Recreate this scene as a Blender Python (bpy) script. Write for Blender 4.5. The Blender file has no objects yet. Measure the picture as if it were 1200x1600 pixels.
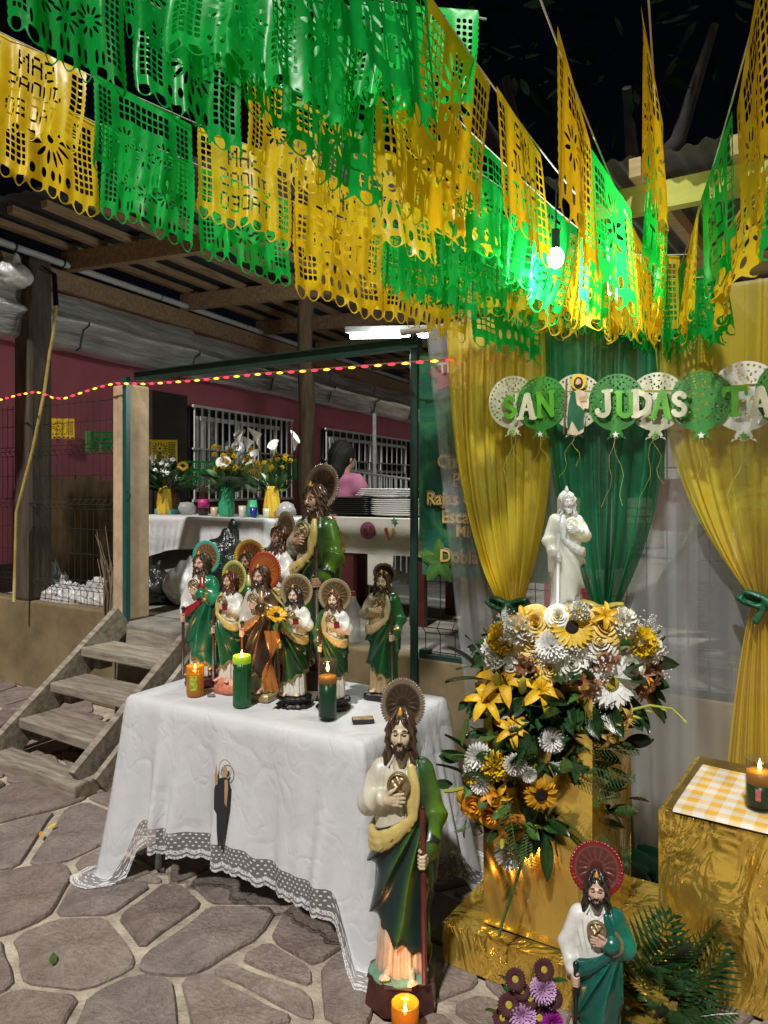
import bpy, math, random
import numpy as np
from mathutils import Vector, Matrix, Euler

random.seed(7); rng = np.random.default_rng(7)
sc = bpy.context.scene
col = sc.collection
PI = math.pi
R = math.radians

# ------------------------------------------------------------------ camera
cam_d = bpy.data.cameras.new('camera'); cam = bpy.data.objects.new('camera', cam_d); col.objects.link(cam)
cam_d.sensor_fit = 'VERTICAL'; cam_d.sensor_height = 36; cam_d.lens = 26.0
cam_d.shift_y = -0.025; cam_d.clip_start = 0.05; cam_d.clip_end = 400
EYE = 1.55; FPX = 1155.0
cam.location = (0, 0, EYE); cam.rotation_euler = (R(90), 0, 0)
sc.camera = cam
# ------------------------------------------------------------------ sky, key light, exposure
SUN_FROM = Vector((-0.21, -0.54, 0.82)).normalized()
w = bpy.data.worlds.new('World'); sc.world = w; w.use_nodes = True
nt = w.node_tree; bg = nt.nodes['Background']
sky = nt.nodes.new('ShaderNodeTexSky'); sky.sky_type = 'NISHITA'; sky.sun_disc = False
sky.sun_elevation = math.asin(SUN_FROM.z); sky.sun_rotation = math.atan2(SUN_FROM.x, SUN_FROM.y)
nt.links.new(sky.outputs[0], bg.inputs[0]); bg.inputs[1].default_value = 0.0006
sl = bpy.data.lights.new('sun', 'SUN'); sl.energy = 3.6; sl.angle = R(2.2); sl.color = (1.0, 0.965, 0.91)
so = bpy.data.objects.new('sun', sl); col.objects.link(so); so.location = (-2, -4, 7)
so.rotation_euler = (-SUN_FROM).to_track_quat('-Z', 'Y').to_euler()
vs = sc.view_settings; vs.view_transform = 'Standard'; vs.look = 'None'; vs.exposure = 0.0; vs.gamma = 1.0
vs.use_curve_mapping = False
sc.render.engine = 'CYCLES'
cy = sc.cycles; cy.use_denoising = True
try: cy.denoiser = 'OPENIMAGEDENOISE'
except Exception: pass
cy.max_bounces = 7; cy.diffuse_bounces = 3; cy.glossy_bounces = 4; cy.transmission_bounces = 5
cy.transparent_max_bounces = 24; cy.sample_clamp_indirect = 4.0; cy.caustics_reflective = False; cy.caustics_refractive = False

# ------------------------------------------------------------------ place frames
def at(px, py, d):            # a point of the place, measured in the photograph at depth d
    return Vector(((px-600)/FPX*d, d, EYE+(760-py)*d/FPX))
P0 = Vector((-1.72, 5.03, 0)); U = Vector((0.842, -0.5395, 0)); N = Vector((-0.5395, -0.842, 0))
UANG = math.atan2(U.y, U.x)
def F(t, o, z=0):             # front line of the patio: t along it, o towards the yard
    return P0 + U*t + N*o + Vector((0, 0, z))
def tpx(px, o=0):             # t at which the front line (offset o) is seen under column px
    k = (px-600)/FPX
    bx = P0.x+N.x*o; by = P0.y+N.y*o
    return (k*by-bx)/(U.x-k*U.y)
G0 = Vector((-2.7, 6.04, 0)); W = Vector((0.4138, 0.9104, 0)); Q = Vector((0.9104, -0.4138, 0))
WANG = math.atan2(W.y, W.x)
def H(s, q, z=0):             # house frame: s along the house wall, q towards the patio
    return G0 + W*s + Q*q + Vector((0, 0, z))
def spx(px, q=0):
    k = (px-600)/FPX
    bx = G0.x+Q.x*q; by = G0.y+Q.y*q
    return (k*by-bx)/(W.x-k*W.y)

# ------------------------------------------------------------------ materials
MATS = {}
def _new(name):
    m = bpy.data.materials.new(name); m.use_nodes = True
    return m, m.node_tree, m.node_tree.nodes, m.node_tree.links
def mth(nt, op, a, b=None, c=None):
    n = nt.nodes.new('ShaderNodeMath'); n.operation = op
    for i, v in enumerate((a, b, c)):
        if v is None: continue
        if isinstance(v, (int, float)): n.inputs[i].default_value = v
        else: nt.links.new(v, n.inputs[i])
    return n.outputs[0]
def mixc(nt, f, a, b, mode='MIX'):
    n = nt.nodes.new('ShaderNodeMix'); n.data_type = 'RGBA'; n.blend_type = mode
    for i, v in ((0, f), (6, a), (7, b)):
        if isinstance(v, (int, float)): n.inputs[i].default_value = v
        elif isinstance(v, tuple): n.inputs[i].default_value = (*v[:3], 1)
        else: nt.links.new(v, n.inputs[i])
    return n.outputs[2]
def noise(nt, scale, detail=4, rough=.6, stretch=None, coord='Object', dist=0):
    tc = nt.nodes.new('ShaderNodeTexCoord'); src = tc.outputs[coord]
    if stretch:
        mp = nt.nodes.new('ShaderNodeMapping'); mp.inputs['Scale'].default_value = stretch
        nt.links.new(src, mp.inputs[0]); src = mp.outputs[0]
    n = nt.nodes.new('ShaderNodeTexNoise'); n.inputs['Scale'].default_value = scale
    n.inputs['Detail'].default_value = detail; n.inputs['Roughness'].default_value = rough
    n.inputs['Distortion'].default_value = dist
    nt.links.new(src, n.inputs['Vector'])
    return n.outputs['Fac']
def ramp(nt, f, stops):
    n = nt.nodes.new('ShaderNodeValToRGB'); e = n.color_ramp.elements
    while len(e) < len(stops): e.new(.5)
    for el, (p, c) in zip(e, stops): el.position = p; el.color = (*c, 1) if len(c) == 3 else c
    nt.links.new(f, n.inputs[0]); return n.outputs[0]
def bump(nt, bsdf, h, strength=.3, dist=.01):
    b = nt.nodes.new('ShaderNodeBump'); b.inputs['Strength'].default_value = strength
    b.inputs['Distance'].default_value = dist
    nt.links.new(h, b.inputs['Height']); nt.links.new(b.outputs[0], bsdf.inputs['Normal'])
def M(name, c, rough=.55, metal=0, var=.18, scale=9, bmp=.12, bscale=45, stretch=None, rand=0, coat=0,
      emit=None, es=0, sss=0, spec=.5, trans=0, bd=.004, c2=None):
    if name in MATS: return MATS[name]
    m, nt, nd, lk = _new(name); b = nd['Principled BSDF']
    b.inputs['Roughness'].default_value = rough; b.inputs['Metallic'].default_value = metal
    b.inputs['Specular IOR Level'].default_value = spec
    src = tuple(c)
    if var or c2:
        f = noise(nt, scale, 5, .62, stretch)
        lo = tuple(max(0, v*(1-var*1.6)) for v in c); hi = tuple(min(1, v*(1+var)) for v in (c2 or c))
        src = ramp(nt, f, [(.3, lo), (.7, hi)])
    if rand:
        oi = nd.new('ShaderNodeObjectInfo')
        hs = nd.new('ShaderNodeHueSaturation')
        lk.new(mth(nt, 'MULTIPLY_ADD', oi.outputs['Random'], rand*2, 1-rand), hs.inputs['Value'])
        lk.new(mth(nt, 'MULTIPLY_ADD', oi.outputs['Random'], rand*.12, .5-rand*.06), hs.inputs['Hue'])
        if isinstance(src, tuple): hs.inputs['Color'].default_value = (*src, 1)
        else: lk.new(src, hs.inputs['Color'])
        src = hs.outputs[0]
    if isinstance(src, tuple): b.inputs['Base Color'].default_value = (*src, 1)
    else: lk.new(src, b.inputs['Base Color'])
    if bmp: bump(nt, b, noise(nt, bscale, 4, .6, stretch), bmp, bd)
    if coat: b.inputs['Coat Weight'].default_value = coat; b.inputs['Coat Roughness'].default_value = .12
    if emit: b.inputs['Emission Color'].default_value = (*emit, 1); b.inputs['Emission Strength'].default_value = es
    if sss:
        b.inputs['Subsurface Weight'].default_value = sss; b.inputs['Subsurface Radius'].default_value = (.02, .018, .014)
        b.inputs['Subsurface Scale'].default_value = 1.0
    if trans: b.inputs['Transmission Weight'].default_value = trans
    MATS[name] = m; return m
def emis(name, c, s):
    if name in MATS: return MATS[name]
    m, nt, nd, lk = _new(name); nd.remove(nd['Principled BSDF'])
    e = nd.new('ShaderNodeEmission'); e.inputs[0].default_value = (*c, 1); e.inputs[1].default_value = s
    lk.new(e.outputs[0], nd['Material Output'].inputs[0]); MATS[name] = m; return m
def sheer(name, c, a, tl=.5, rough=.5, weave=0):
    m, nt, nd, lk = _new(name); b = nd['Principled BSDF']
    b.inputs['Base Color'].default_value = (*c, 1); b.inputs['Roughness'].default_value = rough
    t = nd.new('ShaderNodeBsdfTranslucent'); t.inputs[0].default_value = (*c, 1)
    m1 = nd.new('ShaderNodeMixShader'); m1.inputs[0].default_value = tl
    lk.new(b.outputs[0], m1.inputs[1]); lk.new(t.outputs[0], m1.inputs[2])
    tr = nd.new('ShaderNodeBsdfTransparent')
    m2 = nd.new('ShaderNodeMixShader')
    f = noise(nt, 3.5, 3, .5, (1, 1, .25))
    lk.new(mth(nt, 'MULTIPLY_ADD', f, a*.5, a*.75), m2.inputs[0])
    lk.new(tr.outputs[0], m2.inputs[1]); lk.new(m1.outputs[0], m2.inputs[2])
    lk.new(m2.outputs[0], nd['Material Output'].inputs[0]); MATS[name] = m; return m
def film(name, c, tc, mixf=.45, rough=.36):      # thin coloured plastic
    m, nt, nd, lk = _new(name); b = nd['Principled BSDF']
    f = noise(nt, 6, 3, .5)
    lk.new(ramp(nt, f, [(.3, tuple(v*.8 for v in c)), (.7, tuple(min(1, v*1.12) for v in c))]), b.inputs['Base Color'])
    b.inputs['Roughness'].default_value = rough
    bump(nt, b, noise(nt, 5, 2, .5, dist=.6), .25, .02)
    t = nd.new('ShaderNodeBsdfTranslucent'); t.inputs[0].default_value = (*tc, 1)
    m1 = nd.new('ShaderNodeMixShader'); m1.inputs[0].default_value = mixf
    lk.new(b.outputs[0], m1.inputs[1]); lk.new(t.outputs[0], m1.inputs[2])
    lk.new(m1.outputs[0], nd['Material Output'].inputs[0]); MATS[name] = m; return m
def paint(name, base, hi=None, trim=None, rough=.36, coat=.14, metal_trim=.0, bmp=.05):
    """glazed statue paint: vertex mask R runs base -> hi (airbrush), G lays the trim colour"""
    if name in MATS: return MATS[name]
    m, nt, nd, lk = _new(name); b = nd['Principled BSDF']
    hi = hi or base; trim = trim or base
    a = nd.new('ShaderNodeAttribute'); a.attribute_name = 'mask'
    sp = nd.new('ShaderNodeSeparateColor'); lk.new(a.outputs['Color'], sp.inputs[0])
    c1 = mixc(nt, sp.outputs[0], base, hi); c2 = mixc(nt, sp.outputs[1], c1, trim)
    f = noise(nt, 22, 5, .65)
    c3 = mixc(nt, mth(nt, 'MULTIPLY', ramp(nt, f, [(.45, (0, 0, 0)), (.75, (1, 1, 1))]), .35), c2, tuple(v*.35 for v in base))
    lk.new(c3, b.inputs['Base Color'])
    b.inputs['Roughness'].default_value = rough
    b.inputs['Coat Weight'].default_value = coat; b.inputs['Coat Roughness'].default_value = .22
    lk.new(mth(nt, 'MULTIPLY', sp.outputs[1], metal_trim), b.inputs['Metallic'])
    if bmp: bump(nt, b, noise(nt, 70, 3, .6), bmp, .003)
    MATS[name] = m; return m
def glass(name, c, rough=.05, mixf=.3, body=1.0):
    m, nt, nd, lk = _new(name); b = nd['Principled BSDF']
    b.inputs['Base Color'].default_value = (*[v*body for v in c], 1); b.inputs['Roughness'].default_value = rough
    tr = nd.new('ShaderNodeBsdfTransparent'); tr.inputs[0].default_value = (*[min(1, .3+.7*v) for v in c], 1)
    m1 = nd.new('ShaderNodeMixShader'); m1.inputs[0].default_value = mixf
    lk.new(tr.outputs[0], m1.inputs[1]); lk.new(b.outputs[0], m1.inputs[2])
    lk.new(m1.outputs[0], nd['Material Output'].inputs[0]); MATS[name] = m; return m

# ------------------------------------------------------------------ objects
def tag(o, label=None, cat=None, group=None, kind=None):
    if label: o['label'] = label
    if cat: o['category'] = cat
    if group: o['group'] = group
    if kind: o['kind'] = kind
    return o
def empty(name, loc=(0, 0, 0), rz=0, label=None, cat=None, group=None, scale=1):
    o = bpy.data.objects.new(name, None); col.objects.link(o)
    o.empty_display_size = .05
    o.location = loc; o.rotation_euler = (0, 0, rz); o.scale = (scale,)*3 if not isinstance(scale, tuple) else scale
    return tag(o, label, cat, group)
def place(name, mesh, mat=None, parent=None, loc=(0, 0, 0), rot=(0, 0, 0), scale=1):
    o = bpy.data.objects.new(name, mesh); col.objects.link(o)
    if mat is not None:
        if len(mesh.materials) == 0: mesh.materials.append(None)
        o.material_slots[0].link = 'OBJECT'; o.material_slots[0].material = mat
    o.location = loc
    if isinstance(rot, (Matrix,)): o.rotation_mode = 'QUATERNION'; o.rotation_quaternion = rot.to_quaternion()
    elif hasattr(rot, 'w'): o.rotation_mode = 'QUATERNION'; o.rotation_quaternion = rot
    else: o.rotation_euler = rot
    o.scale = (scale,)*3 if not isinstance(scale, (tuple, list)) else scale
    if parent is not None: o.parent = parent
    return o
def copy_tree(o, parent=None):
    c = o.copy(); col.objects.link(c)
    if parent is not None: c.parent = parent
    for ch in list(o.children): copy_tree(ch, c)
    return c
def make_mesh(name, V, Fc, smooth=False, mask=None, uv=None):
    me = bpy.data.meshes.new(name); me.from_pydata([tuple(v) for v in V], [], [tuple(f) for f in Fc]); me.update()
    if smooth: me.polygons.foreach_set('use_smooth', [True]*len(me.polygons))
    if mask is not None:
        a = me.attributes.new('mask', 'FLOAT_COLOR', 'POINT')
        m4 = np.ones((len(V), 4), np.float32); m4[:, :3] = 0; m4[:, :mask.shape[1]] = mask
        a.data.foreach_set('color', m4.ravel())
    if uv is not None:
        l = me.uv_layers.new(name='UVMap'); idx = np.empty(len(me.loops), np.int32)
        me.loops.foreach_get('vertex_index', idx); l.data.foreach_set('uv', np.asarray(uv, np.float32)[idx].ravel())
    return me
class MB:
    def __init__(s): s.v = []; s.f = []
    def add(s, V, Fc, mtx=None):
        k = len(s.v)
        s.v += [mtx @ Vector(v) for v in V] if mtx is not None else [Vector(v) for v in V]
        s.f += [tuple(i+k for i in f) for f in Fc]; return s
    def box(s, c, d, rz=0, mtx=None):
        x, y, z = d[0]/2, d[1]/2, d[2]/2
        V = [(-x,-y,-z),(x,-y,-z),(x,y,-z),(-x,y,-z),(-x,-y,z),(x,-y,z),(x,y,z),(-x,y,z)]
        Fc = [(3,2,1,0),(4,5,6,7),(0,1,5,4),(1,2,6,5),(2,3,7,6),(3,0,4,7)]
        return s.add(V, Fc, mtx if mtx is not None else Matrix.Translation(Vector(c)) @ Matrix.Rotation(rz, 4, 'Z'))
    def beam(s, a, b, w_, h_, up=(0, 0, 1)):      # a box from a to b, w_ wide, h_ tall
        a, b = Vector(a), Vector(b); x = (b-a); L = x.length; x.normalize()
        y = Vector(up).cross(x).normalized(); z = x.cross(y)
        m = Matrix((x, y, z)).transposed().to_4x4(); m.translation = (a+b)/2
        return s.box(None, (L, w_, h_), mtx=m)
    def tube(s, pts, r, n=8, cap=True):
        pts = [Vector(p) for p in pts]; m = len(pts); rs = r if isinstance(r, (list, tuple)) else [r]*m
        V = []; Fc = []; up = None
        for i, p in enumerate(pts):
            t = (pts[min(i+1, m-1)]-pts[max(i-1, 0)])
            t = t.normalized() if t.length > 1e-9 else Vector((0, 0, 1))
            if up is None: up = Vector((0, 0, 1)) if abs(t.z) < .9 else Vector((1, 0, 0))
            a = t.cross(up).normalized(); up = a.cross(t).normalized()
            for k in range(n):
                an = 2*PI*k/n; V.append(p+(a*math.cos(an)+up*math.sin(an))*rs[i])
        for i in range(m-1):
            for k in range(n):
                k2 = (k+1) % n; Fc.append((i*n+k, i*n+k2, (i+1)*n+k2, (i+1)*n+k))
        if cap: Fc += [tuple(range(n)), tuple(range((m-1)*n, m*n))[::-1]]
        return s.add(V, Fc)
    def lathe(s, prof, n=24, mod=None, mtx=None):   # prof: list of (r, z)
        V = []; Fc = []
        for j, (r, z) in enumerate(prof):
            for k in range(n):
                a = 2*PI*k/n; rr = r*(mod(a, j, z) if mod else 1)
                V.append((rr*math.cos(a), rr*math.sin(a), z))
        for j in range(len(prof)-1):
            for k in range(n):
                k2 = (k+1) % n; Fc.append((j*n+k, j*n+k2, (j+1)*n+k2, (j+1)*n+k))
        if prof[0][0] > 1e-5: Fc.append(tuple(range(n))[::-1])
        if prof[-1][0] > 1e-5: Fc.append(tuple(range((len(prof)-1)*n, len(prof)*n)))
        return s.add(V, Fc, mtx)
    def grid(s, nu, nv, fn):
        V = [fn(i/(nu-1), j/(nv-1)) for j in range(nv) for i in range(nu)]
        Fc = [(j*nu+i, j*nu+i+1, (j+1)*nu+i+1, (j+1)*nu+i) for j in range(nv-1) for i in range(nu-1)]
        return s.add(V, Fc)
    def prism(s, poly, z0, z1, mtx=None):
        n = len(poly)
        V = [(x, y, z0) for x, y in poly]+[(x, y, z1) for x, y in poly]
        Fc = [tuple(range(n))[::-1], tuple(range(n, 2*n))]+[(i, (i+1) % n, n+(i+1) % n, n+i) for i in range(n)]
        return s.add(V, Fc, mtx)
    def ball(s, c, r, n=10, m=6, mtx=None):
        rx, ry, rz_ = r if isinstance(r, tuple) else (r, r, r)
        V = []; Fc = []
        for j in range(m+1):
            p = PI*j/m
            for k in range(n):
                a = 2*PI*k/n; V.append((c[0]+rx*math.sin(p)*math.cos(a), c[1]+ry*math.sin(p)*math.sin(a), c[2]+rz_*math.cos(p)))
        for j in range(m):
            for k in range(n): k2 = (k+1) % n; Fc.append((j*n+k, (j+1)*n+k, (j+1)*n+k2, j*n+k2))
        return s.add(V, Fc, mtx)
    def mesh(s, name, smooth=False): return make_mesh(name, s.v, s.f, smooth)
    def build(s, name, mat, parent=None, smooth=False, **k): return place(name, s.mesh(name, smooth), mat, parent, **k)
def bevel(o, wd, seg=2):
    b = o.modifiers.new('bevel', 'BEVEL'); b.width = wd; b.segments = seg; b.limit_method = 'ANGLE'; return o
def point_light(name, loc, power, c, r, parent=None):
    l = bpy.data.lights.new(name, 'POINT'); l.energy = power; l.color = c; l.shadow_soft_size = r
    o = bpy.data.objects.new(name, l); col.objects.link(o); o.location = loc
    if parent is not None: o.parent = parent
    return o

# ------------------------------------------------------------------ sculpting: distance fields to meshes
def smin(a, b, k):
    h = np.clip(.5+.5*(b-a)/k, 0, 1); return b*(1-h)+a*h-k*h*(1-h)
def smax(a, b, k): return -smin(-a, -b, k)
def cap(P, a, b, ra, rb=None):
    rb = ra if rb is None else rb
    a = np.array(a, np.float32); b = np.array(b, np.float32); ab = b-a
    t = np.clip(((P-a)@ab)/(ab@ab), 0, 1)
    return np.linalg.norm(P-a-t[..., None]*ab, axis=-1)-(ra+(rb-ra)*t)
def chain(P, pts, rs, k=.01):
    d = None
    for i in range(len(pts)-1):
        e = cap(P, pts[i], pts[i+1], rs[i], rs[i+1]); d = e if d is None else smin(d, e, k)
    return d
def ell(P, c, r):
    r = np.array(r, np.float32); q = (P-np.array(c, np.float32))/r
    return (np.linalg.norm(q, axis=-1)-1)*r.min()
def sst(x, a, b):
    t = np.clip((x-a)/(b-a), 0, 1); return t*t*(3-2*t)
def surf(name, f, lo, hi, h, mask=None):
    xs = [np.arange(lo[i], hi[i]+h, h, dtype=np.float32) for i in range(3)]
    P = np.stack(np.meshgrid(*xs, indexing='ij'), -1)
    D = f(P).astype(np.float32)
    S = D < 0; n = np.array(D.shape)
    c8 = np.zeros(tuple(n-1), np.int8)
    for dx in (0, 1):
        for dy in (0, 1):
            for dz in (0, 1): c8 += S[dx:n[0]-1+dx, dy:n[1]-1+dy, dz:n[2]-1+dz]
    act = (c8 > 0) & (c8 < 8); idx = np.argwhere(act)
    vid = -np.ones(act.shape, np.int64); vid[act] = np.arange(len(idx))
    acc = np.zeros((len(idx), 3), np.float32); cnt = np.zeros(len(idx), np.float32)
    cn = [(i, j, k) for i in (0, 1) for j in (0, 1) for k in (0, 1)]
    for a in cn:
        for ax in range(3):
            if a[ax]: continue
            b = list(a); b[ax] = 1
            ia = idx+np.array(a); ib = idx+np.array(b)
            da = D[ia[:, 0], ia[:, 1], ia[:, 2]]; db = D[ib[:, 0], ib[:, 1], ib[:, 2]]
            cr = (da < 0) != (db < 0); t = np.where(cr, da/np.where(cr, da-db, 1), 0)
            p = np.tile(np.array(a, np.float32), (len(idx), 1)); p[:, ax] += t
            acc[cr] += p[cr]; cnt[cr] += 1
    V = (idx+acc/np.maximum(cnt, 1)[:, None])*h+np.array(lo, np.float32)
    Fc = []
    for ax in range(3):
        o1, o2 = [(1, 2), (2, 0), (0, 1)][ax]
        sl0 = [slice(None)]*3; sl1 = [slice(None)]*3
        sl0[ax] = slice(0, n[ax]-1); sl1[ax] = slice(1, n[ax])
        A = S[tuple(sl0)]; B = S[tuple(sl1)]
        e = np.argwhere(A != B)
        e = e[(e[:, o1] > 0) & (e[:, o2] > 0) & (e[:, o1] < n[o1]-1) & (e[:, o2] < n[o2]-1)]
        if len(e) == 0: continue
        def q(a, b):
            k = e.copy(); k[:, o1] -= a; k[:, o2] -= b; return vid[k[:, 0], k[:, 1], k[:, 2]]
        qd = np.stack([q(1, 1), q(0, 1), q(0, 0), q(1, 0)], 1)
        fl = ~A[e[:, 0], e[:, 1], e[:, 2]]
        qd[fl] = qd[fl][:, ::-1]
        Fc.append(qd)
    Fc = np.concatenate(Fc); Fc = Fc[(Fc >= 0).all(1)]
    me = bpy.data.meshes.new(name)
    me.vertices.add(len(V)); me.vertices.foreach_set('co', V.ravel())
    me.loops.add(len(Fc)*4); me.loops.foreach_set('vertex_index', Fc.ravel().astype(np.int32))
    me.polygons.add(len(Fc)); me.polygons.foreach_set('loop_start', np.arange(0, len(Fc)*4, 4, dtype=np.int32))
    me.update(calc_edges=True); me.validate()
    me.polygons.foreach_set('use_smooth', np.ones(len(me.polygons), bool))
    if mask is not None:
        a = me.attributes.new('mask', 'FLOAT_COLOR', 'POINT')
        m4 = np.ones((len(V), 4), np.float32); m4[:, :3] = 0; mk = mask(V); m4[:, :mk.shape[1]] = mk
        a.data.foreach_set('color', m4.ravel())
    return me
def sheet2d(sdf, x0, x1, y0, y1, nx, ny):
    """outline a flat cut-out (sdf<0 inside) by marching squares: vertices (n,2) and faces"""
    xs = np.linspace(x0, x1, nx); ys = np.linspace(y0, y1, ny)
    X, Y = np.meshgrid(xs, ys, indexing='ij'); D = sdf(X, Y)
    V = []; key = {}; Fc = []
    def vert(k, p):
        if k not in key: key[k] = len(V); V.append(p)
        return key[k]
    for i in range(nx-1):
        for j in range(ny-1):
            cs = [(i, j), (i+1, j), (i+1, j+1), (i, j+1)]
            ds = [D[c] for c in cs]
            ins = [d < 0 for d in ds]
            if not any(ins): continue
            poly = []
            for k in range(4):
                a, b = cs[k], cs[(k+1) % 4]; da, db = ds[k], ds[(k+1) % 4]
                if ins[k]: poly.append(vert(a, (xs[a[0]], ys[a[1]])))
                if ins[k] != ins[(k+1) % 4]:
                    t = da/(da-db); kk = (a, b) if a < b else (b, a)
                    poly.append(vert(kk, (xs[a[0]]+t*(xs[b[0]]-xs[a[0]]), ys[a[1]]+t*(ys[b[1]]-ys[a[1]]))))
            if len(poly) >= 3: Fc.append(tuple(poly))
    return np.array(V), Fc
def text_mesh(name, body, size, depth=.004, bold=0.0):
    cu = bpy.data.curves.new(name, 'FONT'); cu.body = body; cu.size = size; cu.extrude = depth; cu.offset = bold
    cu.align_x = 'CENTER'; cu.resolution_u = 3
    o = bpy.data.objects.new('tmp_text', cu); col.objects.link(o)
    dg = bpy.context.evaluated_depsgraph_get(); me = bpy.data.meshes.new_from_object(o.evaluated_get(dg)); me.name = name
    bpy.data.objects.remove(o); return me

# ================================================================== the setting
m_mortar = M('mortar', (.48, .41, .32), .9, var=.35, scale=7, bmp=.9, bscale=70, bd=.01)
def stone_mat():
    m, nt, nd, lk = _new('flagstone'); b = nd['Principled BSDF']
    oi = nd.new('ShaderNodeObjectInfo')
    f1 = noise(nt, 7, 6, .65); f2 = noise(nt, 60, 4, .7)
    base = ramp(nt, oi.outputs['Random'], [(0, (.13, .097, .078)), (.3, (.24, .18, .16)), (.6, (.21, .18, .17)), (.85, (.31, .245, .205)), (1, (.11, .095, .085))])
    c = mixc(nt, .55, base, ramp(nt, f1, [(.3, (.10, .075, .066)), (.5, (.23, .18, .16)), (.72, (.36, .30, .255))]))
    c = mixc(nt, .5, c, ramp(nt, f2, [(.3, (.28, .28, .28)), (.7, (.74, .72, .70))]), 'OVERLAY')
    lk.new(c, b.inputs['Base Color']); b.inputs['Roughness'].default_value = .72
    h = mth(nt, 'ADD', mth(nt, 'MULTIPLY', f1, 2.0), mth(nt, 'MULTIPLY', f2, .6))
    bump(nt, b, h, .9, .016); return m
m_stone = stone_mat()
g = MB().grid(2, 2, lambda u, v: (-60+120*u, -30+130*v, 0)).build('ground', m_mortar); tag(g, kind='structure')
def voronoi_stones():
    seeds = []; sp = .238
    for j in range(30):
        for i in range(40):
            x = -5.6+sp*1.18*(i+.5*(j % 2))+random.uniform(-.2, .2); y = .75+sp*j+random.uniform(-.17, .17)
            seeds.append((x, y))
    big = set(random.sample(range(len(seeds)), len(seeds)//4))
    keep = [s for k, s in enumerate(seeds) if k not in big]
    cells = 0
    for (x, y) in keep:
        rel = Vector((x, y, 0))-P0; o = rel.dot(N); t = rel.dot(U)
        if o < .02 or y < 1.3 or abs(x) > y*.6+.4 or x > 1.9: continue
        poly = [(x-1, y-1), (x+1, y-1), (x+1, y+1), (x-1, y+1)]
        for (a, b) in keep:
            dx, dy = a-x, b-y; dd = math.hypot(dx, dy)
            if dd < 1e-6 or dd > 1.4: continue
            nx, ny = dx/dd, dy/dd; lim = dd/2-random.uniform(.006, .022)
            out = []
            for k in range(len(poly)):
                p, q = poly[k], poly[(k+1) % len(poly)]
                sp_ = (p[0]-x)*nx+(p[1]-y)*ny-lim; sq = (q[0]-x)*nx+(q[1]-y)*ny-lim
                if sp_ <= 0: out.append(p)
                if (sp_ <= 0) != (sq <= 0):
                    tt = sp_/(sp_-sq); out.append((p[0]+tt*(q[0]-p[0]), p[1]+tt*(q[1]-p[1])))
            poly = out
            if len(poly) < 3: break
        if len(poly) < 3: continue
        # rough the outline, then soften it
        pts = []
        for k in range(len(poly)):
            p, q = poly[k], poly[(k+1) % len(poly)]; L = math.hypot(q[0]-p[0], q[1]-p[1])
            m = max(1, int(L/.09))
            for e in range(m):
                tt = e/m; j = random.uniform(-.014, .007) if e else 0
                nx, ny = (q[1]-p[1])/(L+1e-6), -(q[0]-p[0])/(L+1e-6)
                pts.append((p[0]+(q[0]-p[0])*tt+nx*j, p[1]+(q[1]-p[1])*tt+ny*j))
        for _ in range(2):
            nw = []
            for k in range(len(pts)):
                p, q = pts[k], pts[(k+1) % len(pts)]
                nw += [(p[0]*.78+q[0]*.22, p[1]*.78+q[1]*.22), (p[0]*.22+q[0]*.78, p[1]*.22+q[1]*.78)] if _ == 0 else [p]
            pts = nw
        n = len(pts); top = random.uniform(.012, .02); V = []; Fc = []
        for (sh, z) in ((1.0, -.01), (1.0, top*.55), (.965, top)):
            for p in pts: V.append((x+(p[0]-x)*sh-x, y+(p[1]-y)*sh-y, z))
        for r_ in range(2):
            for k in range(n): k2 = (k+1) % n; Fc.append((r_*n+k, r_*n+k2, (r_+1)*n+k2, (r_+1)*n+k))
        Fc.append(tuple(range(2*n, 3*n)))
        ob = place('paving_stone', make_mesh('paving_stone', V, Fc), m_stone, g, (x, y, 0)); cells += 1
    return cells
print('stones', voronoi_stones())

m_plaster = M('ochre_plaster', (.20, .145, .075), .85, var=.3, scale=3, bmp=.35, bscale=30)
m_conc = M('concrete', (.22, .2, .17), .9, var=.28, scale=6, bmp=.4, bscale=40)
m_pillar = M('pillar_render', (.56, .40, .25), .9, var=.2, scale=6, bmp=.5, bscale=70)
def fbox(mb, t0, t1, o0, o1, z0, z1):
    c = F((t0+t1)/2, (o0+o1)/2, (z0+z1)/2); return mb.box(c, (t1-t0, abs(o1-o0), z1-z0), UANG)
PZ = .66
lw = fbox(MB(), -4.2, .02, -.14, 0, 0, PZ+.012).build('low_wall', m_plaster); bevel(lw, .012)
tag(lw, 'low ochre plastered wall under the mesh fence left of the stairs', 'wall')
lw2 = fbox(MB(), .96, 6.5, -.14, 0, 0, PZ+.008).build('low_wall', m_plaster); bevel(lw2, .012)
tag(lw2, 'low brown plastered wall behind the shrine table and under the curtains', 'wall')
pf = MB(); a, b, c_, d_ = F(-5, -.14), F(8, -.14), F(9, -14), F(-5, -14)
pf.add([(p.x, p.y, zz) for zz in (PZ-.2, PZ) for p in (a, b, c_, d_)], [(4, 5, 6, 7), (0, 1, 5, 4), (3, 2, 1, 0), (1, 2, 6, 5), (2, 3, 7, 6), (3, 0, 4, 7)])
o = pf.build('patio_floor', m_conc); tag(o, kind='structure')
o = fbox(MB(), .025, .955, -.139, .16, 0, PZ-.004).build('doorstep', m_conc); bevel(o, .015); tag(o, kind='structure')

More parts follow.
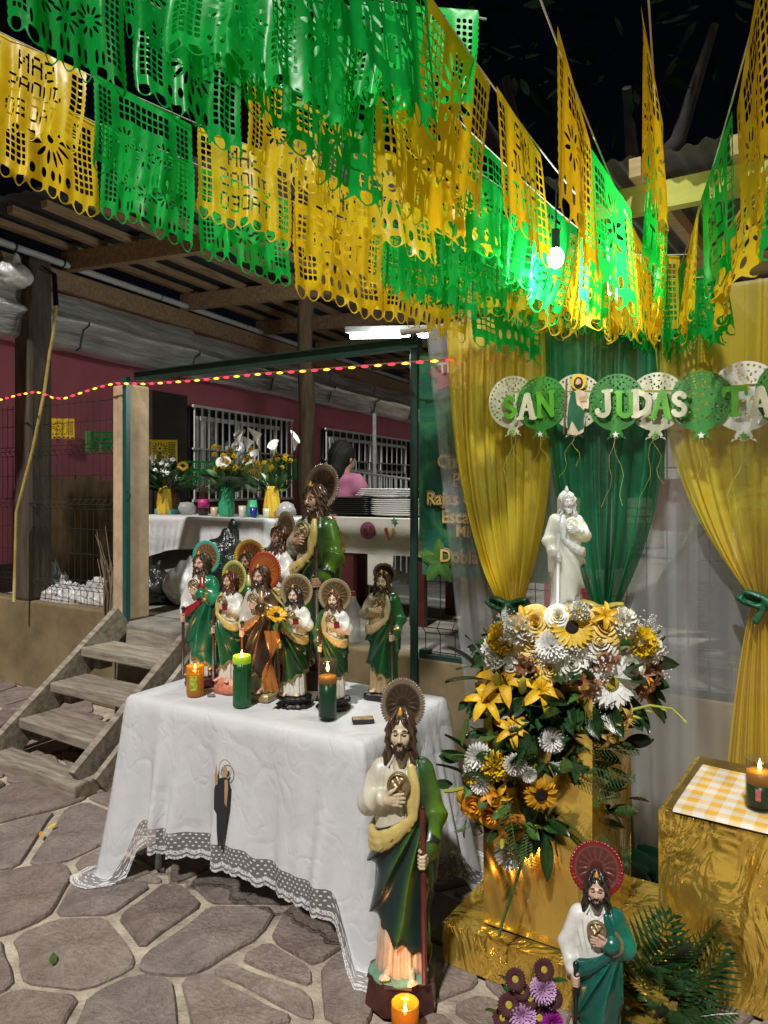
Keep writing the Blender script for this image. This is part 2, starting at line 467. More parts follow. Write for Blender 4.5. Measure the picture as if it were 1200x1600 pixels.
# stairs
m_wood = M('weathered_wood', (.30, .255, .20), .8, var=.35, scale=5, bmp=.6, bscale=22, stretch=(1, 7, 7), rand=.15)
st = empty('wooden_stairs', F(.49, .5), UANG, 'weathered grey timber steps climbing from the paving to the patio', 'stairs')
def stl(t, o, z): return ((t-.49), -(o-.5), z)      # local frame: x along t, -y towards the yard
for tt in (.13, .865):
    mb = MB().beam(stl(tt, 1.0, .06), stl(tt, .17, .70), .05, .17)
    mb.build('stringer', m_wood, st)
    sg = -1 if tt < .5 else 1
    MB().beam(stl(tt+sg*.075, .93, .03), stl(tt+sg*.075, .16, .64), .035, .14).build('side_rail', m_wood, st)
for k, (of, z) in enumerate(((.90, .235), (.70, .40), (.50, .565))):
    mb = MB().box(stl(.497, of-.13, z-.03), (.685, .25, .055))
    o = mb.build('tread', m_wood, st); bevel(o, .008); o.rotation_euler = (R(random.uniform(-1, 1)), R(random.uniform(-1, 1)), R(random.uniform(-1.5, 1.5)))
    for tt in (.195, .80): MB().box(stl(tt, of-.13, z-.1), (.07, .09, .085)).build('cleat', m_wood, st)
o = MB().box(stl(.50, 1.0, .042), (.86, .15, .082)).build('bottom_plank', m_wood, st); bevel(o, .01)
o = MB().box(stl(.5, .235, .60), (.66, .035, .13)).build('riser', m_wood, st); o.rotation_euler = (R(-8), 0, 0); o.location.z = .0
# litter brick seen under the treads
o = MB().box((0, 0, .06), (.24, .13, .12)).build('cinder_block', M('pale_block', (.5, .48, .45), .9, bmp=.4), loc=F(.42, .52), rot=(0, 0, UANG+.3)); bevel(o, .01)
tag(o, 'pale block lying in the dark under the wooden steps', 'block')

# pillar + steel
m_teal = M('teal_steel', (.01, .085, .085), .45, var=.15)
m_dkgreen = M('dark_green_steel', (.008, .035, .026), .45, var=.15)
pl = empty('pillar', F(0, 0, PZ), UANG, 'rough cream rendered pillar with a teal post at its corner', 'pillar')
o = MB().box((0, 0, .785), (.17, .17, 1.57)).build('shaft', m_pillar, pl); bevel(o, .012)
MB().box((.085, -.105, .80), (.035, .035, 1.63)).build('corner_post', m_teal, pl)
MB().tube([(.105, -.11, .83+.03*math.sin(a_)) if 0 else (.11+.022*math.cos(a_), -.11, .83+.028*math.sin(a_)) for a_ in [k*PI/6 for k in range(13)]], .005, 6, False).build('latch_ring', m_dkgreen, pl)
bm = empty('steel_lintel', F(.1, .03, 2.28), 0, 'dark green steel beam from the pillar to the corner post', 'beam')
MB().beam((0, 0, 0), F(2.28, .03, 2.28)-F(.1, .03, 2.28), .05, .05).build('beam', m_dkgreen, bm)
MB().beam((0, 0, .028), F(2.28, .03, 2.308)-F(.1, .03, 2.28), .09, .006).build('flange', m_dkgreen, bm)
o = MB().tube([F(2.24, .02, 0), F(2.24, .02, 2.33)], .022, 10).build('corner_post', m_dkgreen); tag(o, 'dark green steel post at the left end of the curtain screen', 'post')

# mesh fences
m_wire = M('fence_wire', (.012, .02, .018), .5, var=0, bmp=0)
def vwire(z0, z1, bends):
    pts = [(0, 0, z0)]
    for zb in bends: pts += [(0, 0, zb-.035), (0, -.035, zb), (0, 0, zb+.035)]
    pts.append((0, 0, z1)); return MB().tube(pts, .0026, 5).mesh('vertical_wire')
def fence(name, t0, t1, label, step=.072, z1=2.18):
    f = empty(name, F(t0, -.03, PZ), UANG, label, 'fence')
    bends = (.17, .76, 1.16); me = vwire(.03, z1-PZ, bends); n = int((t1-t0)/step)
    for i in range(n+1): place('vertical_wire', me, m_wire, f, (i*step, 0, 0))
    L = n*step
    hm = MB().tube([(0, 0, 0), (L, 0, 0)], .0026, 5).mesh('horizontal_wire')
    for zz, y in ((.04, 0), (.135, 0), (.17, -.035), (.205, 0), (.40, 0), (.58, 0), (.725, 0), (.76, -.035), (.795, 0), (.97, 0), (1.125, 0), (1.16, -.035), (1.195, 0), (1.36, 0), (1.5, 0)):
        place('horizontal_wire', hm, m_wire, f, (0, y+.004, zz))
    return f
fence('mesh_fence', -3.4, -.12, 'dark welded mesh fence on the low wall at far left')
fr = fence('mesh_fence', 2.28, 5.6, 'dark welded mesh fence behind the banner and the sheer curtains', .085)
MB().box((0, 0, .02), (.05, .05, .06)).build('foot_plate', m_dkgreen, fr)
MB().beam((0, 0, .012), (3.3, 0, .012), .05, .03).build('bottom_rail', m_dkgreen, fr)

# house
m_pink = M('pink_wall', (.40, .10, .13), .8, var=.12, scale=2, bmp=.15, bscale=50)
hs = empty('pink_house', H(0, -.5, PZ), WANG, 'long pink house wall with barred windows across the patio', 'house')
MB().box((5, .1, 1.4), (18, .2, 2.8)).build('wall', m_pink, hs)
MB().box((5, -.004, .12), (18, .012, .24)).build('skirting', M('dark_skirting', (.06, .03, .03), .8), hs)
# local frame of the house: x along s, -y towards the patio
s_a = spx(233, -.5); s_b = spx(288, -.5)
dr = MB().box(((s_a+s_b)/2, -.02, .95), (s_b-s_a, .05, 1.9)).build('door', M('dark_door', (.025, .022, .018), .5, var=.2), hs)
MB().tube([(s_b-.09, -.06, .9), (s_b-.09, -.06, 1.02)], .012, 6).build('door_handle', M('steel', (.5, .5, .5), .3, 1, var=0, bmp=0), dr)
m_wire_w = M('white_iron', (.62, .61, .6), .5, var=.15, scale=20)
m_frame = M('white_frame', (.55, .55, .55), .5, var=.1)
m_pane = M('dark_pane', (.012, .014, .016), .08, var=0, bmp=0, spec=.7)
m_curt = M('inner_curtain', (.35, .33, .32), .8, var=.3, scale=12)
def window(px0, px1, z0, z1, label_side):
    a_, b_ = spx(px0, -.5), spx(px1, -.5); cx = (a_+b_)/2; wd = b_-a_; z0 -= PZ; z1 -= PZ
    win = MB().box((cx, -.012, (z0+z1)/2), (wd, .02, z1-z0)).build('window', m_pane, hs)
    fm = MB()
    for x in (a_+.25, cx-.1, cx+.35, b_-.3): fm.box((x, -.035, (z0+z1)/2-.05), (.05, .03, (z1-z0)*.86))
    fm.box((cx, -.035, z1-.12), (wd*.8, .03, .05)).box((cx, -.035, z0+.42), (wd*.8, .028, .04))
    fm.build('window_frame', m_frame, win)
    MB().grid(14, 3, lambda u, v: (a_+.12+u*.4, -.03-.012*math.sin(u*26), z0+.1+v*(z1-z0-.2))).build('curtain', m_curt, win)
    gr = MB().box((cx, -.11, z1), (wd+.06, .025, .03)).build('window_grille', m_wire_w, hs)
    MB().box((cx, -.11, z0), (wd+.06, .025, .03)).build('rail', m_wire_w, gr)
    MB().box((cx, -.11, (z0*.45+z1*.55)), (wd+.06, .022, .02)).build('rail', m_wire_w, gr)
    n = 16; bar = MB().box((0, 0, 0), (.016, .016, z1-z0)).mesh('bar')
    for i in range(n+1): place('bar', bar, m_wire_w, gr, (a_+wd*i/n, -.11, (z0+z1)/2))
window(292, 445, 1.39, 2.45, 'near')
window(500, 640, 1.39, 2.41, 'far')

m_galv = M('galvanised', (.80, .81, .82), .34, .7, var=.35, scale=4, bmp=.55, bscale=14, stretch=(.4, .4, 3), bd=.02)
gu = empty('roof_gutter', H(-1.2, 0, 2.7), WANG, 'dented galvanised gutter running along the house eaves', 'gutter')
L = 10.2; n = 7
for i in range(n):
    x0, x1 = L*i/n+.006, L*(i+1)/n-.006; dz = random.uniform(-.008, .008)
    mb = MB()
    prof = [(-.02, .44), (-.05, .40), (-.035, .30), (-.075, .24), (-.12, .235), (-.125, .20), (-.06, .17), (-.02, .02), (.03, .0), (.2, .01)]
    mb.grid(9, len(prof), lambda u, v: (x0+(x1-x0)*u, prof[round(v*(len(prof)-1))][0]+.014*math.sin(u*9+i+v*5)*(v < .5), prof[round(v*(len(prof)-1))][1]+dz+.008*math.sin(u*6+2*i)))
    o = mb.build('gutter_length', m_galv, gu, True)
    mb = MB().tube([(x1, p[0]-.008, p[1]) for p in prof[4:9]], .008, 5); mb.build('bracket', M('dark_strap', (.06, .06, .06), .6), gu)
m_timber = M('brown_timber', (.26, .165, .09), .75, var=.3, scale=4, bmp=.4, bscale=20, stretch=(1, 8, 8), rand=.12)
m_timber_l = M('pale_timber', (.52, .36, .18), .7, var=.2, scale=4, bmp=.3, bscale=20, stretch=(1, 8, 8), rand=.1)
o = MB().beam(H(-1.4, .02, 3.24), H(9, .02, 3.24), .05, .16).build('fascia_board', m_timber); tag(o, 'brown timber board fixed above the metal gutter', 'board')
cd = empty('conduit_pipe', H(-.35, .1, 3.36), WANG, 'grey plastic conduit pipe strapped along the eaves beam', 'pipe')
MB().tube([(-1.2, 0, .02), (0, 0, 0), (4, 0, -.02), (9, 0, -.01)], .028, 10).build('pipe', M('grey_pvc', (.42, .42, .42), .45, var=.1), cd, True)
for x in (-.1, .35, 1.5, 2.9): MB().tube([(x, .035*math.cos(a_), .035*math.sin(a_)) for a_ in [k*PI/6 for k in range(13)]], .006, 5, False).build('strap', m_wire, cd)
pr = empty('patio_roof', H(0, 1, 3.42), WANG, 'dark corrugated patio roof on brown timber beams', 'roof')
ex = 2.9
for s_ in (.1, 1.57, 2.9, 4.3, 5.8, 7.3):
    ln = ex if s_ > 2 else ex-.2*(2-s_)
    o = MB().beam((s_, .98, -.02), (s_, 1-ln, -.06), .075, .15).build('beam', m_timber, pr)
for k in range(11):
    y = .9-.33*k; s0 = max(-.75, -.75+(k-3)*.16) if k > 3 else -.75
    MB().beam((s0, y, .085-.014*k), (9, y, .085-.014*k), .06, .05).build('purlin', m_timber, pr)
m_corr = M('dark_sheet', (.035, .034, .036), .6, .3, var=.25, scale=3)
mb = MB(); ny = 60
mb.grid(2, ny, lambda u, v: (-.85+u*10, 1.05-v*3.2, .14+.018*math.sin(v*ny*PI*.9)-.10*v)).build('roof_sheet', m_corr, pr)

# posts on the patio
p_ = at(52, 945, 5.8)
o = MB().box((0, 0, 1.33), (.21, .2, 2.66)).build('timber_post', M('dark_timber', (.075, .055, .038), .85, var=.35, scale=4, bmp=.7, bscale=16, stretch=(6, 6, .7)), loc=(p_.x, p_.y, PZ), rot=(0, 0, UANG)); bevel(o, .03)
tag(o, 'thick dark square timber post behind the far left fence', 'post')
p_ = at(478, 760, 7.2)
o = MB().tube([(p_.x+.012*math.sin(k*1.3), p_.y, PZ+k*.27) for k in range(11)], [.075+.006*math.sin(k*2.1) for k in range(11)], 14).build('trunk_post', M('bark_post', (.13, .085, .05), .9, var=.35, scale=6, bmp=.8, bscale=18, stretch=(4, 4, .6)), smooth=True)
tag(o, 'round tree trunk post holding up the roof between the two windows', 'post')

# right-hand lean-to roof above the curtains
m_sheet2 = M('grey_sheet', (.16, .155, .15), .6, .1, var=.25, scale=4)
rr = empty('lean_to_roof', F(2.6, .3, 2.9), UANG, 'grey corrugated lean-to roof above the curtains at right', 'roof')
# local: x along t, +y away from the yard
mb = MB(); nx = 260
mb.grid(nx, 5, lambda u, v: (.32+u*4.2, v*4.2+.30+.02*math.sin(u*60), .085+.012*math.sin(u*nx*PI*.42)+.14*v))
o = mb.build('roof_sheet', m_sheet2, rr, True)
m_lime = M('lime_painted_wood', (.50, .52, .10), .6, var=.15, scale=6)
MB().beam((.55, .42, -.065), (4.4, .42, -.065), .06, .12).build('lime_beam', m_lime, rr)
for x in (.75, 1.15, 1.62, 2.1, 2.6, 3.1): MB().beam((x, .27, .03), (x+.05, 4.4, .16), .05, .08).build('rafter', m_timber_l, rr)
MB().beam((.4, 1.9, -.02), (4.4, 1.9, -.02), .07, .12).build('crossbeam', m_timber_l, rr)
MB().beam((1.5, .62, -.36), (4.4, .62, -.36), .06, .07).build('crossbeam', m_timber_l, rr)
o = MB().tube([F(2.2, .08, 2.335), F(4.2, .08, 2.345), F(5.6, .08, 2.33)], .017, 10).build('curtain_pole', M('pole_grey', (.35, .33, .3), .5)); tag(o, 'grey pole from which the sheer curtains hang', 'pole')
o = MB().tube([F(2.3, -.5, PZ), F(2.3, -.5, 3.3)], .05, 8).build('roof_post', m_timber_l); tag(o, 'pale timber roof post behind the corner of the curtain screen', 'post')
p_ = at(668, 600, 4.0)

# ================================================================== saint statues (canonical: 1 unit = feet to crown, facing -Y)
_zs = [0, .03, .10, .20, .35, .50, .62, .70, .76, .80, .83, .86]
_rx = [.108, .110, .102, .098, .108, .118, .115, .116, .108, .066, .042, .03]
_ry = [.094, .095, .086, .080, .088, .094, .090, .085, .072, .050, .038, .03]
def body(P, off=0, fold=0):
    x, y, z = P[..., 0], P[..., 1], P[..., 2]
    rx = np.interp(z, _zs, _rx)+off; ry = np.interp(z, _zs, _ry)+off
    r = np.sqrt((x/rx)**2+(y/ry)**2)
    return (r-1)*np.minimum(rx, ry)-fold
def tunic_fold(P):
    x, y, z = P[..., 0], P[..., 1], P[..., 2]; th = np.arctan2(y, x)
    return (.005*np.sin(11*th+4*z+1)+.003*np.sin(23*th-7*z))*sst(z, .24, .12)+.004*np.sin(19*th+6*np.sin(9*z))*sst(z, .58, .66)
ARM = {('A', 't'): [(-.095, .0, .755), (-.14, -.02, .645), (-.075, -.088, .682)], ('A', 'm'): [(.095, 0, .755), (.148, -.008, .60), (.122, -.068, .50)],
       ('B', 't'): [(-.095, .0, .755), (-.148, -.012, .60), (-.125, -.075, .505)], ('B', 'm'): [(.095, 0, .755), (.142, -.03, .635), (.07, -.098, .678)]}
def tunic_sdf(k):
    a = ARM[(k, 't')]
    def f(P):
        z = P[..., 2]
        d = body(P, 0, tunic_fold(P))
        d = smin(d, cap(P, (-.085, .005, .765), (.085, .005, .765), .042), .03)
        s = chain(P, a, [.047, .05, .034], .02)
        u = np.array(a[2])-np.array(a[1]); u = u/np.linalg.norm(u)
        al = (P-np.array(a[1], np.float32))@u.astype(np.float32)
        s = s-.004*(1-2*np.abs(np.sin(al*36+12*P[..., 2])))*sst(al, -.06, .02)
        d = smin(d, s, .015)
        # open cuff below the wrist
        d = smin(d, cap(P, a[2], (a[2][0]-.01, a[2][1]+.035, a[2][2]-.05), .026, .018), .012)
        nk = ell(P, (0, -.05, .82), (.04, .04, .05)); d = smax(d, -nk, .008)
        return smax(d, .006-z, .004)
    return f
def mantle_regions(P):
    x, y, z = P[..., 0], P[..., 1], P[..., 2]
    top = .548+.42*(x+.12)
    sh = sst(x, .030, .045); top = np.where(y > .02, .80, top*(1-sh)+.82*sh)
    low = .135-.55*np.clip(x, -.14, .14)+.012*np.sin(x*90)
    return top, low
def radial_fold(P):
    x, y, z = P[..., 0], P[..., 1], P[..., 2]
    ph = np.arctan2(z-.68, x-.12+.0*y); rr = np.sqrt((z-.68)**2+(x-.12)**2)
    th = np.arctan2(y, x)
    fr = (1-2*np.abs(np.sin(11*ph+3*rr+.6*np.sin(9*rr)))**.8)*sst(rr, .05, .22)
    return np.where(y < .02, fr, np.sin(12*th+2*z)*.8)
def mantle_sdf(k):
    a = ARM[(k, 'm')]
    def f(P):
        x, y, z = P[..., 0], P[..., 1], P[..., 2]
        d = body(P, .0215, .0165*radial_fold(P)+.0045*np.sin(26*np.arctan2(P[..., 2]-.68, P[..., 0]-.12))*sst(P[..., 2], .5, .3))
        shd = cap(P, (.02, .008, .768), (.088, .005, .768), .05); d = smin(d, shd, .02)
        top, low = mantle_regions(P)
        d = smax(d, (z-top)*.7, .008); d = smax(d, (low-z)*.8, .008)
        s = chain(P, a, [.053, .051, .044], .02)
        u = np.array(a[2])-np.array(a[1]); u = u/np.linalg.norm(u)
        al = (P-np.array(a[1], np.float32))@u.astype(np.float32)
        s = s-.0058*(1-2*np.abs(np.sin(al*34+14*x+1)))*sst(al, -.09, .0)
        d = smin(d, s, .014)
        tail = cap(P, (a[2][0]+.012, a[2][1]+.02, a[2][2]-.01), (a[2][0]+.018, a[2][1]+.045, a[2][2]-.13), .038, .02)
        return smin(d, tail, .015)
    return f
def mantle_mask(k):
    a = ARM[(k, 'm')]
    def f(V):
        top, low = mantle_regions(V)
        r = .5+.5*radial_fold(V); r = r**1.6*sst(V[:, 0], -.09, .06)
        arm = chain(V, a, [.055, .058, .045], .02); r = np.where(arm < .006, .25+.75*sst(V[:, 0], .10, .17), r)
        g = np.maximum(sst(np.abs(V[:, 2]-low), .034, .026), 0)
        cuff = np.linalg.norm(V-np.array(a[2]), axis=1); g = np.maximum(g, sst(np.abs(cuff-.058), .009, .005)*(arm < .01))
        return np.stack([r, g], 1)
    return f
def sash_sdf(P):
    x, y, z = P[..., 0], P[..., 1], P[..., 2]
    d = None
    def chain(P, pts, rs, k=.006):
        pt = np.array(pts, np.float32); n = len(pt); ts = np.linspace(0, n-1, 4*n-3); q = []
        for t in ts:
            i0 = min(int(t), n-2); f = t-i0; p0, p1, p2, p3 = pt[max(i0-1, 0)], pt[i0], pt[i0+1], pt[min(i0+2, n-1)]
            q.append(.5*((2*p1)+(p2-p0)*f+(2*p0-5*p1+4*p2-p3)*f*f+(3*p1-p0-3*p2+p3)*f**3))
        r_ = np.interp(ts, range(n), rs); dd = None
        for i0 in range(len(q)-1):
            e = cap(P, q[i0], q[i0+1], r_[i0], r_[i0+1]); dd = e if dd is None else np.minimum(dd, e)
        return dd
    for i in (-1, 0, 1):
        e1 = chain(P, [(.050+i*.006, -.060, .80), (.064+i*.015, -.088+.004*abs(i), .74), (.062+i*.016, -.100+.005*abs(i), .67), (.060+i*.012, -.106+.003*abs(i), .60+.02*i)], [.010, .012, .012, .009], .006)
        e2 = chain(P, [(.062, -.104, .625+i*.008), (.01, -.108+.004*abs(i), .575+i*.017), (-.06, -.104+.004*abs(i), .532+i*.021), (-.110, -.070+.004*abs(i), .514+i*.023), (-.128, -.01, .518+i*.023), (-.110, .05, .545+i*.018)], [.008, .014, .018, .019, .018, .014], .006)
        e1 = smin(e1, e2, .008); d = e1 if d is None else smin(d, e1, .008)
    return d-.0012*np.sin(x*110+z*60)
def head_sdf(P):
    d = ell(P, (0, 0, .918), (.047, .058, .066))
    d = smin(d, ell(P, (0, -.022, .880), (.034, .04, .042)), .012)
    d = smin(d, cap(P, (0, .008, .79), (0, .002, .87), .036, .032), .012)
    for s in (-1, 1):
        d = smin(d, ell(P, (s*.024, -.042, .898), (.017, .016, .02)), .012)
        d = smin(d, cap(P, (s*.008, -.0585, .927), (s*.03, -.05, .929), .0062, .005), .007)
        d = smax(d, -ell(P, (s*.0195, -.067, .9145), (.0105, .012, .0075)), .006)
        d = smin(d, ell(P, (s*.0195, -.0515, .9135), (.0085, .008, .0065)), .002)
        d = smin(d, ell(P, (s*.0075, -.068, .8925), (.0055, .006, .0045)), .004)
    d = smin(d, cap(P, (0, -.060, .926), (0, -.0745, .8965), .0045, .0072), .006)
    d = smin(d, cap(P, (-.010, -.0605, .8715), (.010, -.0605, .8715), .0042), .004)
    d = smin(d, cap(P, (-.007, -.0605, .864), (.007, -.0605, .864), .0046), .003)
    return d
def head_mask(V):
    x, y, z = np.abs(V[:, 0]), V[:, 1], V[:, 2]
    eye = sst(np.sqrt(((x-.0195)/1.5)**2+((z-.9135)/.75)**2), .0072, .005)*(y < -.04)
    brow = sst(np.sqrt(((x-.02)/3.2)**2+(z-.931-.08*(.02-x))**2), .0042, .0026)*(y < -.035)
    lip = sst(np.sqrt((x/2.2)**2+(z-.868)**2), .0075, .005)*(y < -.05)
    return np.stack([np.maximum(eye, brow), lip*.8], 1)
def hair_sdf(P):
    x, y, z = P[..., 0], P[..., 1], P[..., 2]
    wav = .0042*np.sin(np.arctan2(y-.01, x)*16+z*70)+.003*np.sin(z*150+np.abs(x)*190)
    d = ell(P, (0, .010, .932), (.057, .062, .068))
    d = smin(d, ell(P, (0, .040, .865), (.056, .034, .085)), .02)
    for s in (-1, 1):
        d = smin(d, chain(P, [(s*.030, -.038, .966), (s*.049, -.030, .925), (s*.050, -.018, .87), (s*.058, -.022, .815), (s*.055, -.040, .785)], [.014, .017, .018, .017, .009], .01), .012)
    d = d-wav
    d = smax(d, -ell(P, (0, -.068, .905), (.037, .05, .052)), .006)
    d = smax(d, .0045-np.abs(x)-.25*np.maximum(0, .985-z)-.3*np.maximum(0, y+.02), .004)
    return d
def beard_sdf(P):
    x, y, z = P[..., 0], P[..., 1], P[..., 2]
    d = ell(P, (0, -.048, .850), (.022, .022, .022))
    for s in (-1, 1):
        d = smin(d, ell(P, (s*.009, -.058, .836), (.010, .012, .017)), .006)
        d = smin(d, chain(P, [(s*.040, -.012, .897), (s*.034, -.030, .866), (s*.012, -.052, .850)], [.009, .012, .012], .008), .008)
        d = smin(d, chain(P, [(s*.002, -.0665, .8815), (s*.014, -.0615, .876), (s*.021, -.052, .862)], [.004, .0052, .005], .004), .004)
    d = d-.0016*np.sin(z*260+x*240)
    return smax(d, -ell(P, (0, -.068, .8685), (.011, .012, .0075)), .003)
def chest_hand(sg):
    def f(P):
        P = P*np.array([sg, 1, 1], np.float32)      # canonical: comes from +x, fingers towards -x
        d = chain(P, [(.085, -.090, .678), (.052, -.110, .688)], [.020, .018])
        d = smin(d, ell(P, (.034, -.116, .692), (.026, .012, .022)), .012)
        for i, (L_, r_) in enumerate(((.046, .0064), (.052, .0068), (.049, .0066), (.038, .0058))):
            zz = .710-.0125*i
            d = smin(d, chain(P, [(.022, -.118, zz), (.022-L_*.5, -.127, zz+.005), (.022-L_, -.120, zz+.007-.003*i)], [r_, r_, r_*.8], .003), .004)
        return smin(d, chain(P, [(.046, -.116, .708), (.030, -.127, .724), (.012, -.131, .736)], [.0085, .0075, .006], .004), .006)
    return f
def staff_hand(sg):
    def f(P):
        P = P*np.array([sg, 1, 1], np.float32)
        d = chain(P, [(.120, -.062, .508), (.112, -.082, .482)], [.021, .019])
        d = smin(d, ell(P, (.112, -.092, .468), (.018, .016, .028)), .012)
        for i in range(4):
            zz = .489-.0132*i; r_ = (.0066, .007, .0068, .006)[i]
            d = smin(d, chain(P, [(.120, -.100, zz), (.112, -.123, zz-.001), (.096, -.124, zz-.002), (.087, -.110, zz-.002)], [r_, r_, r_*.95, r_*.8], .003), .0035)
        return smin(d, chain(P, [(.102, -.090, .494), (.092, -.106, .503), (.098, -.121, .506)], [.0085, .0075, .006], .004), .005)
    return f
def foot_sdf(P):
    d = chain(P, [(0, .02, .026), (0, .0, .020), (0, -.05, .012)], [.016, .017, .013], .012)
    for i in range(5): d = smin(d, cap(P, ((i-2)*.0085, -.05, .011), ((i-2)*.0095, -.072+.004*abs(i-1), .009), .0062-.0005*i), .004)
    return smax(d, .002-P[..., 2], .003)
def halo_mesh(teeth, tooth, name):
    nr, nth = 16, 192; V = []; mk = []; Fc = []
    for side in (0, 1):
        for j in range(nr+1):
            rr = j/nr
            for k in range(nth):
                a = 2*PI*k/nth; r = rr
                if rr > .86: r = .86+(rr-.86)*(1+tooth*abs(math.sin(teeth*a/2))**.7*1.2)
                ring = .030*math.exp(-((rr-.80)/.035)**2)+.02*math.exp(-((rr-.30)/.05)**2)
                ray = (.016*max(0, math.sin(16*a))**.5 if .34 < rr < .74 else 0)
                rim = .035*abs(math.sin(teeth*a/2)) if rr > .86 else 0
                bowl = -.10*(1-rr*rr)
                y = (-(.03+ring+ray+rim) if side == 0 else .02)-bowl
                V.append((r*math.cos(a), y, r*math.sin(a))); mk.append((1 if rr > .84 else 0, min(1, (ring+ray)*30)))
    o2 = (nr+1)*nth
    for j in range(nr):
        for k in range(nth):
            k2 = (k+1) % nth; q = (j*nth+k, j*nth+k2, (j+1)*nth+k2, (j+1)*nth+k)
            Fc.append(q); Fc.append(tuple(i+o2 for i in q[::-1]))
    for k in range(nth): k2 = (k+1) % nth; Fc.append((nr*nth+k, nr*nth+k2, o2+nr*nth+k2, o2+nr*nth+k))
    return make_mesh(name, V, Fc, True, np.array(mk, np.float32))
def medal_mesh():
    n = 40; V = []; Fc = []
    prof = [(0, .12), (.12, .12), (.24, .12), (.36, .12), (.48, .11), (.6, .1), (.7, .08), (.78, .08), (.82, .26), (.87, .26), (.90, .18), (.93, .26), (.97, .26), (1, .1), (1, -.1)]
    for r, y in prof:
        for k in range(n):
            a = 2*PI*k/n
            b = .30*math.exp(-(((r*math.cos(a)-.1)/.28)**2+((r*math.sin(a)-.25)/.3)**2))+.26*math.exp(-(((r*math.cos(a)+.28)/.25)**2+((r*math.sin(a)+.2)/.3)**2))+.09*math.sin(9*r*math.cos(a))*math.sin(8*r*math.sin(a)) if r < .75 else 0
            V.append((r*math.cos(a), -(y+b), r*math.sin(a)))
    for j in range(len(prof)-1):
        for k in range(n): k2 = (k+1) % n; Fc.append((j*n+k, (j+1)*n+k, (j+1)*n+k2, j*n+k2))
    return make_mesh('medallion', V, Fc, True)
SM = {}
B1 = ((-.22, -.15, -.01), (.22, .14, .86))
for k in 'AB':
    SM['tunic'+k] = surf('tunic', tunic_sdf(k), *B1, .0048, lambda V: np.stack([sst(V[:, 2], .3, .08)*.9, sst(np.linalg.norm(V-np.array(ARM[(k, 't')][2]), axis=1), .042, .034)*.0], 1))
    SM['mantle'+k] = surf('mantle', mantle_sdf(k), *B1, .0048, mantle_mask(k))
SM['sash'] = surf('sash', sash_sdf, (-.19, -.17, .46), (.12, .11, .84), .004)
SM['head'] = surf('head', head_sdf, (-.065, -.10, .775), (.065, .07, .99), .0022, head_mask)
SM['hair'] = surf('hair', hair_sdf, (-.09, -.075, .755), (.09, .10, 1.02), .003, lambda V: np.stack([.5+.5*np.sin(np.arctan2(V[:, 1]-.01, V[:, 0])*16+V[:, 2]*70), 0*V[:, 0]], 1))
SM['beard'] = surf('beard', beard_sdf, (-.06, -.09, .805), (.06, .01, .92), .0022)
for sg in (-1, 1):
    SM['ch', sg] = surf('hand', chest_hand(sg), (-.12, -.15, .635) , (.12, -.06, .76), .003)
    SM['sh', sg] = surf('hand', staff_hand(sg), (-.155, -.14, .42), (.155, -.03, .54), .003)
SM['foot'] = surf('foot', foot_sdf, (-.04, -.095, -.004), (.04, .05, .08), .003)
SM['halo_scallop'] = halo_mesh(44, .28, 'halo'); SM['halo_spike'] = halo_mesh(56, .75, 'halo')
SM['medal'] = medal_mesh()
def lathe_mask(prof, n, fn):
    mb = MB().lathe(prof, n); return make_mesh('flame', mb.v, mb.f, True, np.array([fn(v) for v in mb.v], np.float32))
SM['flame'] = lathe_mask([(.004, 0), (.010, .004), (.012, .012), (.009, .022), (.004, .032), (.0006, .038)], 12, lambda v: (max(0, 1-abs(v.z-.022)/.014), 0))
SM['staff'] = MB().tube([(.1035, -.108, .665), (.1045, -.107, .66), (.112, -.103, .012)], [.0095, .0115, .0125], 10).mesh('staff', True)
SM['staffB'] = MB().tube([(-.1035, -.108, .545), (-.1045, -.107, .54), (-.112, -.103, .012)], [.0115, .0115, .0125], 10).mesh('staff', True)
SM['knob'] = MB().ball((-.1035, -.108, .55), (.017, .017, .02), 12, 8).mesh('staff_knob', True)
SM['book'] = MB().box((0, 0, 0), (.05, .014, .062)).mesh('book')
def octa(r, n=8, ph=PI/8, sy=.8): return [(r*math.cos(2*PI*k/n+ph), sy*r*math.sin(2*PI*k/n+ph)) for k in range(n)]
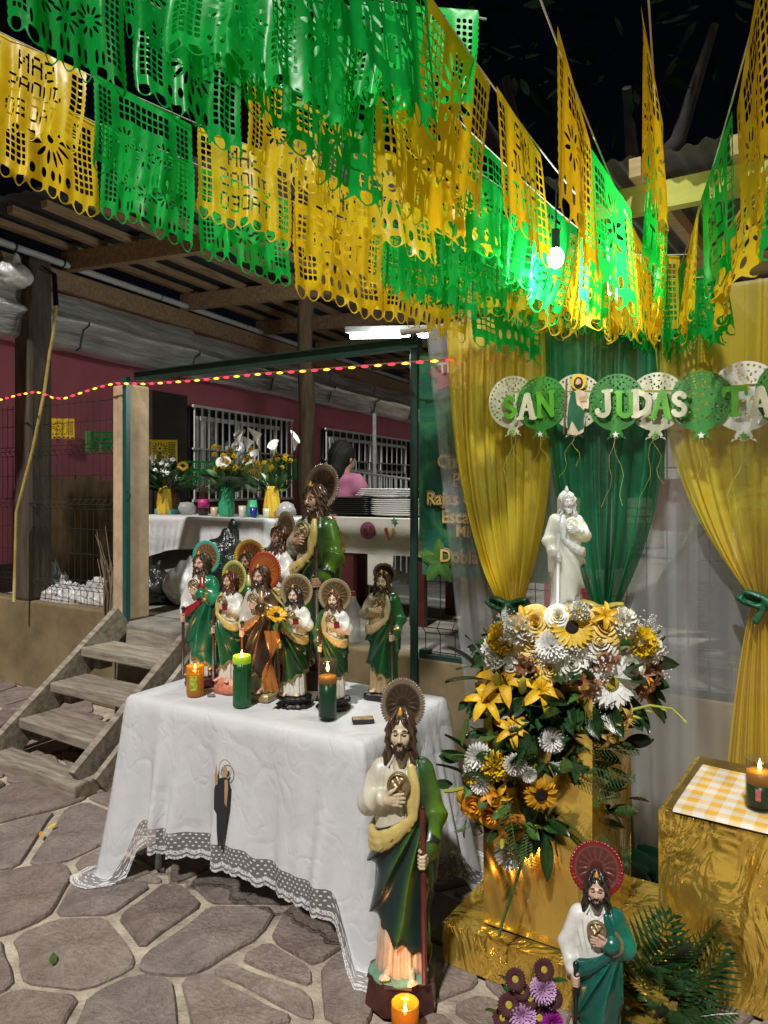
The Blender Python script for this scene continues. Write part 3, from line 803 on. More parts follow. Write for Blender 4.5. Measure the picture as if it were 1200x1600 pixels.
def base_mesh(kind):
    mb = MB()
    if kind == 'octagon':
        for (r0, r1, z0, z1) in ((.165, .165, -.115, -.105), (.165, .15, -.105, -.02), (.15, .158, -.02, -.008), (.158, .15, -.008, .0)):
            a, b = octa(r0), octa(r1); V = [(x, y-.01, z0) for x, y in a]+[(x, y-.01, z1) for x, y in b]
            mb.add(V, [(i, (i+1) % 8, 8+(i+1) % 8, 8+i) for i in range(8)])
        mb.add([(x, y-.01, 0) for x, y in octa(.15)], [tuple(range(8))]); mb.add([(x, y-.01, -.115) for x, y in octa(.165)], [tuple(range(8))[::-1]])
        return mb.mesh('base')
    if kind == 'round': return mb.lathe([(.15, -.075), (.155, -.06), (.145, -.045), (.148, -.015), (.14, 0)], 32, lambda a, j, z: 1-.14*abs(math.sin(a))).mesh('base', True)
    if kind == 'mound': return mb.lathe([(.17, -.09), (.175, -.06), (.165, -.02), (.14, .02), (.10, .06)], 32, lambda a, j, z: 1-.18*abs(math.sin(a))+.05*math.sin(5*a+j)).mesh('base', True)
    if kind == 'ornate': return mb.lathe([(.155, -.10), (.165, -.095), (.165, -.08), (.125, -.065), (.12, -.045), (.16, -.03), (.165, -.012), (.15, 0)], 64, lambda a, j, z: (1-.12*abs(math.sin(a)))*(1+.05*math.sin(16*a)+.03*math.sin(9*a+j*2))).mesh('base', True)
    if kind == 'slab':
        return mb.lathe([(.155, -.055), (.16, -.045), (.16, -.012), (.15, 0)], 32, lambda a, j, z: 1/(max(abs(math.cos(a)), abs(math.sin(a))*1.25))*.86).mesh('base')
for kd in ('octagon', 'round', 'mound', 'ornate', 'slab'): SM['base_'+kd] = base_mesh(kd)
BASEH = dict(octagon=.115, round=.075, mound=.09, ornate=.10, slab=.055)
SM['mound'] = surf('mound', lambda P: ell(P, (0, -.01, -.004), (.145, .115, .028))-.0012*np.sin(P[..., 0]*60)*np.sin(P[..., 1]*50), (-.16, -.14, -.03), (.16, .12, .04), .006)

# paints
GOLD = (.42, .30, .10)
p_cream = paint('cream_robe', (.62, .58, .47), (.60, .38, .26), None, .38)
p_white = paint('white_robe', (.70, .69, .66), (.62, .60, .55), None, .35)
p_mnt = {
 'airbrush': paint('airbrushed_green', (.006, .028, .030), (.10, .22, .015), (.02, .03, .02), .3),
 'green': paint('glazed_green', (.008, .075, .028), (.03, .20, .06), (.48, .36, .13), .28, metal_trim=.6),
 'teal': paint('glazed_teal', (.008, .095, .070), (.015, .19, .13), (.45, .37, .2), .25, metal_trim=.6),
 'emerald': paint('emerald', (.006, .12, .06), (.02, .26, .13), (.50, .34, .10), .22, metal_trim=.6),
 'brown': paint('dark_bronze', (.025, .014, .010), (.14, .07, .03), (.4, .25, .08), .25, metal_trim=.6),
 'olive': paint('olive_green', (.01, .045, .015), (.06, .17, .03), (.3, .26, .1), .3, metal_trim=.4),
 'wax': None}
p_ysash = paint('yellow_sash', (.58, .45, .15), (.4, .3, .1), None, .35)
p_gsash = paint('gold_sash', (.46, .36, .14), None, None, .35); p_rsash = paint('red_sash', (.33, .012, .02), None, None, .25)
p_skin = paint('pale_skin', (.66, .53, .36), (.035, .02, .015), (.42, .18, .12), .38)
p_skin2 = paint('pink_skin', (.62, .40, .31), (.03, .015, .012), (.45, .12, .1), .3)
p_skin3 = paint('tan_skin', (.40, .23, .15), (.02, .012, .01), (.3, .1, .08), .3)
p_hair = paint('brown_hair', (.035, .018, .011), (.10, .05, .03), None, .3, .4)
p_hair2 = paint('black_hair', (.012, .009, .008), (.04, .03, .025), None, .25, .5)
p_hair3 = paint('red_brown_hair', (.09, .032, .018), (.17, .07, .035), None, .3, .4)
p_bronze = paint('bronze_halo', (.10, .065, .03), (.34, .27, .16), (.26, .18, .08), .35)
p_bronze2 = paint('dark_halo', (.035, .02, .012), (.20, .15, .10), (.10, .06, .035), .35)
p_medal = M('medal_metal', (.36, .27, .15), .38, .55, var=.3, scale=30)
p_staff = M('staff_paint', (.12, .022, .018), .35, var=.3, scale=12, stretch=(6, 6, 1)); p_staff2 = M('staff_brown', (.06, .028, .016), .4, var=.3)
p_flame = paint('flame_paint', (.75, .55, .03), (.75, .14, .01), None, .35)
WAX = M('glowing_wax', (.92, .93, .80), .2, var=.03, sss=1.0, coat=.3, bmp=.0)
WAX.node_tree.nodes['Principled BSDF'].inputs['Subsurface Scale'].default_value = 2.2
def saint(name, kind, loc, rz, h, label, base='octagon', mirror=False, halo='halo_scallop', hr=.115, htilt=0, hmat=None, tunic=None, mantle='airbrush',
          sash=None, skin=None, hair=None, bmat=None, smat=None, top=None, staff=True, flame=True, book=False, hz=.972, lean=0, medal=True, cat='statue'):
    tot = BASEH[base]+max(1.01, hz+hr*1.1 if halo else 0)
    s = h/tot
    e = empty(name, loc, rz, label, cat, 'saint statues')
    e.scale = (-s if mirror else s, s, s)
    z0 = BASEH[base]
    sg = -1 if kind == 'A' else 1
    def p(nm, me, mt, parent=e, z=z0, **k):
        if parent is not e: z = 0
        k.setdefault('loc', (0, 0, z)); return place(nm, SM[me], mt, parent, **k)
    p('base', 'base_'+base, bmat)
    if top: p('ground_mound', 'mound', top)
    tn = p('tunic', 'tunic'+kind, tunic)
    p('mantle', 'mantle'+kind, mantle); p('sash', 'sash', sash)
    hd = p('head', 'head', skin); p('beard', 'beard', hair, hd); p('hair', 'hair', hair, hd)
    p('hand', ('ch', sg), skin); p('hand', ('sh', -sg), skin)
    for sx, yy in ((-.045, -.055), (.05, -.072)): place('foot', SM['foot'], skin, e, (sx, yy, z0+.012), (0, 0, sx*5))
    if halo:
        place('halo', SM[halo], hmat, e, (0, .052, z0+hz), (R(htilt), 0, 0), hr)
    if flame: place('forehead_flame', SM['flame'], p_flame, hd, (0, -.045, .984), (R(-12), 0, 0), .9)
    if medal: place('medallion', SM['medal'], p_medal if skin is not WAX else WAX, e, (0, -.104, z0+.742), (R(-6), 0, 0), (.05, .06, .05))
    if staff:
        stf = p('staff', 'staff' if kind == 'A' else 'staffB', smat or p_staff)
        if kind == 'B': p('staff_knob', 'knob', p_hair2, stf)
    if book: place('book', SM['book'], M('book_red', (.16, .008, .012), .35), e, (-.062, -.128, z0+.70), (0, R(6), R(-8)))
    return e
TZ = .722
m_darkbase = M('dark_brown_base', (.05, .022, .016), .35, var=.3, scale=14); m_blackbase = M('black_base', (.01, .01, .011), .3, var=.3, bmp=.5, bscale=60)
m_goldbase = M('gold_base', (.42, .34, .16), .4, .2, var=.25); m_coral = M('coral_base', (.60, .20, .11), .35, var=.25, scale=20, bmp=.5, bscale=50)
def tpos(px, d): v = at(px, 800, d); return (v.x, v.y, TZ)
# the large one in front of the table
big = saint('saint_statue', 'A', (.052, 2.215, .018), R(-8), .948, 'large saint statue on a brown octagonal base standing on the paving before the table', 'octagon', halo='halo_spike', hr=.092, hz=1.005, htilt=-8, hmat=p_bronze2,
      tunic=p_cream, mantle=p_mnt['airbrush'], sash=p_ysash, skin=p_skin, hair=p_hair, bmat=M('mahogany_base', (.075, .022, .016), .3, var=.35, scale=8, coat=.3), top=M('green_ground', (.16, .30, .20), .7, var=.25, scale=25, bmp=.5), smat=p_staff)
big.scale = (big.scale[0]*.87, big.scale[1]*.9, big.scale[2])
p_gun = paint('dark_green_robe', (.035, .045, .03), (.05, .06, .03), None, .3)
saint('saint_statue', 'A', tpos(493, 3.10), R(-38), .925, 'tallest dark green saint statue at the back of the white table', 'octagon', halo='halo_spike', hr=.118, hz=.985, htilt=-6, hmat=p_bronze2,
      tunic=paint('grey_gold_robe', (.30, .27, .20), (.1, .1, .05), None, .3), mantle=p_mnt['airbrush'], sash=p_ysash, skin=p_skin3, hair=p_hair, bmat=m_darkbase, smat=p_staff2)
saint('saint_statue', 'A', tpos(438, 3.20), R(-50), .72, 'white sleeved saint statue turned left, just behind the red haloed one', 'octagon', mirror=True, halo='halo_spike', hr=.11, hz=.98, hmat=p_bronze,
      tunic=p_white, mantle=p_mnt['olive'], sash=p_gsash, skin=p_skin3, hair=p_hair3, bmat=m_darkbase)
saint('saint_statue', 'B', tpos(386, 3.24), R(-20), .60, 'half hidden saint statue with a red and yellow halo behind the front row', 'round', halo='halo_scallop', hr=.15, hz=.95,
      hmat=paint('red_yellow_halo', (.34, .06, .02), (.75, .45, .03), (.5, .3, .08), .3), tunic=p_white, mantle=p_mnt['green'], sash=p_gsash, skin=p_skin3, hair=p_hair, bmat=m_darkbase)
saint('saint_statue', 'B', tpos(316, 3.10), R(-26), .605, 'saint statue with a teal rimmed halo and emerald cloak at the table end', 'round', halo='halo_scallop', hr=.135, hz=.955,
      hmat=paint('teal_rim_halo', (.16, .07, .03), (.03, .42, .34), (.4, .25, .1), .28), tunic=p_white, mantle=p_mnt['emerald'], sash=p_rsash, skin=p_skin2, hair=p_hair, bmat=m_darkbase, smat=p_staff2)
saint('saint_statue', 'A', tpos(360, 3.00), R(-34), .53, 'saint statue with a lime green scalloped halo on a coral base', 'mound', mirror=True, halo='halo_scallop', hr=.15, hz=.94,
      hmat=paint('lime_halo', (.12, .10, .02), (.48, .50, .12), (.3, .28, .08), .3), tunic=p_white, mantle=p_mnt['green'], sash=p_ysash, skin=p_skin2, hair=paint('auburn_hair', (.10, .022, .012), None, None, .3), bmat=m_coral, book=True)
saint('saint_statue', 'B', tpos(408, 2.90), R(-28), .575, 'saint statue with a plain red halo and dark bronze cloak on a gold base', 'slab', halo='halo_scallop', hr=.15, hz=.95,
      hmat=paint('red_halo', (.42, .10, .015), (.38, .03, .012), (.35, .12, .02), .35), tunic=paint('silver_robe', (.55, .52, .47), (.35, .28, .18), None, .28), mantle=p_mnt['brown'], sash=paint('copper_sash', (.35, .17, .07), None, None, .25), skin=p_skin2, hair=p_hair, bmat=m_goldbase, smat=p_staff)
for (px, d, hh, rz, lb) in ((460, 2.80, .50, -14, 'small white sleeved saint statue on a black base behind the green candle'), (521, 2.77, .485, -10, 'small white sleeved saint statue on a black base right behind the lit glass candle')):
    saint('saint_statue', 'A', tpos(px, d), R(rz), hh, lb, 'ornate', mirror=True, halo='halo_scallop', hr=.155, hz=.945, hmat=p_bronze, tunic=p_white, mantle=p_mnt['olive'], sash=p_gsash,
          skin=p_skin, hair=p_hair2 if px < 500 else p_hair3, bmat=m_blackbase, book=True)
saint('saint_statue', 'A', tpos(598, 2.90), R(-16), .53, 'saint statue in a bright green cloak alone at the right end of the table', 'slab', halo='halo_spike', hr=.09, hz=.97, hmat=p_bronze2, htilt=15,
      tunic=paint('antique_robe', (.50, .42, .26), (.52, .38, .22), None, .32), mantle=p_mnt['green'], sash=paint('antique_sash', (.5, .42, .25), None, None, .3), skin=p_skin, hair=p_hair, bmat=m_blackbase, smat=p_staff2)
p_ = at(932, 800, 1.93)
saint('saint_statue', 'B', (p_.x, p_.y, .018), R(-16), .595, 'saint statue with a dark red halo and teal cloak at the bottom right corner', 'round', halo='halo_scallop', hr=.135, hz=.985, htilt=-14,
      hmat=paint('crimson_halo', (.10, .022, .02), (.22, .008, .016), (.2, .08, .06), .22), tunic=p_white, mantle=p_mnt['teal'], sash=p_mnt['teal'], skin=p_skin2, hair=p_hair2, bmat=m_darkbase, smat=p_hair2)
wx = saint('wax_saint_statue', 'A', (.610, 2.47, 1.085), R(6), .455, 'plain translucent white saint statue on top of the flower crowned gold pedestal', 'round', mirror=True, halo=None, tunic=WAX, mantle=WAX, sash=WAX, skin=WAX, hair=WAX, bmat=WAX, smat=WAX, flame=False)
place('crown_flame', SM['flame'], WAX, wx, (0, 0, 1.055), (0, 0, 0), 1.6)

# ================================================================== the shrine table and its cloth
def cloth_mat(name, c, tl=.12):
    m, nt, nd, lk = _new(name); b = nd['Principled BSDF']
    f = noise(nt, 3, 4, .6)
    lk.new(ramp(nt, f, [(.3, tuple(v*.9 for v in c)), (.7, c)]), b.inputs['Base Color']); b.inputs['Roughness'].default_value = .72
    def ridge(sc_, st, w_, k):
        n_ = noise(nt, sc_, 2, .5, st, dist=k)
        return mth(nt, 'MINIMUM', mth(nt, 'MULTIPLY', mth(nt, 'ABSOLUTE', mth(nt, 'SUBTRACT', n_, .5)), w_), .5)
    cr = mth(nt, 'ADD', ridge(3.2, (1, 1, .8), 9.0, .5), mth(nt, 'MULTIPLY', ridge(7.5, (1.2, 1, .7), 8.0, .8), .5))
    h = mth(nt, 'ADD', mth(nt, 'MULTIPLY', cr, .5), mth(nt, 'MULTIPLY', noise(nt, 9, 4, .6), .5))
    bump(nt, b, h, .42, .02)
    t = nd.new('ShaderNodeBsdfTranslucent'); t.inputs[0].default_value = (*c, 1)
    m1 = nd.new('ShaderNodeMixShader'); m1.inputs[0].default_value = tl
    lk.new(b.outputs[0], m1.inputs[1]); lk.new(t.outputs[0], m1.inputs[2]); lk.new(m1.outputs[0], nd['Material Output'].inputs[0])
    return m
m_cloth = cloth_mat('white_cloth', (.70, .71, .745))
def lace_mat():
    m, nt, nd, lk = _new('lace'); b = nd['Principled BSDF']; b.inputs['Base Color'].default_value = (.72, .72, .74, 1); b.inputs['Roughness'].default_value = .8
    uv = nd.new('ShaderNodeUVMap'); sp = nd.new('ShaderNodeSeparateXYZ'); lk.new(uv.outputs[0], sp.inputs[0])
    u, v = sp.outputs[0], sp.outputs[1]
    def frac(x): return mth(nt, 'FRACT', x)
    # rows of dots on the net
    du = mth(nt, 'SUBTRACT', frac(mth(nt, 'ADD', mth(nt, 'MULTIPLY', u, 45.0), mth(nt, 'MULTIPLY', mth(nt, 'FLOOR', mth(nt, 'MULTIPLY', v, 7.0)), .5))), .5)
    dv = mth(nt, 'SUBTRACT', frac(mth(nt, 'MULTIPLY', v, 7.0)), .5)
    dot = mth(nt, 'LESS_THAN', mth(nt, 'ADD', mth(nt, 'MULTIPLY', du, du), mth(nt, 'MULTIPLY', dv, dv)), .045)
    dot = mth(nt, 'MULTIPLY', dot, mth(nt, 'LESS_THAN', v, .58))
    # wavy embroidered bands
    sc_ = mth(nt, 'ABSOLUTE', mth(nt, 'SINE', mth(nt, 'MULTIPLY', u, 62.8)))
    def band(v0, wdt): return mth(nt, 'LESS_THAN', mth(nt, 'ABSOLUTE', mth(nt, 'SUBTRACT', v, mth(nt, 'MULTIPLY_ADD', sc_, .09, v0))), wdt)
    nz = mth(nt, 'GREATER_THAN', noise(nt, 160, 2, .5), .47)
    bands = mth(nt, 'MULTIPLY', mth(nt, 'MAXIMUM', band(.64, .06), band(.86, .055)), mth(nt, 'MAXIMUM', nz, .35))
    edge = mth(nt, 'MAXIMUM', band(.72, .012), band(.955, .02))
    a = mth(nt, 'MAXIMUM', mth(nt, 'MAXIMUM', dot, bands), mth(nt, 'MAXIMUM', edge, .22))
    a = mth(nt, 'MULTIPLY', a, mth(nt, 'LESS_THAN', v, mth(nt, 'MULTIPLY_ADD', sc_, .09, .90)))
    tr = nd.new('ShaderNodeBsdfTransparent'); m2 = nd.new('ShaderNodeMixShader')
    lk.new(a, m2.inputs[0]); lk.new(tr.outputs[0], m2.inputs[1]); lk.new(b.outputs[0], m2.inputs[2]); lk.new(m2.outputs[0], nd['Material Output'].inputs[0])
    return m
m_lace = lace_mat()
def drape(parent, L, D, zt, hem, flare, folds, lace=None, mat=None, seed=1, gather=None):
    """cloth over an L x D top centred on the origin: hem(s), flare(s) by perimeter fraction 0..4 (front, right, back, left)"""
    rd = .02; pts = []
    crn = [(-L/2, -D/2), (L/2, -D/2), (L/2, D/2), (-L/2, D/2)]
    for k in range(4):
        a, b = crn[k], crn[(k+1) % 4]; n = int(max(20, math.hypot(b[0]-a[0], b[1]-a[1])/.012))
        nx, ny = [(0, -1), (1, 0), (0, 1), (-1, 0)][k]
        for i in range(n):
            t = i/n
            # turn the outward normal smoothly round the corner
            e = .055*(1.0); w0 = max(0, 1-t*math.hypot(b[0]-a[0], b[1]-a[1])/e); w1 = max(0, 1-(1-t)*math.hypot(b[0]-a[0], b[1]-a[1])/e)
            pnx, pny = [(-1, 0), (0, -1), (1, 0), (0, 1)][k]; qnx, qny = [(1, 0), (0, 1), (-1, 0), (0, -1)][k]
            ox = nx+pnx*w0*.98+qnx*w1*.98; oy = ny+pny*w0*.98+qny*w1*.98; l = math.hypot(ox, oy)
            pts.append((a[0]+(b[0]-a[0])*t, a[1]+(b[1]-a[1])*t, ox/l, oy/l, k+t))
    rs = np.random.default_rng(seed); ph = rs.uniform(0, 6.28, 8)
    n = len(pts); rows = 34; V = []; Fc = []
    def pos(p, v):
        x, y, nx, ny, s = p; zh = hem(s); z = zt-(zt-zh)*v
        g = max(0, min(1, v*1.05)); amp = folds(s)*g**1.25
        f = amp*(math.sin(s*21+ph[0])+.6*math.sin(s*43+ph[1]+1.2*v)+.35*math.sin(s*71+ph[2]))
        o = rd*min(1, v*12)**.5+flare(s)*v**1.1+f
        sh = .5*amp*math.cos(s*21+ph[0])
        tx, ty = -ny, nx
        return (x+nx*o+tx*sh, y+ny*o+ty*sh, max(.022, z if v > .03 else zt-.012*(v/.03)**2))
    for j in range(rows+1):
        for p in pts: V.append(pos(p, j/rows))
    for j in range(rows):
        for i in range(n): i2 = (i+1) % n; Fc.append((j*n+i, j*n+i2, (j+1)*n+i2, (j+1)*n+i))
    k0 = len(V); rings = 9
    for q in range(1, rings+1):
        sck = 1-q/rings
        for p in pts:
            x = p[0]*sck; y = p[1]*sck; V.append((x, y, zt+.0025*math.sin(x*31+y*17)*math.sin(y*37)))
    for q in range(rings):
        a0 = 0 if q == 0 else k0+(q-1)*n; b0 = k0+q*n
        for i in range(n): i2 = (i+1) % n; Fc.append((a0+i2, a0+i, b0+i, b0+i2))
    cl = place('cloth', make_mesh('cloth', V, Fc, True), mat or m_cloth, parent)
    if lace:
        V = []; Fc = []; uv = []; nl = 8; per = 0; us = []
        for i in range(n):
            us.append(per); a, b = pts[i], pts[(i+1) % n]; per += math.hypot(a[0]-b[0], a[1]-b[1])*1.12
        for j in range(nl+1):
            for i, p in enumerate(pts):
                x, y, z = pos(p, 1); _, _, _, _, s = p
                q = j/nl; a_ = pos(p, 1.0); b_ = pos(p, .94); dx, dy = a_[0]-b_[0], a_[1]-b_[1]
                zz = max(.021, z-lace*q); drop = max(0, .021-(z-lace*q))
                V.append((x+dx*q*1.2+p[2]*drop*.9+.002, y+dy*q*1.2+p[3]*drop*.9, zz)); uv.append((us[i], q))
        for j in range(nl):
            for i in range(n): i2 = (i+1) % n; Fc.append((j*n+i, j*n+i2, (j+1)*n+i2, (j+1)*n+i))
        place('lace_trim', make_mesh('lace_trim', V, Fc, True, uv=uv), m_lace, cl)
    return cl
C1 = Vector((-1.01, 2.95, 0)); C2 = Vector((-.07, 2.40, 0)); TA = math.atan2(C2.y-C1.y, C2.x-C1.x)
TL = (C2-C1).length; TD = .60
ctr = (C1+C2)/2+Vector((-math.sin(TA), math.cos(TA), 0))*TD/2
tb = empty('folding_table', ctr, TA, 'table hidden under the white lace edged cloth in the middle', 'table')
m_tbl = M('table_grey', (.12, .12, .12), .6)
o = MB().box((0, 0, .70), (TL-.02, TD-.02, .03)).build('tabletop', m_tbl, tb)
for sx in (-1, 1):
    for sy in (-1, 1): MB().tube([(sx*(TL/2-.1), sy*(TD/2-.08), .69), (sx*(TL/2-.08), sy*(TD/2-.07), .018)], .014, 8).build('leg', m_tbl, tb)
tc_ = empty('tablecloth', ctr, TA, 'white cloth with a lace border draped over the statue table', 'tablecloth')
def gz(x, c, wd): return math.exp(-((x-c)/wd)**2)
def hem_(s):
    s = s % 4; h = .215
    if s < 1: h = .292-.02*s-.02*gz(s, .25, .15)-.02*max(0, min(1, (s-.60)*30))
    h -= .36*gz(s, 0, .06)+.36*gz(s, 4, .06)+.38*(gz(s, 1, .035) if s < 1 else gz(s, 1, .07))+.2*gz(s, 2, .12)+.2*gz(s, 3, .12)
    return max(-.02, h)
def flare_(s):
    s = s % 4; return .035+.07*(gz(s, 0, .1)+gz(s, 4, .1))+.055*gz(s, 1, .1)+.09*gz(s, 2, .2)+.05*gz(s, 1.6, .3)
def folds_(s):
    s = s % 4; return .013+.018*gz(s, .2, .3)+.014*gz(s, 1.0, .14)+.006*gz(s, 1.5, .3)
drape(tc_, TL, TD, TZ-.003, hem_, flare_, folds_, .098)

# saint print on the cloth: flat shapes laid on the front face
m_prtk = M('print_black', (.02, .02, .022), .8, var=.2); m_prts = M('print_skin', (.42, .26, .15), .8, var=.2); m_prth = M('print_ring', (.40, .37, .30), .8)
pc = ctr+Vector((math.sin(TA), -math.cos(TA), 0))*(TD/2+.047)
pr_ = empty('cloth_print', pc+Vector((math.cos(TA), math.sin(TA), 0))*(-.005), TA, 'small printed robed saint on the front of the white tablecloth', 'print')
def cp(nm, poly, m, z): MB().add([(x, -.001*z-(.70-y)*.062, y) for x, y in poly], [tuple(range(len(poly)))]).build(nm, m, pr_)
cp('robe', [(-.036, .47), (-.034, .40), (-.020, .385), (-.016, .33), (-.006, .268), (.002, .30), (.010, .258), (.018, .30), (.026, .36), (.034, .42), (.034, .495), (.02, .522), (-.005, .515), (-.028, .50)], m_prtk, 1)
cp('face', [(.004, .52), (.0, .54), (.006, .562), (.018, .562), (.025, .54), (.02, .52)], m_prts, 2)
cp('arm', [(-.032, .48), (-.036, .52), (-.028, .56), (-.022, .52), (-.02, .49)], m_prts, 2)
cp('mantle', [(.012, .51), (.016, .43), (.026, .42), (.03, .48), (.026, .515)], m_prts, 2)
hp = MB(); rg = [(.012+.03*math.cos(k*PI/10), .548+.034*math.sin(k*PI/10)) for k in range(20)]; rg2 = [(.012+.026*math.cos(k*PI/10), .548+.03*math.sin(k*PI/10)) for k in range(20)]
hp.add([(x, -.001-(.70-y)*.062, y) for x, y in rg+rg2], [(k, (k+1) % 20, 20+(k+1) % 20, 20+k) for k in range(20)]).build('halo_ring', m_prth, pr_)

# ================================================================== candles
def candle(loc, r, h, label, shell, wax, wax_h, flame_z, power, name='candle', ribs=0, fill2=None, lab=None):
    e = empty(name, loc, 0, label, 'candle')
    n = 48; md = (lambda a, j, z: 1+.035*math.cos(ribs*a)) if ribs else None
    MB().lathe([(r*.9, 0), (r, .004), (r, h*.2), (r, h*.8), (r, h)], n, md).build('wax' if shell is None else 'glass', wax if shell is None else shell, e, True) if shell is None else None
    if shell is not None:
        mb = MB(); pf_ = [(r*.55, 0), (r*.92, .001), (r, .008), (r, h*.5), (r*1.02, h), (r*.94, h), (r*.92, h*.5), (r*.92, .012), (r*.5, .010)]
        mb.lathe(pf_, 32, md); mb.build('glass', shell, e, True)
        MB().lathe([(r*.9, .012), (r*.9, wax_h*.5), (r*.9, wax_h)], 24).build('wax', wax, e, True)
        if fill2: MB().lathe([(r*.905, wax_h+.001), (r*.905, fill2[1])], 24).build('lit_wax', fill2[0], e, True)  # upper wax with the flame's light put into its colour
    fz = flame_z
    MB().tube([(0, 0, fz-.018), (.001, 0, fz+.002)], .0012, 5).build('wick', p_hair2, e)
    MB().lathe([(.0008, fz-.002), (.0045, fz+.004), (.0055, fz+.010), (.0035, fz+.021), (.0005, fz+.034)], 10).build('flame', emis('flame_light', (1, .55, .16), 28), e, True)
    point_light('candle_light', (0, 0, fz+.045), power, (1, .5, .16), .012, e)
    if lab: MB().grid(9, 2, lambda u, v: (1.015*r*math.cos(-PI/2-.15+.9*(u-.3)), 1.015*r*math.sin(-PI/2-.15+.9*(u-.3)), lab[0]+v*(lab[1]-lab[0]))).build('paper_label', lab[2], e)
    return e
g_amber = glass('amber_glass', (.62, .25, .02), .08, .55); g_clear = glass('clear_glass', (.9, .92, .9), .03, .2, .04)
w_green = M('green_wax', (.006, .11, .03), .3, var=.2, sss=.3, bmp=.05); w_green_lit = M('lit_green_wax', (.30, .55, .03), .4, var=.1, sss=.5, emit=(.5, .6, .02), es=.25)  # second one is the green wax with flame glow added as colour and emission
w_amber = M('lit_amber_wax', (.60, .27, .03), .4, var=.1, sss=.5, emit=(1, .35, .03), es=.12)  # candle glow is put into this wax as a faint emission
lab_m = M('label_lime', (.45, .5, .05), .6, var=.5, scale=60)
candle(tpos(305, 2.93), .034, .118, 'short amber glass candle in front of the teal haloed statue', g_amber, w_amber, .085, .09, .25, lab=(.028, .085, lab_m))
cg = candle(tpos(378, 2.79), .033, .165, 'tall ribbed green candle burning at the front of the white table', None, w_green, 0, .178, .4, ribs=16)
MB().lathe([(.0315, .160), (.0338, .163), (.0336, .19), (.030, .192), (.022, .184)], 32, lambda a, j, z: 1+.03*math.cos(16*a)).build('lit_top', w_green_lit, cg, True)
cl3 = candle(tpos(512, 2.63), .034, .212, 'tall clear glass candle with green wax burning near the front edge', g_clear, w_green, .13, .172, .5, fill2=(w_amber, .155))
candle((at(633, 1600, 2.05).x, 2.05, .018), .038, .102, 'small glowing orange glass candle on the paving before the large statue', g_amber, w_amber, .06, .068, .6)
o = empty('matchbox', tpos(567, 2.60), R(8), 'small box of matches lying at the front corner of the white table', 'matchbox')
b_ = MB().box((0, 0, .007), (.075, .04, .013)).build('sleeve', M('match_black', (.02, .018, .018), .5), o)
MB().box((0, 0, .0145), (.071, .037, .002)).build('printed_top', M('match_print', (.42, .30, .16), .5, var=.5, scale=40), o)
b_ = MB().box((0, 0, .004), (.028, .02, .007)).build('bottle_cap', M('cap_grey', (.3, .3, .3), .3, .5), loc=tpos(330, 2.92)); bevel(b_, .002); tag(b_, 'tiny grey cap lying beside the amber candle', 'cap')

# ================================================================== gold boxes
def foil(name, c, br=.9, scale=6):
    m, nt, nd, lk = _new(name); b = nd['Principled BSDF']; b.inputs['Metallic'].default_value = .8
    b.inputs['Base Color'].default_value = (*c, 1); b.inputs['Roughness'].default_value = .16
    n1 = noise(nt, scale, 3, .5, (1, 1, .55), dist=1.6); n2 = noise(nt, scale*5, 4, .6, dist=.6)
    h = mth(nt, 'ADD', n1, mth(nt, 'MULTIPLY', n2, .03))
    vo = nd.new('ShaderNodeTexVoronoi'); vo.inputs['Scale'].default_value = scale*1.6; tcv = nd.new('ShaderNodeTexCoord'); lk.new(tcv.outputs['Object'], vo.inputs['Vector'])
    h = mth(nt, 'ADD', h, mth(nt, 'MULTIPLY', vo.outputs['Distance'], .16 if br > .4 else .05)); bump(nt, b, h, br, .06); return m
m_foil = foil('gold_foil', (.95, .66, .14), .28, 2.6); m_foil2 = foil('gold_foil_crumpled', (.95, .65, .12), .9, 6.0)
def foil_box(mb, x0, x1, y0, y1, z0, z1, wob=.006, n=18):
    rs = np.random.default_rng(int(x0*1000+z1*77) % 9999); ph = rs.uniform(0, 6, 9)
    def wb(x, y, z): return wob*(math.sin(9*x+ph[0]+4*z)+math.sin(13*z+ph[1]+5*y)+.7*math.sin(21*x+17*z+ph[2]))
    def face(fn, nx, ny, nz):
        def g_(u, v):
            x, y, z = fn(u, v); k = wb(x+y, y, z)*min(1, 8*min(u, 1-u, v, 1-v)+.15); return (x+nx*k, y+ny*k, z+nz*k)
        mb.grid(n, n, g_)
    X = lambda u: x0+(x1-x0)*u; Y = lambda u: y0+(y1-y0)*u; Z = lambda v: z0+(z1-z0)*v
    face(lambda u, v: (X(u), y0, Z(v)), 0, -1, 0); face(lambda u, v: (x1, Y(u), Z(v)), 1, 0, 0)
    face(lambda u, v: (X(1-u), y1, Z(v)), 0, 1, 0); face(lambda u, v: (x0, Y(1-u), Z(v)), -1, 0, 0)
    face(lambda u, v: (X(u), Y(v), z1), 0, 0, 1); face(lambda u, v: (X(1-u), Y(v), z0), 0, 0, -1); return mb
ped = empty('gold_pedestal', (.319, 2.374, .018), UANG, 'tall pedestal wrapped in gold foil on a wider gold plinth', 'pedestal')
bx_ = foil_box(MB(), -.115, .60, -.062, .55, .0, .128, .004).build('plinth', m_foil2, ped, True); 
cl_ = foil_box(MB(), 0, .352, 0, .44, .132, .95, .004).build('column', m_foil, ped, True)
gt = empty('gold_table', (.85, 2.29, .018), UANG-.03, 'low table wrapped in crumpled gold foil at the lower right', 'table')
foil_box(MB(), 0, .75, 0, .55, 0, .53, .007, 24).build('foil_wrap', m_foil2, gt, True)
MB().box((.37, .27, .538), (.70, .50, .012)).build('tabletop', M('gold_dark', (.3, .2, .05), .4, .6), gt)
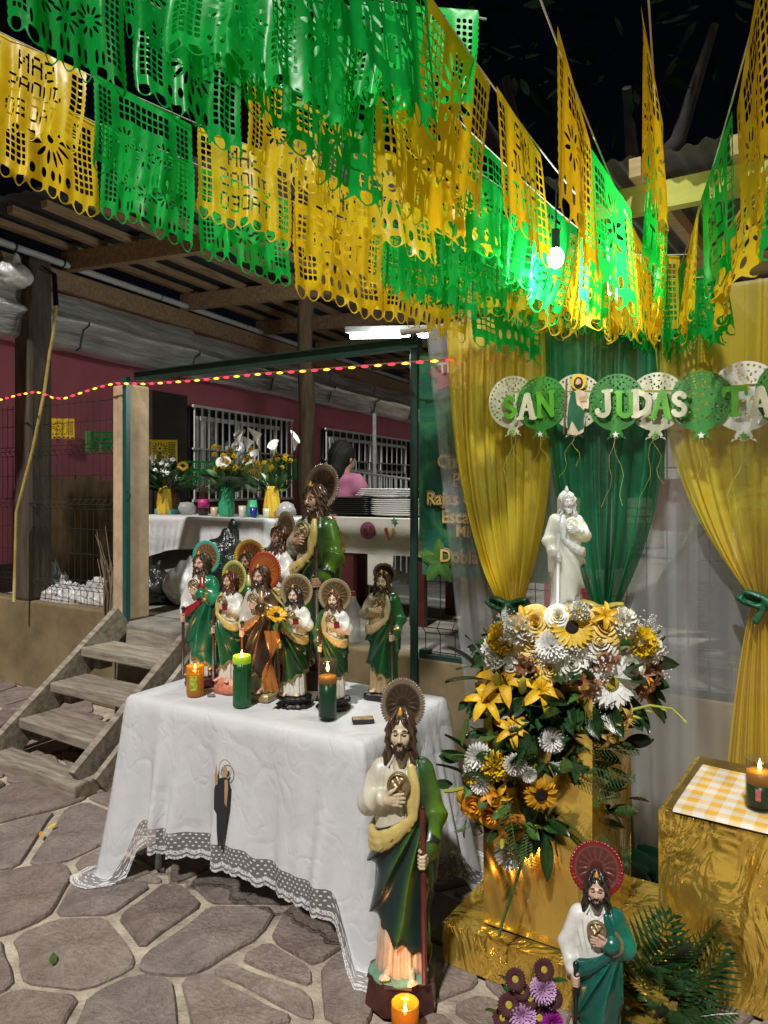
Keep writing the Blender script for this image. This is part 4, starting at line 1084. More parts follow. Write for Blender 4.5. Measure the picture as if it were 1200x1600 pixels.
# gingham cloth
def gingham():
    m, nt, nd, lk = _new('yellow_gingham'); b = nd['Principled BSDF']; b.inputs['Roughness'].default_value = .75
    tc = nd.new('ShaderNodeTexCoord'); sp = nd.new('ShaderNodeSeparateXYZ'); lk.new(tc.outputs['Object'], sp.inputs[0])
    s1 = mth(nt, 'LESS_THAN', mth(nt, 'FRACT', mth(nt, 'MULTIPLY', sp.outputs[0], 15.0)), .5); s2 = mth(nt, 'LESS_THAN', mth(nt, 'FRACT', mth(nt, 'MULTIPLY', sp.outputs[1], 15.0)), .5)
    f = mth(nt, 'MULTIPLY', mth(nt, 'ADD', s1, s2), .5)
    lk.new(mixc(nt, f, (.72, .70, .64), (.72, .43, .06)), b.inputs['Base Color']); bump(nt, b, noise(nt, 14, 4), .3, .01); return m
def gfn(u, v):
    x = .045+u*.62; y = -.014+v*.44; z = .5495+.003*math.sin(9*x+7*y)
    if y < .0: z = .5495+y*.55
    return (x, y, z)
gc = empty('gingham_cloth', (.85, 2.29, .018), UANG-.03, 'yellow and white checked cloth on the low gold table', 'cloth')
MB().grid(40, 30, gfn).build('cloth', gingham(), gc, True)
pc_ = Vector((.85, 2.29, .018))+Matrix.Rotation(UANG-.03, 3, 'Z') @ Vector((.265, .13, .555))
ccn = candle(pc_, .041, .15, 'glass candle with green wax burning on the checked cloth', g_clear, w_green, .075, .115, .7, fill2=(w_amber, .112))
fg = MB()
ptm = M('label_pink', (.6, .12, .14), .6, var=.3, scale=80)
MB().grid(5, 2, lambda u, v: (.0425*math.cos(-PI/2-.75+.35*u), .0425*math.sin(-PI/2-.75+.35*u), .035+v*.035)).build('label_figure', ptm, ccn)
for kx in (.15, .45): MB().box((0, 0, 0), (.004, .002, .03)).build('label_letter', ptm, ccn, loc=(.042*math.cos(-PI/2+kx), .042*math.sin(-PI/2+kx), .052))
place('label_letter', text_mesh('label_letter', 'E', .03, .001, .001), ptm, ccn, (.0425*math.cos(-PI/2+.3), .0425*math.sin(-PI/2+.3), .042), (PI/2, 0, .3))

# ================================================================== lamps in view
lamp = empty('hanging_bulb', at(868, 403, 2.36), 0, 'bright white bulb hanging among the papel picado by the lean-to roof', 'lamp')
MB().ball((0, 0, 0), (.026, .026, .034), 16, 10).build('bulb', emis('bulb_light', (1, .99, .93), 55), lamp, True)
MB().tube([(0, 0, .028), (0, 0, .09)], .013, 10).build('socket', m_blackbase, lamp)
MB().tube([(0, 0, .09), (.03, .12, .26), (.14, .6, .5), (.26, 1.1, .66)], .003, 5).build('cord', m_wire, lamp)
point_light('bulb_glow', (0, -.02, -.09), 20, (1, .98, .93), .05, lamp)
tu_a, tu_b = at(548, 526, 5.2), at(668, 524, 5.0)
tl_ = empty('tube_lamp', tu_a, 0, 'lit white fluorescent tube under the patio roof', 'lamp')
MB().tube([(0, 0, 0), tu_b-tu_a], .016, 10).build('tube', emis('tube_light', (.93, 1, .96), 26), tl_, True)
MB().beam((-.03, 0, .045), (tu_b-tu_a)+Vector((.03, 0, .045)), .05, .04).build('fitting', M('lamp_body', (.5, .5, .5), .5), tl_)
tm_ = (tu_b-tu_a)*.5
point_light('tube_glow', tm_+Vector((0, 0, -.12)), 62, (.9, 1, .97), .12, tl_)
m_dim = empty('wall_lamp', H(spx(372, -.4), -.4, 2.02), WANG, 'small round glass lamp on the window grille above the green vase', 'lamp')
MB().ball((0, 0, 0), .085, 16, 10).build('globe', glass('lamp_globe', (.75, .78, .8), .04, .45), m_dim, True)
MB().ball((0, 0, .0), .03, 10, 8).build('bulb', emis('small_bulb', (1, 1, .95), 6), m_dim, True)

# string of small red and yellow lights
sp_ = [(-20, 628), (0, 624), (30, 616), (52, 612), (66, 613), (84, 621), (100, 622), (130, 612), (155, 604), (180, 598), (230, 599), (300, 594), (400, 584), (500, 577), (600, 569), (690, 562), (712, 561)]
def rope_pt(px, py):
    t = tpx(px, .14); f = F(t, .14); return Vector((f.x, f.y, EYE+(760-py)*f.y/FPX))
rp = [rope_pt(*p) for p in sp_]
sg_ = empty('string_lights', rp[0], 0, 'string of small red and yellow lights slung across the patio front', 'string lights')
MB().tube([p-rp[0] for p in rp], .0045, 6).build('cable', M('cable_red', (.30, .10, .06), .5), sg_)
br_ = emis('red_bulb', (1, .03, .06), 3.2); by_ = emis('yellow_bulb', (1, .55, .05), 3.0)
bl = MB().lathe([(.0035, -.024), (.006, -.014), (.0078, 0), (.006, .012), (.002, .02)], 8).mesh('bulb', True)
acc = 0; k = 0; nxt = .03
for i in range(len(rp)-1):
    a_, b_ = rp[i], rp[i+1]; Ls = (b_-a_).length
    while acc+Ls > nxt:
        p = a_+(b_-a_)*((nxt-acc)/Ls); q = (b_-a_).to_track_quat('Z', 'Y')
        place('bulb', bl, br_ if k % 2 else by_, sg_, p-rp[0]+Vector((0, 0, -.004)), q); k += 1; nxt += .082
    acc += Ls

# ================================================================== banner behind the curtain
bt0, bt1 = 2.27, 3.0
bn = empty('menu_banner', F(bt0, .02, 1.27), UANG, 'green vinyl menu banner behind the left yellow curtain', 'banner')
bw = bt1-bt0; bh = .96
def banner_mat():
    m, nt, nd, lk = _new('banner_green'); b = nd['Principled BSDF']; b.inputs['Roughness'].default_value = .45
    f = noise(nt, 3.5, 5, .6, dist=1.5)
    lk.new(ramp(nt, f, [(.3, (.006, .045, .03)), (.5, (.01, .10, .06)), (.62, (.05, .17, .06)), (.75, (.02, .07, .05))]), b.inputs['Base Color']); return m
MB().grid(24, 14, lambda u, v: (u*bw, .006*math.sin(u*12), v*bh)).build('vinyl', banner_mat(), bn, True)
m_rib = M('ribbon_red', (.28, .02, .03), .5); m_wht = M('print_white', (.62, .6, .52), .6, var=.05, bmp=0); m_gldp = M('print_gold', (.62, .42, .12), .5, var=.2, bmp=0); m_mar = M('print_maroon', (.10, .015, .012), .5, var=.1, bmp=0)
MB().prism([(.06, .86), (.13, .88), (.13, .93), (.70, .93), (.70, .78), (.17, .78), (.10, .76), (.115, .82)], 0, .003).build('ribbon', m_rib, bn, loc=(0, -.012, 0), rot=(PI/2, 0, 0))
def btxt(tx, x, z, size, c=m_gldp, halo=True):
    if halo:
        place('letter_glow', text_mesh('letter_glow', tx, size, .0004, size*.085), m_wht, bn, (x, -.011, z), (PI/2, 0, 0))
        place('letter_edge', text_mesh('letter_edge', tx, size, .0008, size*.06), m_mar, bn, (x, -.014, z), (PI/2, 0, 0))
    place('lettering', text_mesh('lettering', tx, size, .001, size*.02), c, bn, (x, -.018, z), (PI/2, 0, 0))
btxt('TLAY', .21, .845, .075, m_wht, False); btxt('OS', .62, .845, .075, m_wht, False); btxt('DE', .25, .765, .06, m_wht, False); btxt('G', .37, .765, .07)
for (tx, x, z) in (('S', .25, .655), ('K', .36, .66), ('C', .26, .57), ('E', .36, .57), ('G', .27, .485), ('Ch  m', .225, .375), ('Po  l', .28, .285), ('Rajas C', .185, .19), ('Esca', .215, .10)): btxt(tx, x, z-.0, .088)
btxt('Mi', .255, .012+.02, .075); btxt('Dobla', .225, -.045+.005, .0) if False else None
MB().grid(8, 4, lambda u, v: (.02+u*(bw-.02), -.004+.004*math.sin(u*9), -.17+v*.17)).build('lower_vinyl', MATS.get('banner_green') or banner_mat(), bn, True)
btxt('Dobla', .235, -.095, .088)
place('vinyl_flower', MB().lathe([(.0, .0), (.06, .004), (.09, 0)], 20, lambda a, j, z: 1+.35*math.sin(5*a)).mesh('vinyl_flower'), M('print_leaf', (.06, .16, .03), .5), bn, (.12, -.010, -.10), (PI/2, 0, 0))

# ================================================================== sheer curtains
sh_y = sheer('sheer_yellow', (.95, .75, .05), .70); sh_g = sheer('sheer_green', (.012, .30, .12), .76); sh_w = sheer('sheer_white', (.80, .82, .84), .34)
m_bow_g = M('bow_green', (.01, .10, .05), .4); m_bow_y = M('bow_yellow', (.45, .36, .06), .4)
def curtain(name, label, t0, t1, tt, zt, ttie, wtie, o, mat, bow, folds=13, zb=.03, wbot=.34, seed=0):
    c = empty(name, F(tt, o, 0), UANG, label, 'curtain', 'sheer curtains')
    def fn(u, v):
        z = zt+(zb-zt)*v
        k = (zt-z)/(zt-ttie)
        if k < 1:
            s_ = k**2.8; cen = (1-s_)*(t0+t1)/2+s_*tt; wd = (t1-t0)*(1-s_)+wtie*s_
        else:
            q = (ttie-z)/(ttie-zb+1e-6); cen = tt; wd = wtie+(wbot-wtie)*(q**.7)
        den = min(1.0, wtie/wd*3.0); amp = .012+.022*den
        ww = u+.035*math.sin(u*9.3+seed)+.02*math.sin(u*23+2*seed+1.5*v)
        fo = (.75+.5*math.sin(u*5.1+seed*2))*math.sin(ww*folds*2*PI+seed+.6*math.sin(3*v+seed))+.5*math.sin(ww*folds*1.27*PI+2+seed+v)
        return (cen-tt+(u-.5)*wd+.010*math.cos(u*folds*2*PI+seed)*(1-den)+.01*math.sin(6*v+u*5), -amp*fo+.0, z)
    MB().grid(folds*14, 46, fn).build('fabric', mat, c, True)
    if bow:
        b = surf('bow', lambda P: smin(smin(np.maximum(ell(P, (-.055, 0, .008), (.055, .02, .036)), -ell(P, (-.06, -.012, .008), (.034, .016, .018)))-.003*np.sin(P[..., 2]*160+P[..., 0]*60), np.maximum(ell(P, (.055, 0, .008), (.055, .02, .038)), -ell(P, (.06, -.012, .008), (.034, .016, .02)))-.003*np.sin(P[..., 2]*160-P[..., 0]*60), .006), smin(ell(P, (0, 0, 0), (.022, .028, .024)), smin(cap(P, (-.005, 0, 0), (-.045, -.006, -.07), .008, .013), cap(P, (.005, 0, 0), (.04, -.006, -.08), .008, .013), .006), .01), .012), (-.14, -.05, -.1), (.14, .05, .06), .006)
        place('bow', b, bow, c, (0, -.045, ttie))
    return c
curtain('sheer_curtain', 'left yellow sheer curtain tied with a green bow over the menu banner', 2.50, 3.03, tpx(800, .16), 2.33, 1.01, .07, .16, sh_y, m_bow_g, 12, .5, .2, 1)
curtain('sheer_curtain', 'green sheer curtain tied with a yellow bow behind the white wax statue', 2.98, 3.54, tpx(945, .18), 2.33, 1.03, .07, .18, sh_g, m_bow_y, 12, .03, .26, 2)
curtain('sheer_curtain', 'right yellow sheer curtain gathered in at the right edge', 3.46, 4.55, tpx(1204, .2), 2.33, 1.12, .12, .2, sh_y, m_bow_g, 18, .03, .36, 5)
# plain hanging white sheers
def plain(name, label, t0, t1, o, zt, zb, mat, folds, amp, skew=0):
    c = empty(name, F(t0, o, 0), UANG, label, 'curtain', 'sheer curtains')
    MB().grid(folds*14, 24, lambda u, v: (u*(t1-t0)+skew*v*(1-u), -amp*(math.sin(u*folds*2*PI+.5*math.sin(4*v))+.4*math.sin(u*folds*3.1*PI))*(1+.3*v), zt+(zb-zt)*v)).build('fabric', mat, c, True)
sh_w3 = sheer('sheer_white_mid', (.80, .82, .84), .30)
plain('sheer_curtain', 'long white sheer curtain hanging behind the pedestal and the coloured curtains', 2.36, 3.62, .11, 2.33, .03, sh_w3, 11, .016, .28)
sh_w2 = sheer('sheer_white_thin', (.80, .82, .84), .30)
plain('sheer_curtain', 'white sheer curtain hanging in the gap above the low gold table', 3.26, 4.6, .135, 2.33, .03, sh_w2, 9, .018)
# green cloth end lying on the floor
o = surf('fallen_cloth', lambda P: ell(P, (0, 0, .02), (.16, .12, .035))-.012*np.sin(P[..., 0]*60+P[..., 1]*30), (-.2, -.16, -.005), (.2, .16, .08), .01)
p_ = at(1003, 1375, 2.9); o = place('fallen_cloth', o, m_bow_g, None, (p_.x, 2.95, .02)); tag(o, 'loose end of green cloth lying on the floor between the gold boxes', 'cloth')

# ================================================================== balloon garland
def hash2(i): v = math.sin(i*127.1)*43758.5453; return v-math.floor(v)
_dots = [(hash2(i*2+1)*2-1, hash2(i*2+2)*2-1, .028+.034*hash2(i*3+5)**2) for i in range(210)]
_rimd = [(.89*math.cos(2*PI*k/34), .89*math.sin(2*PI*k/34), .042) for k in range(34) if not (-2.05 < math.atan2(math.sin(2*PI*k/34), math.cos(2*PI*k/34)) < -1.1)]
def balloon_sdf(X, Y):
    d = np.sqrt((X/1.0)**2+(np.where(Y < 0, Y*.93, Y))**2)-1
    neck = np.maximum(np.abs(X)-(.12+.55*np.clip(-Y-1.0, 0, 1)*1.1), np.maximum(-1.42-Y, Y+.95)); neck = np.maximum(neck, -1.40-Y+.08*np.abs(np.sin(X*9)))
    tri = np.maximum(np.abs(X)*.75+(-Y)*.66-.86, Y+.5)
    d = np.minimum(np.minimum(d, tri), neck)
    for (x, y, r) in _dots:
        if x*x+y*y < .64: d = np.maximum(d, r*.68-np.sqrt((X-x)**2+(Y-y)**2))
    for (x, y, r) in _rimd: d = np.maximum(d, r-np.sqrt((X-x)**2+(Y-y)**2))
    for k in range(5): d = np.maximum(d, .035-np.sqrt((X-(k-2)*.13)**2+(Y+1.28)**2))
    # scribbled line of script under the letters, cut through
    d = np.maximum(d, .018-np.abs(Y+.60-.05*np.sin(X*26)-.10*X*X)+np.where((np.abs(X) < .5) & (np.sin(X*31) > -.2), 0, 9)*-1)
    return d
bv, bf_ = sheet2d(balloon_sdf, -1.06, 1.06, -1.46, 1.06, 96, 112)
def thick(V2, Fc, th, name):
    n = len(V2); V = [(x, -th/2, y) for x, y in V2]+[(x, th/2, y) for x, y in V2]
    F2 = [f for f in Fc]+[tuple(i+n for i in f[::-1]) for f in Fc]
    from collections import Counter
    ec = Counter()
    for f in Fc:
        for i in range(len(f)): ec[(f[i], f[(i+1) % len(f)])] += 1
    for (a, b) in list(ec):
        if (b, a) not in ec: F2.append((b, a, a+n, b+n))
    return make_mesh(name, V, F2)
bal = thick(bv, bf_, .02, 'balloon')
star = MB().prism([((.5 if k % 2 == 0 else .22)*math.cos(PI/2+k*PI/5), (.5 if k % 2 == 0 else .22)*math.sin(PI/2+k*PI/5)) for k in range(10)], -.05, .05).mesh('star')
m_bw = M('balloon_cream', (.54, .52, .40), .6, var=.05, bmp=0); m_bg = M('balloon_green', (.025, .19, .022), .5, var=.08, bmp=0)
m_lg = M('letter_green', (.09, .36, .015), .5, var=.08, bmp=0); m_lw = M('letter_cream', (.55, .52, .39), .5, var=.06, bmp=0); m_bwh = M('balloon_white', (.74, .73, .72), .6, var=.05, bmp=0)
m_ribn = M('ribbon_yellow', (.55, .50, .12), .25, var=.1)
OB = .30
gar = empty('balloon_garland', F(tpx(900, OB), OB, 1.9), UANG, 'garland of perforated paper balloons and cut letters across the curtains', 'garland')
tg0 = tpx(900, OB)
def gl(px, py, do=0):
    t = tpx(px, OB+do); f = F(t, OB+do); return ((t-tg0), -do, EYE+(760-py)*f.y/FPX-1.9)
blist = [(800, 627, m_bw), (846, 629, m_bg), (900, 626, m_bw), (962, 627, m_bg), (1025, 626, m_bw), (1094, 625, m_bg), (1163, 617, m_bwh), (1240, 612, m_bg)]
for i, (px, py, mt) in enumerate(blist):
    x, y, z = gl(px, py, .0+.012*(i % 2))
    b = place('balloon', bal, mt, gar, (x, y, z), (0, R((-2, 1, 3, -1, 1, -2, 1, 0)[i]), 0), .110 if i < 6 else .124)
    place('star', star, m_lg if mt in (m_bw, m_bwh) else m_bwh, b, (0, -.09, -1.22), (PI/2, 0, 0), .26)
    rs = [random.uniform(-.4, .4) for _ in range(3)]
    for q in range(2):
        ln = 1.6+random.uniform(-.6, 1.2); sd = (-1)**q
        MB().tube([(0, -.10, -1.25)]+[(sd*.05*k+.12*math.sin(k*1.3+i+q*2)*sd+.02*k*rs[0], -.12-.03*k, -1.25-ln*k/7) for k in range(1, 8)], .0055, 5).build('ribbon', m_ribn, b)
MB().tube([gl(p[0], p[1]-16, .005) for p in blist], .0025, 5).build('cord', m_ribn, gar)
SLAB = {}
def slab_letter(ch):      # fat slab-serif capitals drawn as a distance field
    if ch in SLAB: return SLAB[ch]
    S = .15
    def seg(X, Y, a, b, w_=S):
        ax, ay = a; bx, by = b; px_, py_ = X-ax, Y-ay; ex, ey = bx-ax, by-ay
        h = np.clip((px_*ex+py_*ey)/(ex*ex+ey*ey), 0, 1); return np.sqrt((px_-ex*h)**2+(py_-ey*h)**2)-w_
    def arc(X, Y, c, r, a0, a1, w_=S):
        d = None; n = 14
        for k in range(n):
            p, q = a0+(a1-a0)*k/n, a0+(a1-a0)*(k+1)/n
            e = seg(X, Y, (c[0]+r*math.cos(p), c[1]+r*math.sin(p)), (c[0]+r*math.cos(q), c[1]+r*math.sin(q)), w_); d = e if d is None else np.minimum(d, e)
        return d
    def sf(X, Y, x, y, l=.16): return seg(X, Y, (x-l, y), (x+l, y), .09)
    def f(X, Y):
        mn = lambda *a: np.minimum.reduce(a)
        if ch == 'S': return mn(arc(X, Y, (0, .33), .27, R(20), R(270)), arc(X, Y, (0, -.33), .30, R(-160), R(90)))
        if ch == 'A': return mn(seg(X, Y, (-.40, -.7), (-.05, .7)), seg(X, Y, (.40, -.7), (.05, .7), .18), seg(X, Y, (-.25, -.2), (.25, -.2), .09), sf(X, Y, -.42, -.76), sf(X, Y, .42, -.76))
        if ch == 'N': return mn(seg(X, Y, (-.42, -.7), (-.42, .7)), seg(X, Y, (.42, -.7), (.42, .7)), seg(X, Y, (-.42, .7), (.42, -.7)), sf(X, Y, -.42, -.76), sf(X, Y, .42, .76), sf(X, Y, -.45, .76, .1))
        if ch == 'J': return mn(seg(X, Y, (.22, .7), (.22, -.35), .18), arc(X, Y, (-.10, -.38), .32, R(-180), R(0)), sf(X, Y, .22, .76, .26))
        if ch == 'U': return mn(seg(X, Y, (-.36, .7), (-.36, -.3), .17), seg(X, Y, (.36, .7), (.36, -.3)), arc(X, Y, (0, -.32), .36, R(-180), R(0)), sf(X, Y, -.36, .76, .2), sf(X, Y, .36, .76, .2))
        if ch == 'D': return mn(seg(X, Y, (-.34, -.7), (-.34, .7), .17), arc(X, Y, (-.22, 0), .62, R(-80), R(80), .16), seg(X, Y, (-.34, .65), (-.1, .62)), seg(X, Y, (-.34, -.65), (-.1, -.62)), sf(X, Y, -.36, .76), sf(X, Y, -.36, -.76))
        if ch == 'T': return mn(seg(X, Y, (0, .7), (0, -.7), .18), seg(X, Y, (-.5, .68), (.5, .68), .15), seg(X, Y, (-.55, .62), (-.58, .36), .09), seg(X, Y, (.55, .62), (.58, .36), .09), sf(X, Y, 0, -.76, .26))
    v, fc = sheet2d(f, -.95, .95, -.95, .95, 70, 70); SLAB[ch] = thick(v, fc, .05, 'letter'); return SLAB[ch]
for (ch, px, py, g_) in (('S', 796, 636, 1), ('A', 823, 635, 0), ('N', 852, 632, 1), ('J', 944, 631, 0), ('U', 977, 632, 1), ('D', 1003, 630, 0), ('A', 1033, 632, 1), ('S', 1061, 631, 0), ('T', 1148, 627, 1), ('A', 1188, 628, 0)):
    x, y, z = gl(px, py, .035 if g_ else .048)
    place('letter', slab_letter(ch), m_lg if g_ else m_lw, gar, (x, y, z), (0, R(random.uniform(-4, 4)), 0), .066)
# painted saint cut-out on the third balloon
x, y, z = gl(900, 626, .03); fgm = empty('x') if False else None
def fig(nm, poly, m, dy): MB().prism([(a*.92, b*.92-.016) for a, b in poly], -.0012, .0012).build(nm, m, gar, loc=(x, y-dy, z), rot=(PI/2, 0, 0))
fig('figure_tunic', [(-.04, -.13), (-.03, -.05), (-.028, .02), (-.012, .058), (.012, .066), (.04, .056), (.058, .01), (.056, -.022), (.036, -.02), (.04, -.07), (.034, -.125), (.0, -.138)], M('fig_cream', (.62, .50, .36), .6, var=.15), 0)
fig('figure_cloak', [(-.02, .06), (-.034, .0), (-.040, -.08), (-.034, -.115), (-.018, -.07), (.012, -.12), (.036, -.105), (.038, -.03), (.02, -.012), (.004, .0), (-.004, .056)], M('fig_green', (.01, .10, .05), .5, var=.2), .003)
fig('figure_halo', [(.012+.036*math.cos(k*PI/8), .10+.036*math.sin(k*PI/8)) for k in range(16)], M('fig_yellow', (.70, .48, .03), .5), .002)
fig('figure_hair', [(.012+.021*math.cos(k*PI/6), .095+.027*math.sin(k*PI/6)) for k in range(12)], p_hair, .0045)
fig('figure_face', [(.012+.013*math.cos(k*PI/6), .096+.018*math.sin(k*PI/6)) for k in range(12)], M('fig_skin', (.55, .34, .22), .6), .006)
fig('figure_beard', [(.0, .092), (.005, .078), (.012, .072), (.019, .078), (.024, .092), (.017, .087), (.007, .087)], p_hair, .007)
fig('figure_hand', [(.015, .03), (.045, .035), (.05, .012), (.02, .01)], MATS['fig_skin'], .005)
fig('figure_staff', [(-.058, -.13), (-.05, -.13), (-.038, .11), (-.046, .11)], M('fig_staff', (.14, .06, .03), .6), .006)

# ================================================================== papel picado
FONT5 = {'S': '01111 10000 10000 01110 00001 00001 11110', 'A': '01110 10001 10001 11111 10001 10001 10001', 'N': '10001 11001 10101 10101 10011 10001 10001', 'J': '00111 00010 00010 00010 10010 10010 01100',
         'U': '10001 10001 10001 10001 10001 10001 01110', 'D': '11110 10001 10001 10001 10001 10001 11110', 'T': '11111 00100 00100 00100 00100 00100 00100', 'E': '11111 10000 10000 11110 10000 10000 11111', 'O': '01110 10001 10001 10001 10001 10001 01110'}
def bxd(X, Y, cx, cy, hx, hy): return np.maximum(np.abs(X-cx)-hx, np.abs(Y-cy)-hy)
def papel_sdf(kind):
    def f(X, Y):        # X 0..1, Y 0 (string) .. .82 (fringe)
        sc = .055*np.abs(np.sin(X*PI*7))
        d = np.maximum(np.maximum(-X+.004*np.sin(Y*120), X-1+.004*np.sin(Y*120)), np.maximum(-Y, Y-(.74+sc)))
        holes = []
        for k in range(7):
            cx = (k+.5)/7; holes.append(np.maximum(np.sqrt(((X-cx)/.95)**2+((Y-.728)*.85)**2)-.047, .695-Y))
        def gridh(x0, x1, y0, y1, nx, ny):
            wx, wy = (x1-x0)/nx, (y1-y0)/ny
            fx = np.abs(((X-x0)/wx)%1-.5)*wx; fy = np.abs(((Y-y0)/wy)%1-.5)*wy
            return np.maximum(np.maximum(fx-wx/2+.007, fy-wy/2+.007), bxd(X, Y, (x0+x1)/2, (y0+y1)/2, (x1-x0)/2, (y1-y0)/2))
        if kind == 0:
            holes += [gridh(.05, .26, .07, .62, 4, 10), gridh(.74, .95, .07, .62, 4, 10)]
            for k in range(14):
                a = 2*PI*k/14; cx, cy = .5+.16*np.cos(a), .30+.16*np.sin(a); ux, uy = np.cos(a), np.sin(a)
                l = (X-cx)*ux+(Y-cy)*uy; q = -(X-cx)*uy+(Y-cy)*ux; holes.append(np.sqrt((l/.065)**2+(q/.017)**2)*.02-.02)
            holes.append(np.sqrt((X-.5)**2+(Y-.30)**2)-.035)
            for k in range(5): holes.append(np.sqrt(((X-.32-.09*k)/.022)**2+((Y-.60)/.045)**2)*.02-.02)
        elif kind == 1:
            for r_, (wd, y0, px_) in enumerate((('SAN', .06, .021), ('JUDAS', .27, .0185), ('TADEO', .475, .0185))):
                x = .5-(len(wd)*6-1)*px_/2
                for ch in wd:
                    for j, row in enumerate(FONT5[ch].split()):
                        run = None
                        for i in range(6):
                            on = i < 5 and row[i] == '1'
                            if on and run is None: run = i
                            if not on and run is not None:
                                holes.append(bxd(X, Y, x+(run+i)/2*px_, y0+(j+.5)*px_*1.15, (i-run)/2*px_*.98, px_*.56)); run = None
                    x += 6*px_
            holes += [gridh(.03, .15, .06, .64, 2, 10), gridh(.85, .97, .06, .64, 2, 10)]
        else:
            holes += [gridh(.04, .17, .06, .64, 3, 12), gridh(.83, .96, .06, .64, 3, 12), gridh(.24, .76, .06, .24, 9, 3)]
            for cx, cy, n in ((.30, .40, 10), (.70, .40, 10), (.5, .46, 8)):
                for k in range(n):
                    a = 2*PI*k/n+.2; l = (X-cx-.075*np.cos(a))*np.cos(a)+(Y-cy-.075*np.sin(a))*np.sin(a); q = -(X-cx)*np.sin(a)+(Y-cy)*np.cos(a)
                    holes.append(np.sqrt((l/.035)**2+(q/.011)**2)*.016-.016)
            for k in range(9):
                holes.append(np.sqrt(((X-.2-.075*k-(.02 if k % 2 else 0))/.013)**2+((Y-.63)/.05)**2)*.018-.018)
        for h in holes: d = np.maximum(d, -h)
        return d
    return f
PAP = []; PAPV = []
for kd in range(3):
    v2, f2 = sheet2d(papel_sdf(kd), -.02, 1.02, -.005, .81, 104, 84)
    for vr in range(4):
        p1, p2, p3 = rng.uniform(0, 6, 3)
        V = []
        for (x, y) in v2:
            fl = y/.8*(.3 if vr == 3 else 1)
            yy = (.06*math.sin(x*9+p1)+.04*math.sin(x*19+p2)+.018*math.sin(x*37+p3+3*y))*fl**.7+(.12*math.sin(p3)+.09*math.sin(x*3.2+p3))*fl*fl
            V.append((x-.5+.02*math.sin(y*7+p1)*fl, yy, -y*(1-.05*abs(math.sin(x*5+p2)))))
        me = make_mesh('flag', V, f2, True); PAP.append(me); PAPV.append((V, f2))
film_y = film('yellow_film', (.95, .70, .02), (1.0, .55, .008), .45); film_g = film('green_film', (.006, .46, .075), (.012, .70, .07), .45)
m_cord = M('white_cord', (.6, .6, .58), .7, var=0, bmp=0)
SHR = {}
def sheared(idx, sl, flip):      # flags hang plumb while their top edge follows the sloping cord
    key = (idx, round(sl*100), flip)
    if key not in SHR:
        V, Fc = PAPV[idx]; sg = -1 if flip else 1
        SHR[key] = make_mesh('flag', [(sg*x, y, z+sl*sg*x) for x, y, z in V], [f if not flip else f[::-1] for f in Fc], True)
    return SHR[key]
def papel(label, a, b, seq, fw, off=0, sag=.03, gap=.012, sw=10, fh=None, calm=False, kinds=(0, 0, 2, 2, 1)):
    a, b = Vector(a), Vector(b); L_ = (b-a).length; e = empty('papel_picado_string', a, 0, label, 'bunting', 'papel picado strings')
    dr = (b-a).normalized()
    def pt(s): k = s/L_; return dr*s+Vector((0, 0, -sag*4*k*(1-k)*L_))
    MB().tube([pt(L_*k/14) for k in range(15)], .0022, 5).build('cord', m_cord, e)
    s = L_-fw-off
    for i in range(40 if isinstance(seq, list) else len(seq)):
        if s < -.3: break
        if isinstance(seq, list):
            m_ = a+pt(s+fw/2); px_ = 600+FPX*m_.x/m_.y; c = next(cc for lim, cc in seq if px_ < lim)
        else: c = seq[i]
        if c != '.':
            p, q = pt(s), pt(min(L_, s+fw)); xd = (q-p).normalized()
            hx = Vector((xd.x, xd.y, 0)); hl = hx.length; hx.normalize(); yd = Vector((0, 0, 1)).cross(hx)
            rot = Matrix((hx, yd, Vector((0, 0, 1)))).transposed() @ Matrix.Rotation(R(random.uniform(-sw, sw)), 3, 'X') @ Matrix.Rotation(R(random.uniform(-4, 4)), 3, 'Z')
            flip = random.random() < .5; hh = fw*(fh or 1)*random.uniform(.95, 1.08)
            idx = random.choice(kinds)*4+(3 if calm else random.randrange(3))
            me = sheared(idx, round(xd.z/hl*fw*hl/hh/.06)*.06, flip)
            place('flag', me, film_y if c == 'Y' else film_g, e, (p+q)/2, rot, (fw*hl*.985, fw, hh))
        s -= fw+gap
    return e
EP = lambda px, py, d: at(px, py, d)
papel('papel picado string across the far left, the lowest row of yellow and green flags', EP(-110, 72, 2.95), EP(1000, 480, 3.35), [(205, 'Y'), (475, 'G'), (690, 'Y'), (830, 'G'), (9999, 'Y')], .40, fh=1.2)
papel('papel picado string from the left edge with green flags before yellow ones', EP(-160, -30, 2.62), EP(990, 436, 3.25), [(62, 'Y'), (372, 'G'), (590, 'Y'), (790, 'G'), (940, 'Y'), (9999, 'G')], .38, fh=1.25, kinds=(1, 1, 2, 0))
papel('papel picado string of yellow flags over the middle below the top green cluster', EP(120, -75, 2.2), EP(1008, 440, 3.2), [(350, 'G'), (700, 'Y'), (850, 'G'), (960, 'Y'), (9999, 'G')], .36, fh=1.25)
papel('papel picado string of yellow flags rising to the top left centre', EP(300, -90, 1.85), EP(1015, 435, 3.18), [(560, 'G'), (735, 'Y'), (860, 'G'), (965, 'Y'), (9999, 'G')], .36, fh=1.25)
papel('papel picado string crossing top centre with green flags then yellow ones', EP(430, -110, 1.55), EP(1022, 442, 3.15), [(620, 'G'), (760, 'Y'), (880, 'G'), (975, 'Y'), (9999, 'G')], .35, fh=1.25)
papel('top papel picado string of overlapping green flags at upper left', EP(210, -120, 1.95), EP(760, 30, 1.75), 'GGGGG', .34, .02, sw=22, fh=1.2)
papel('second papel picado string of overlapping green flags at top centre', EP(240, -80, 1.75), EP(705, 40, 1.9), 'GGGG', .34, .02, sw=25, fh=1.2)
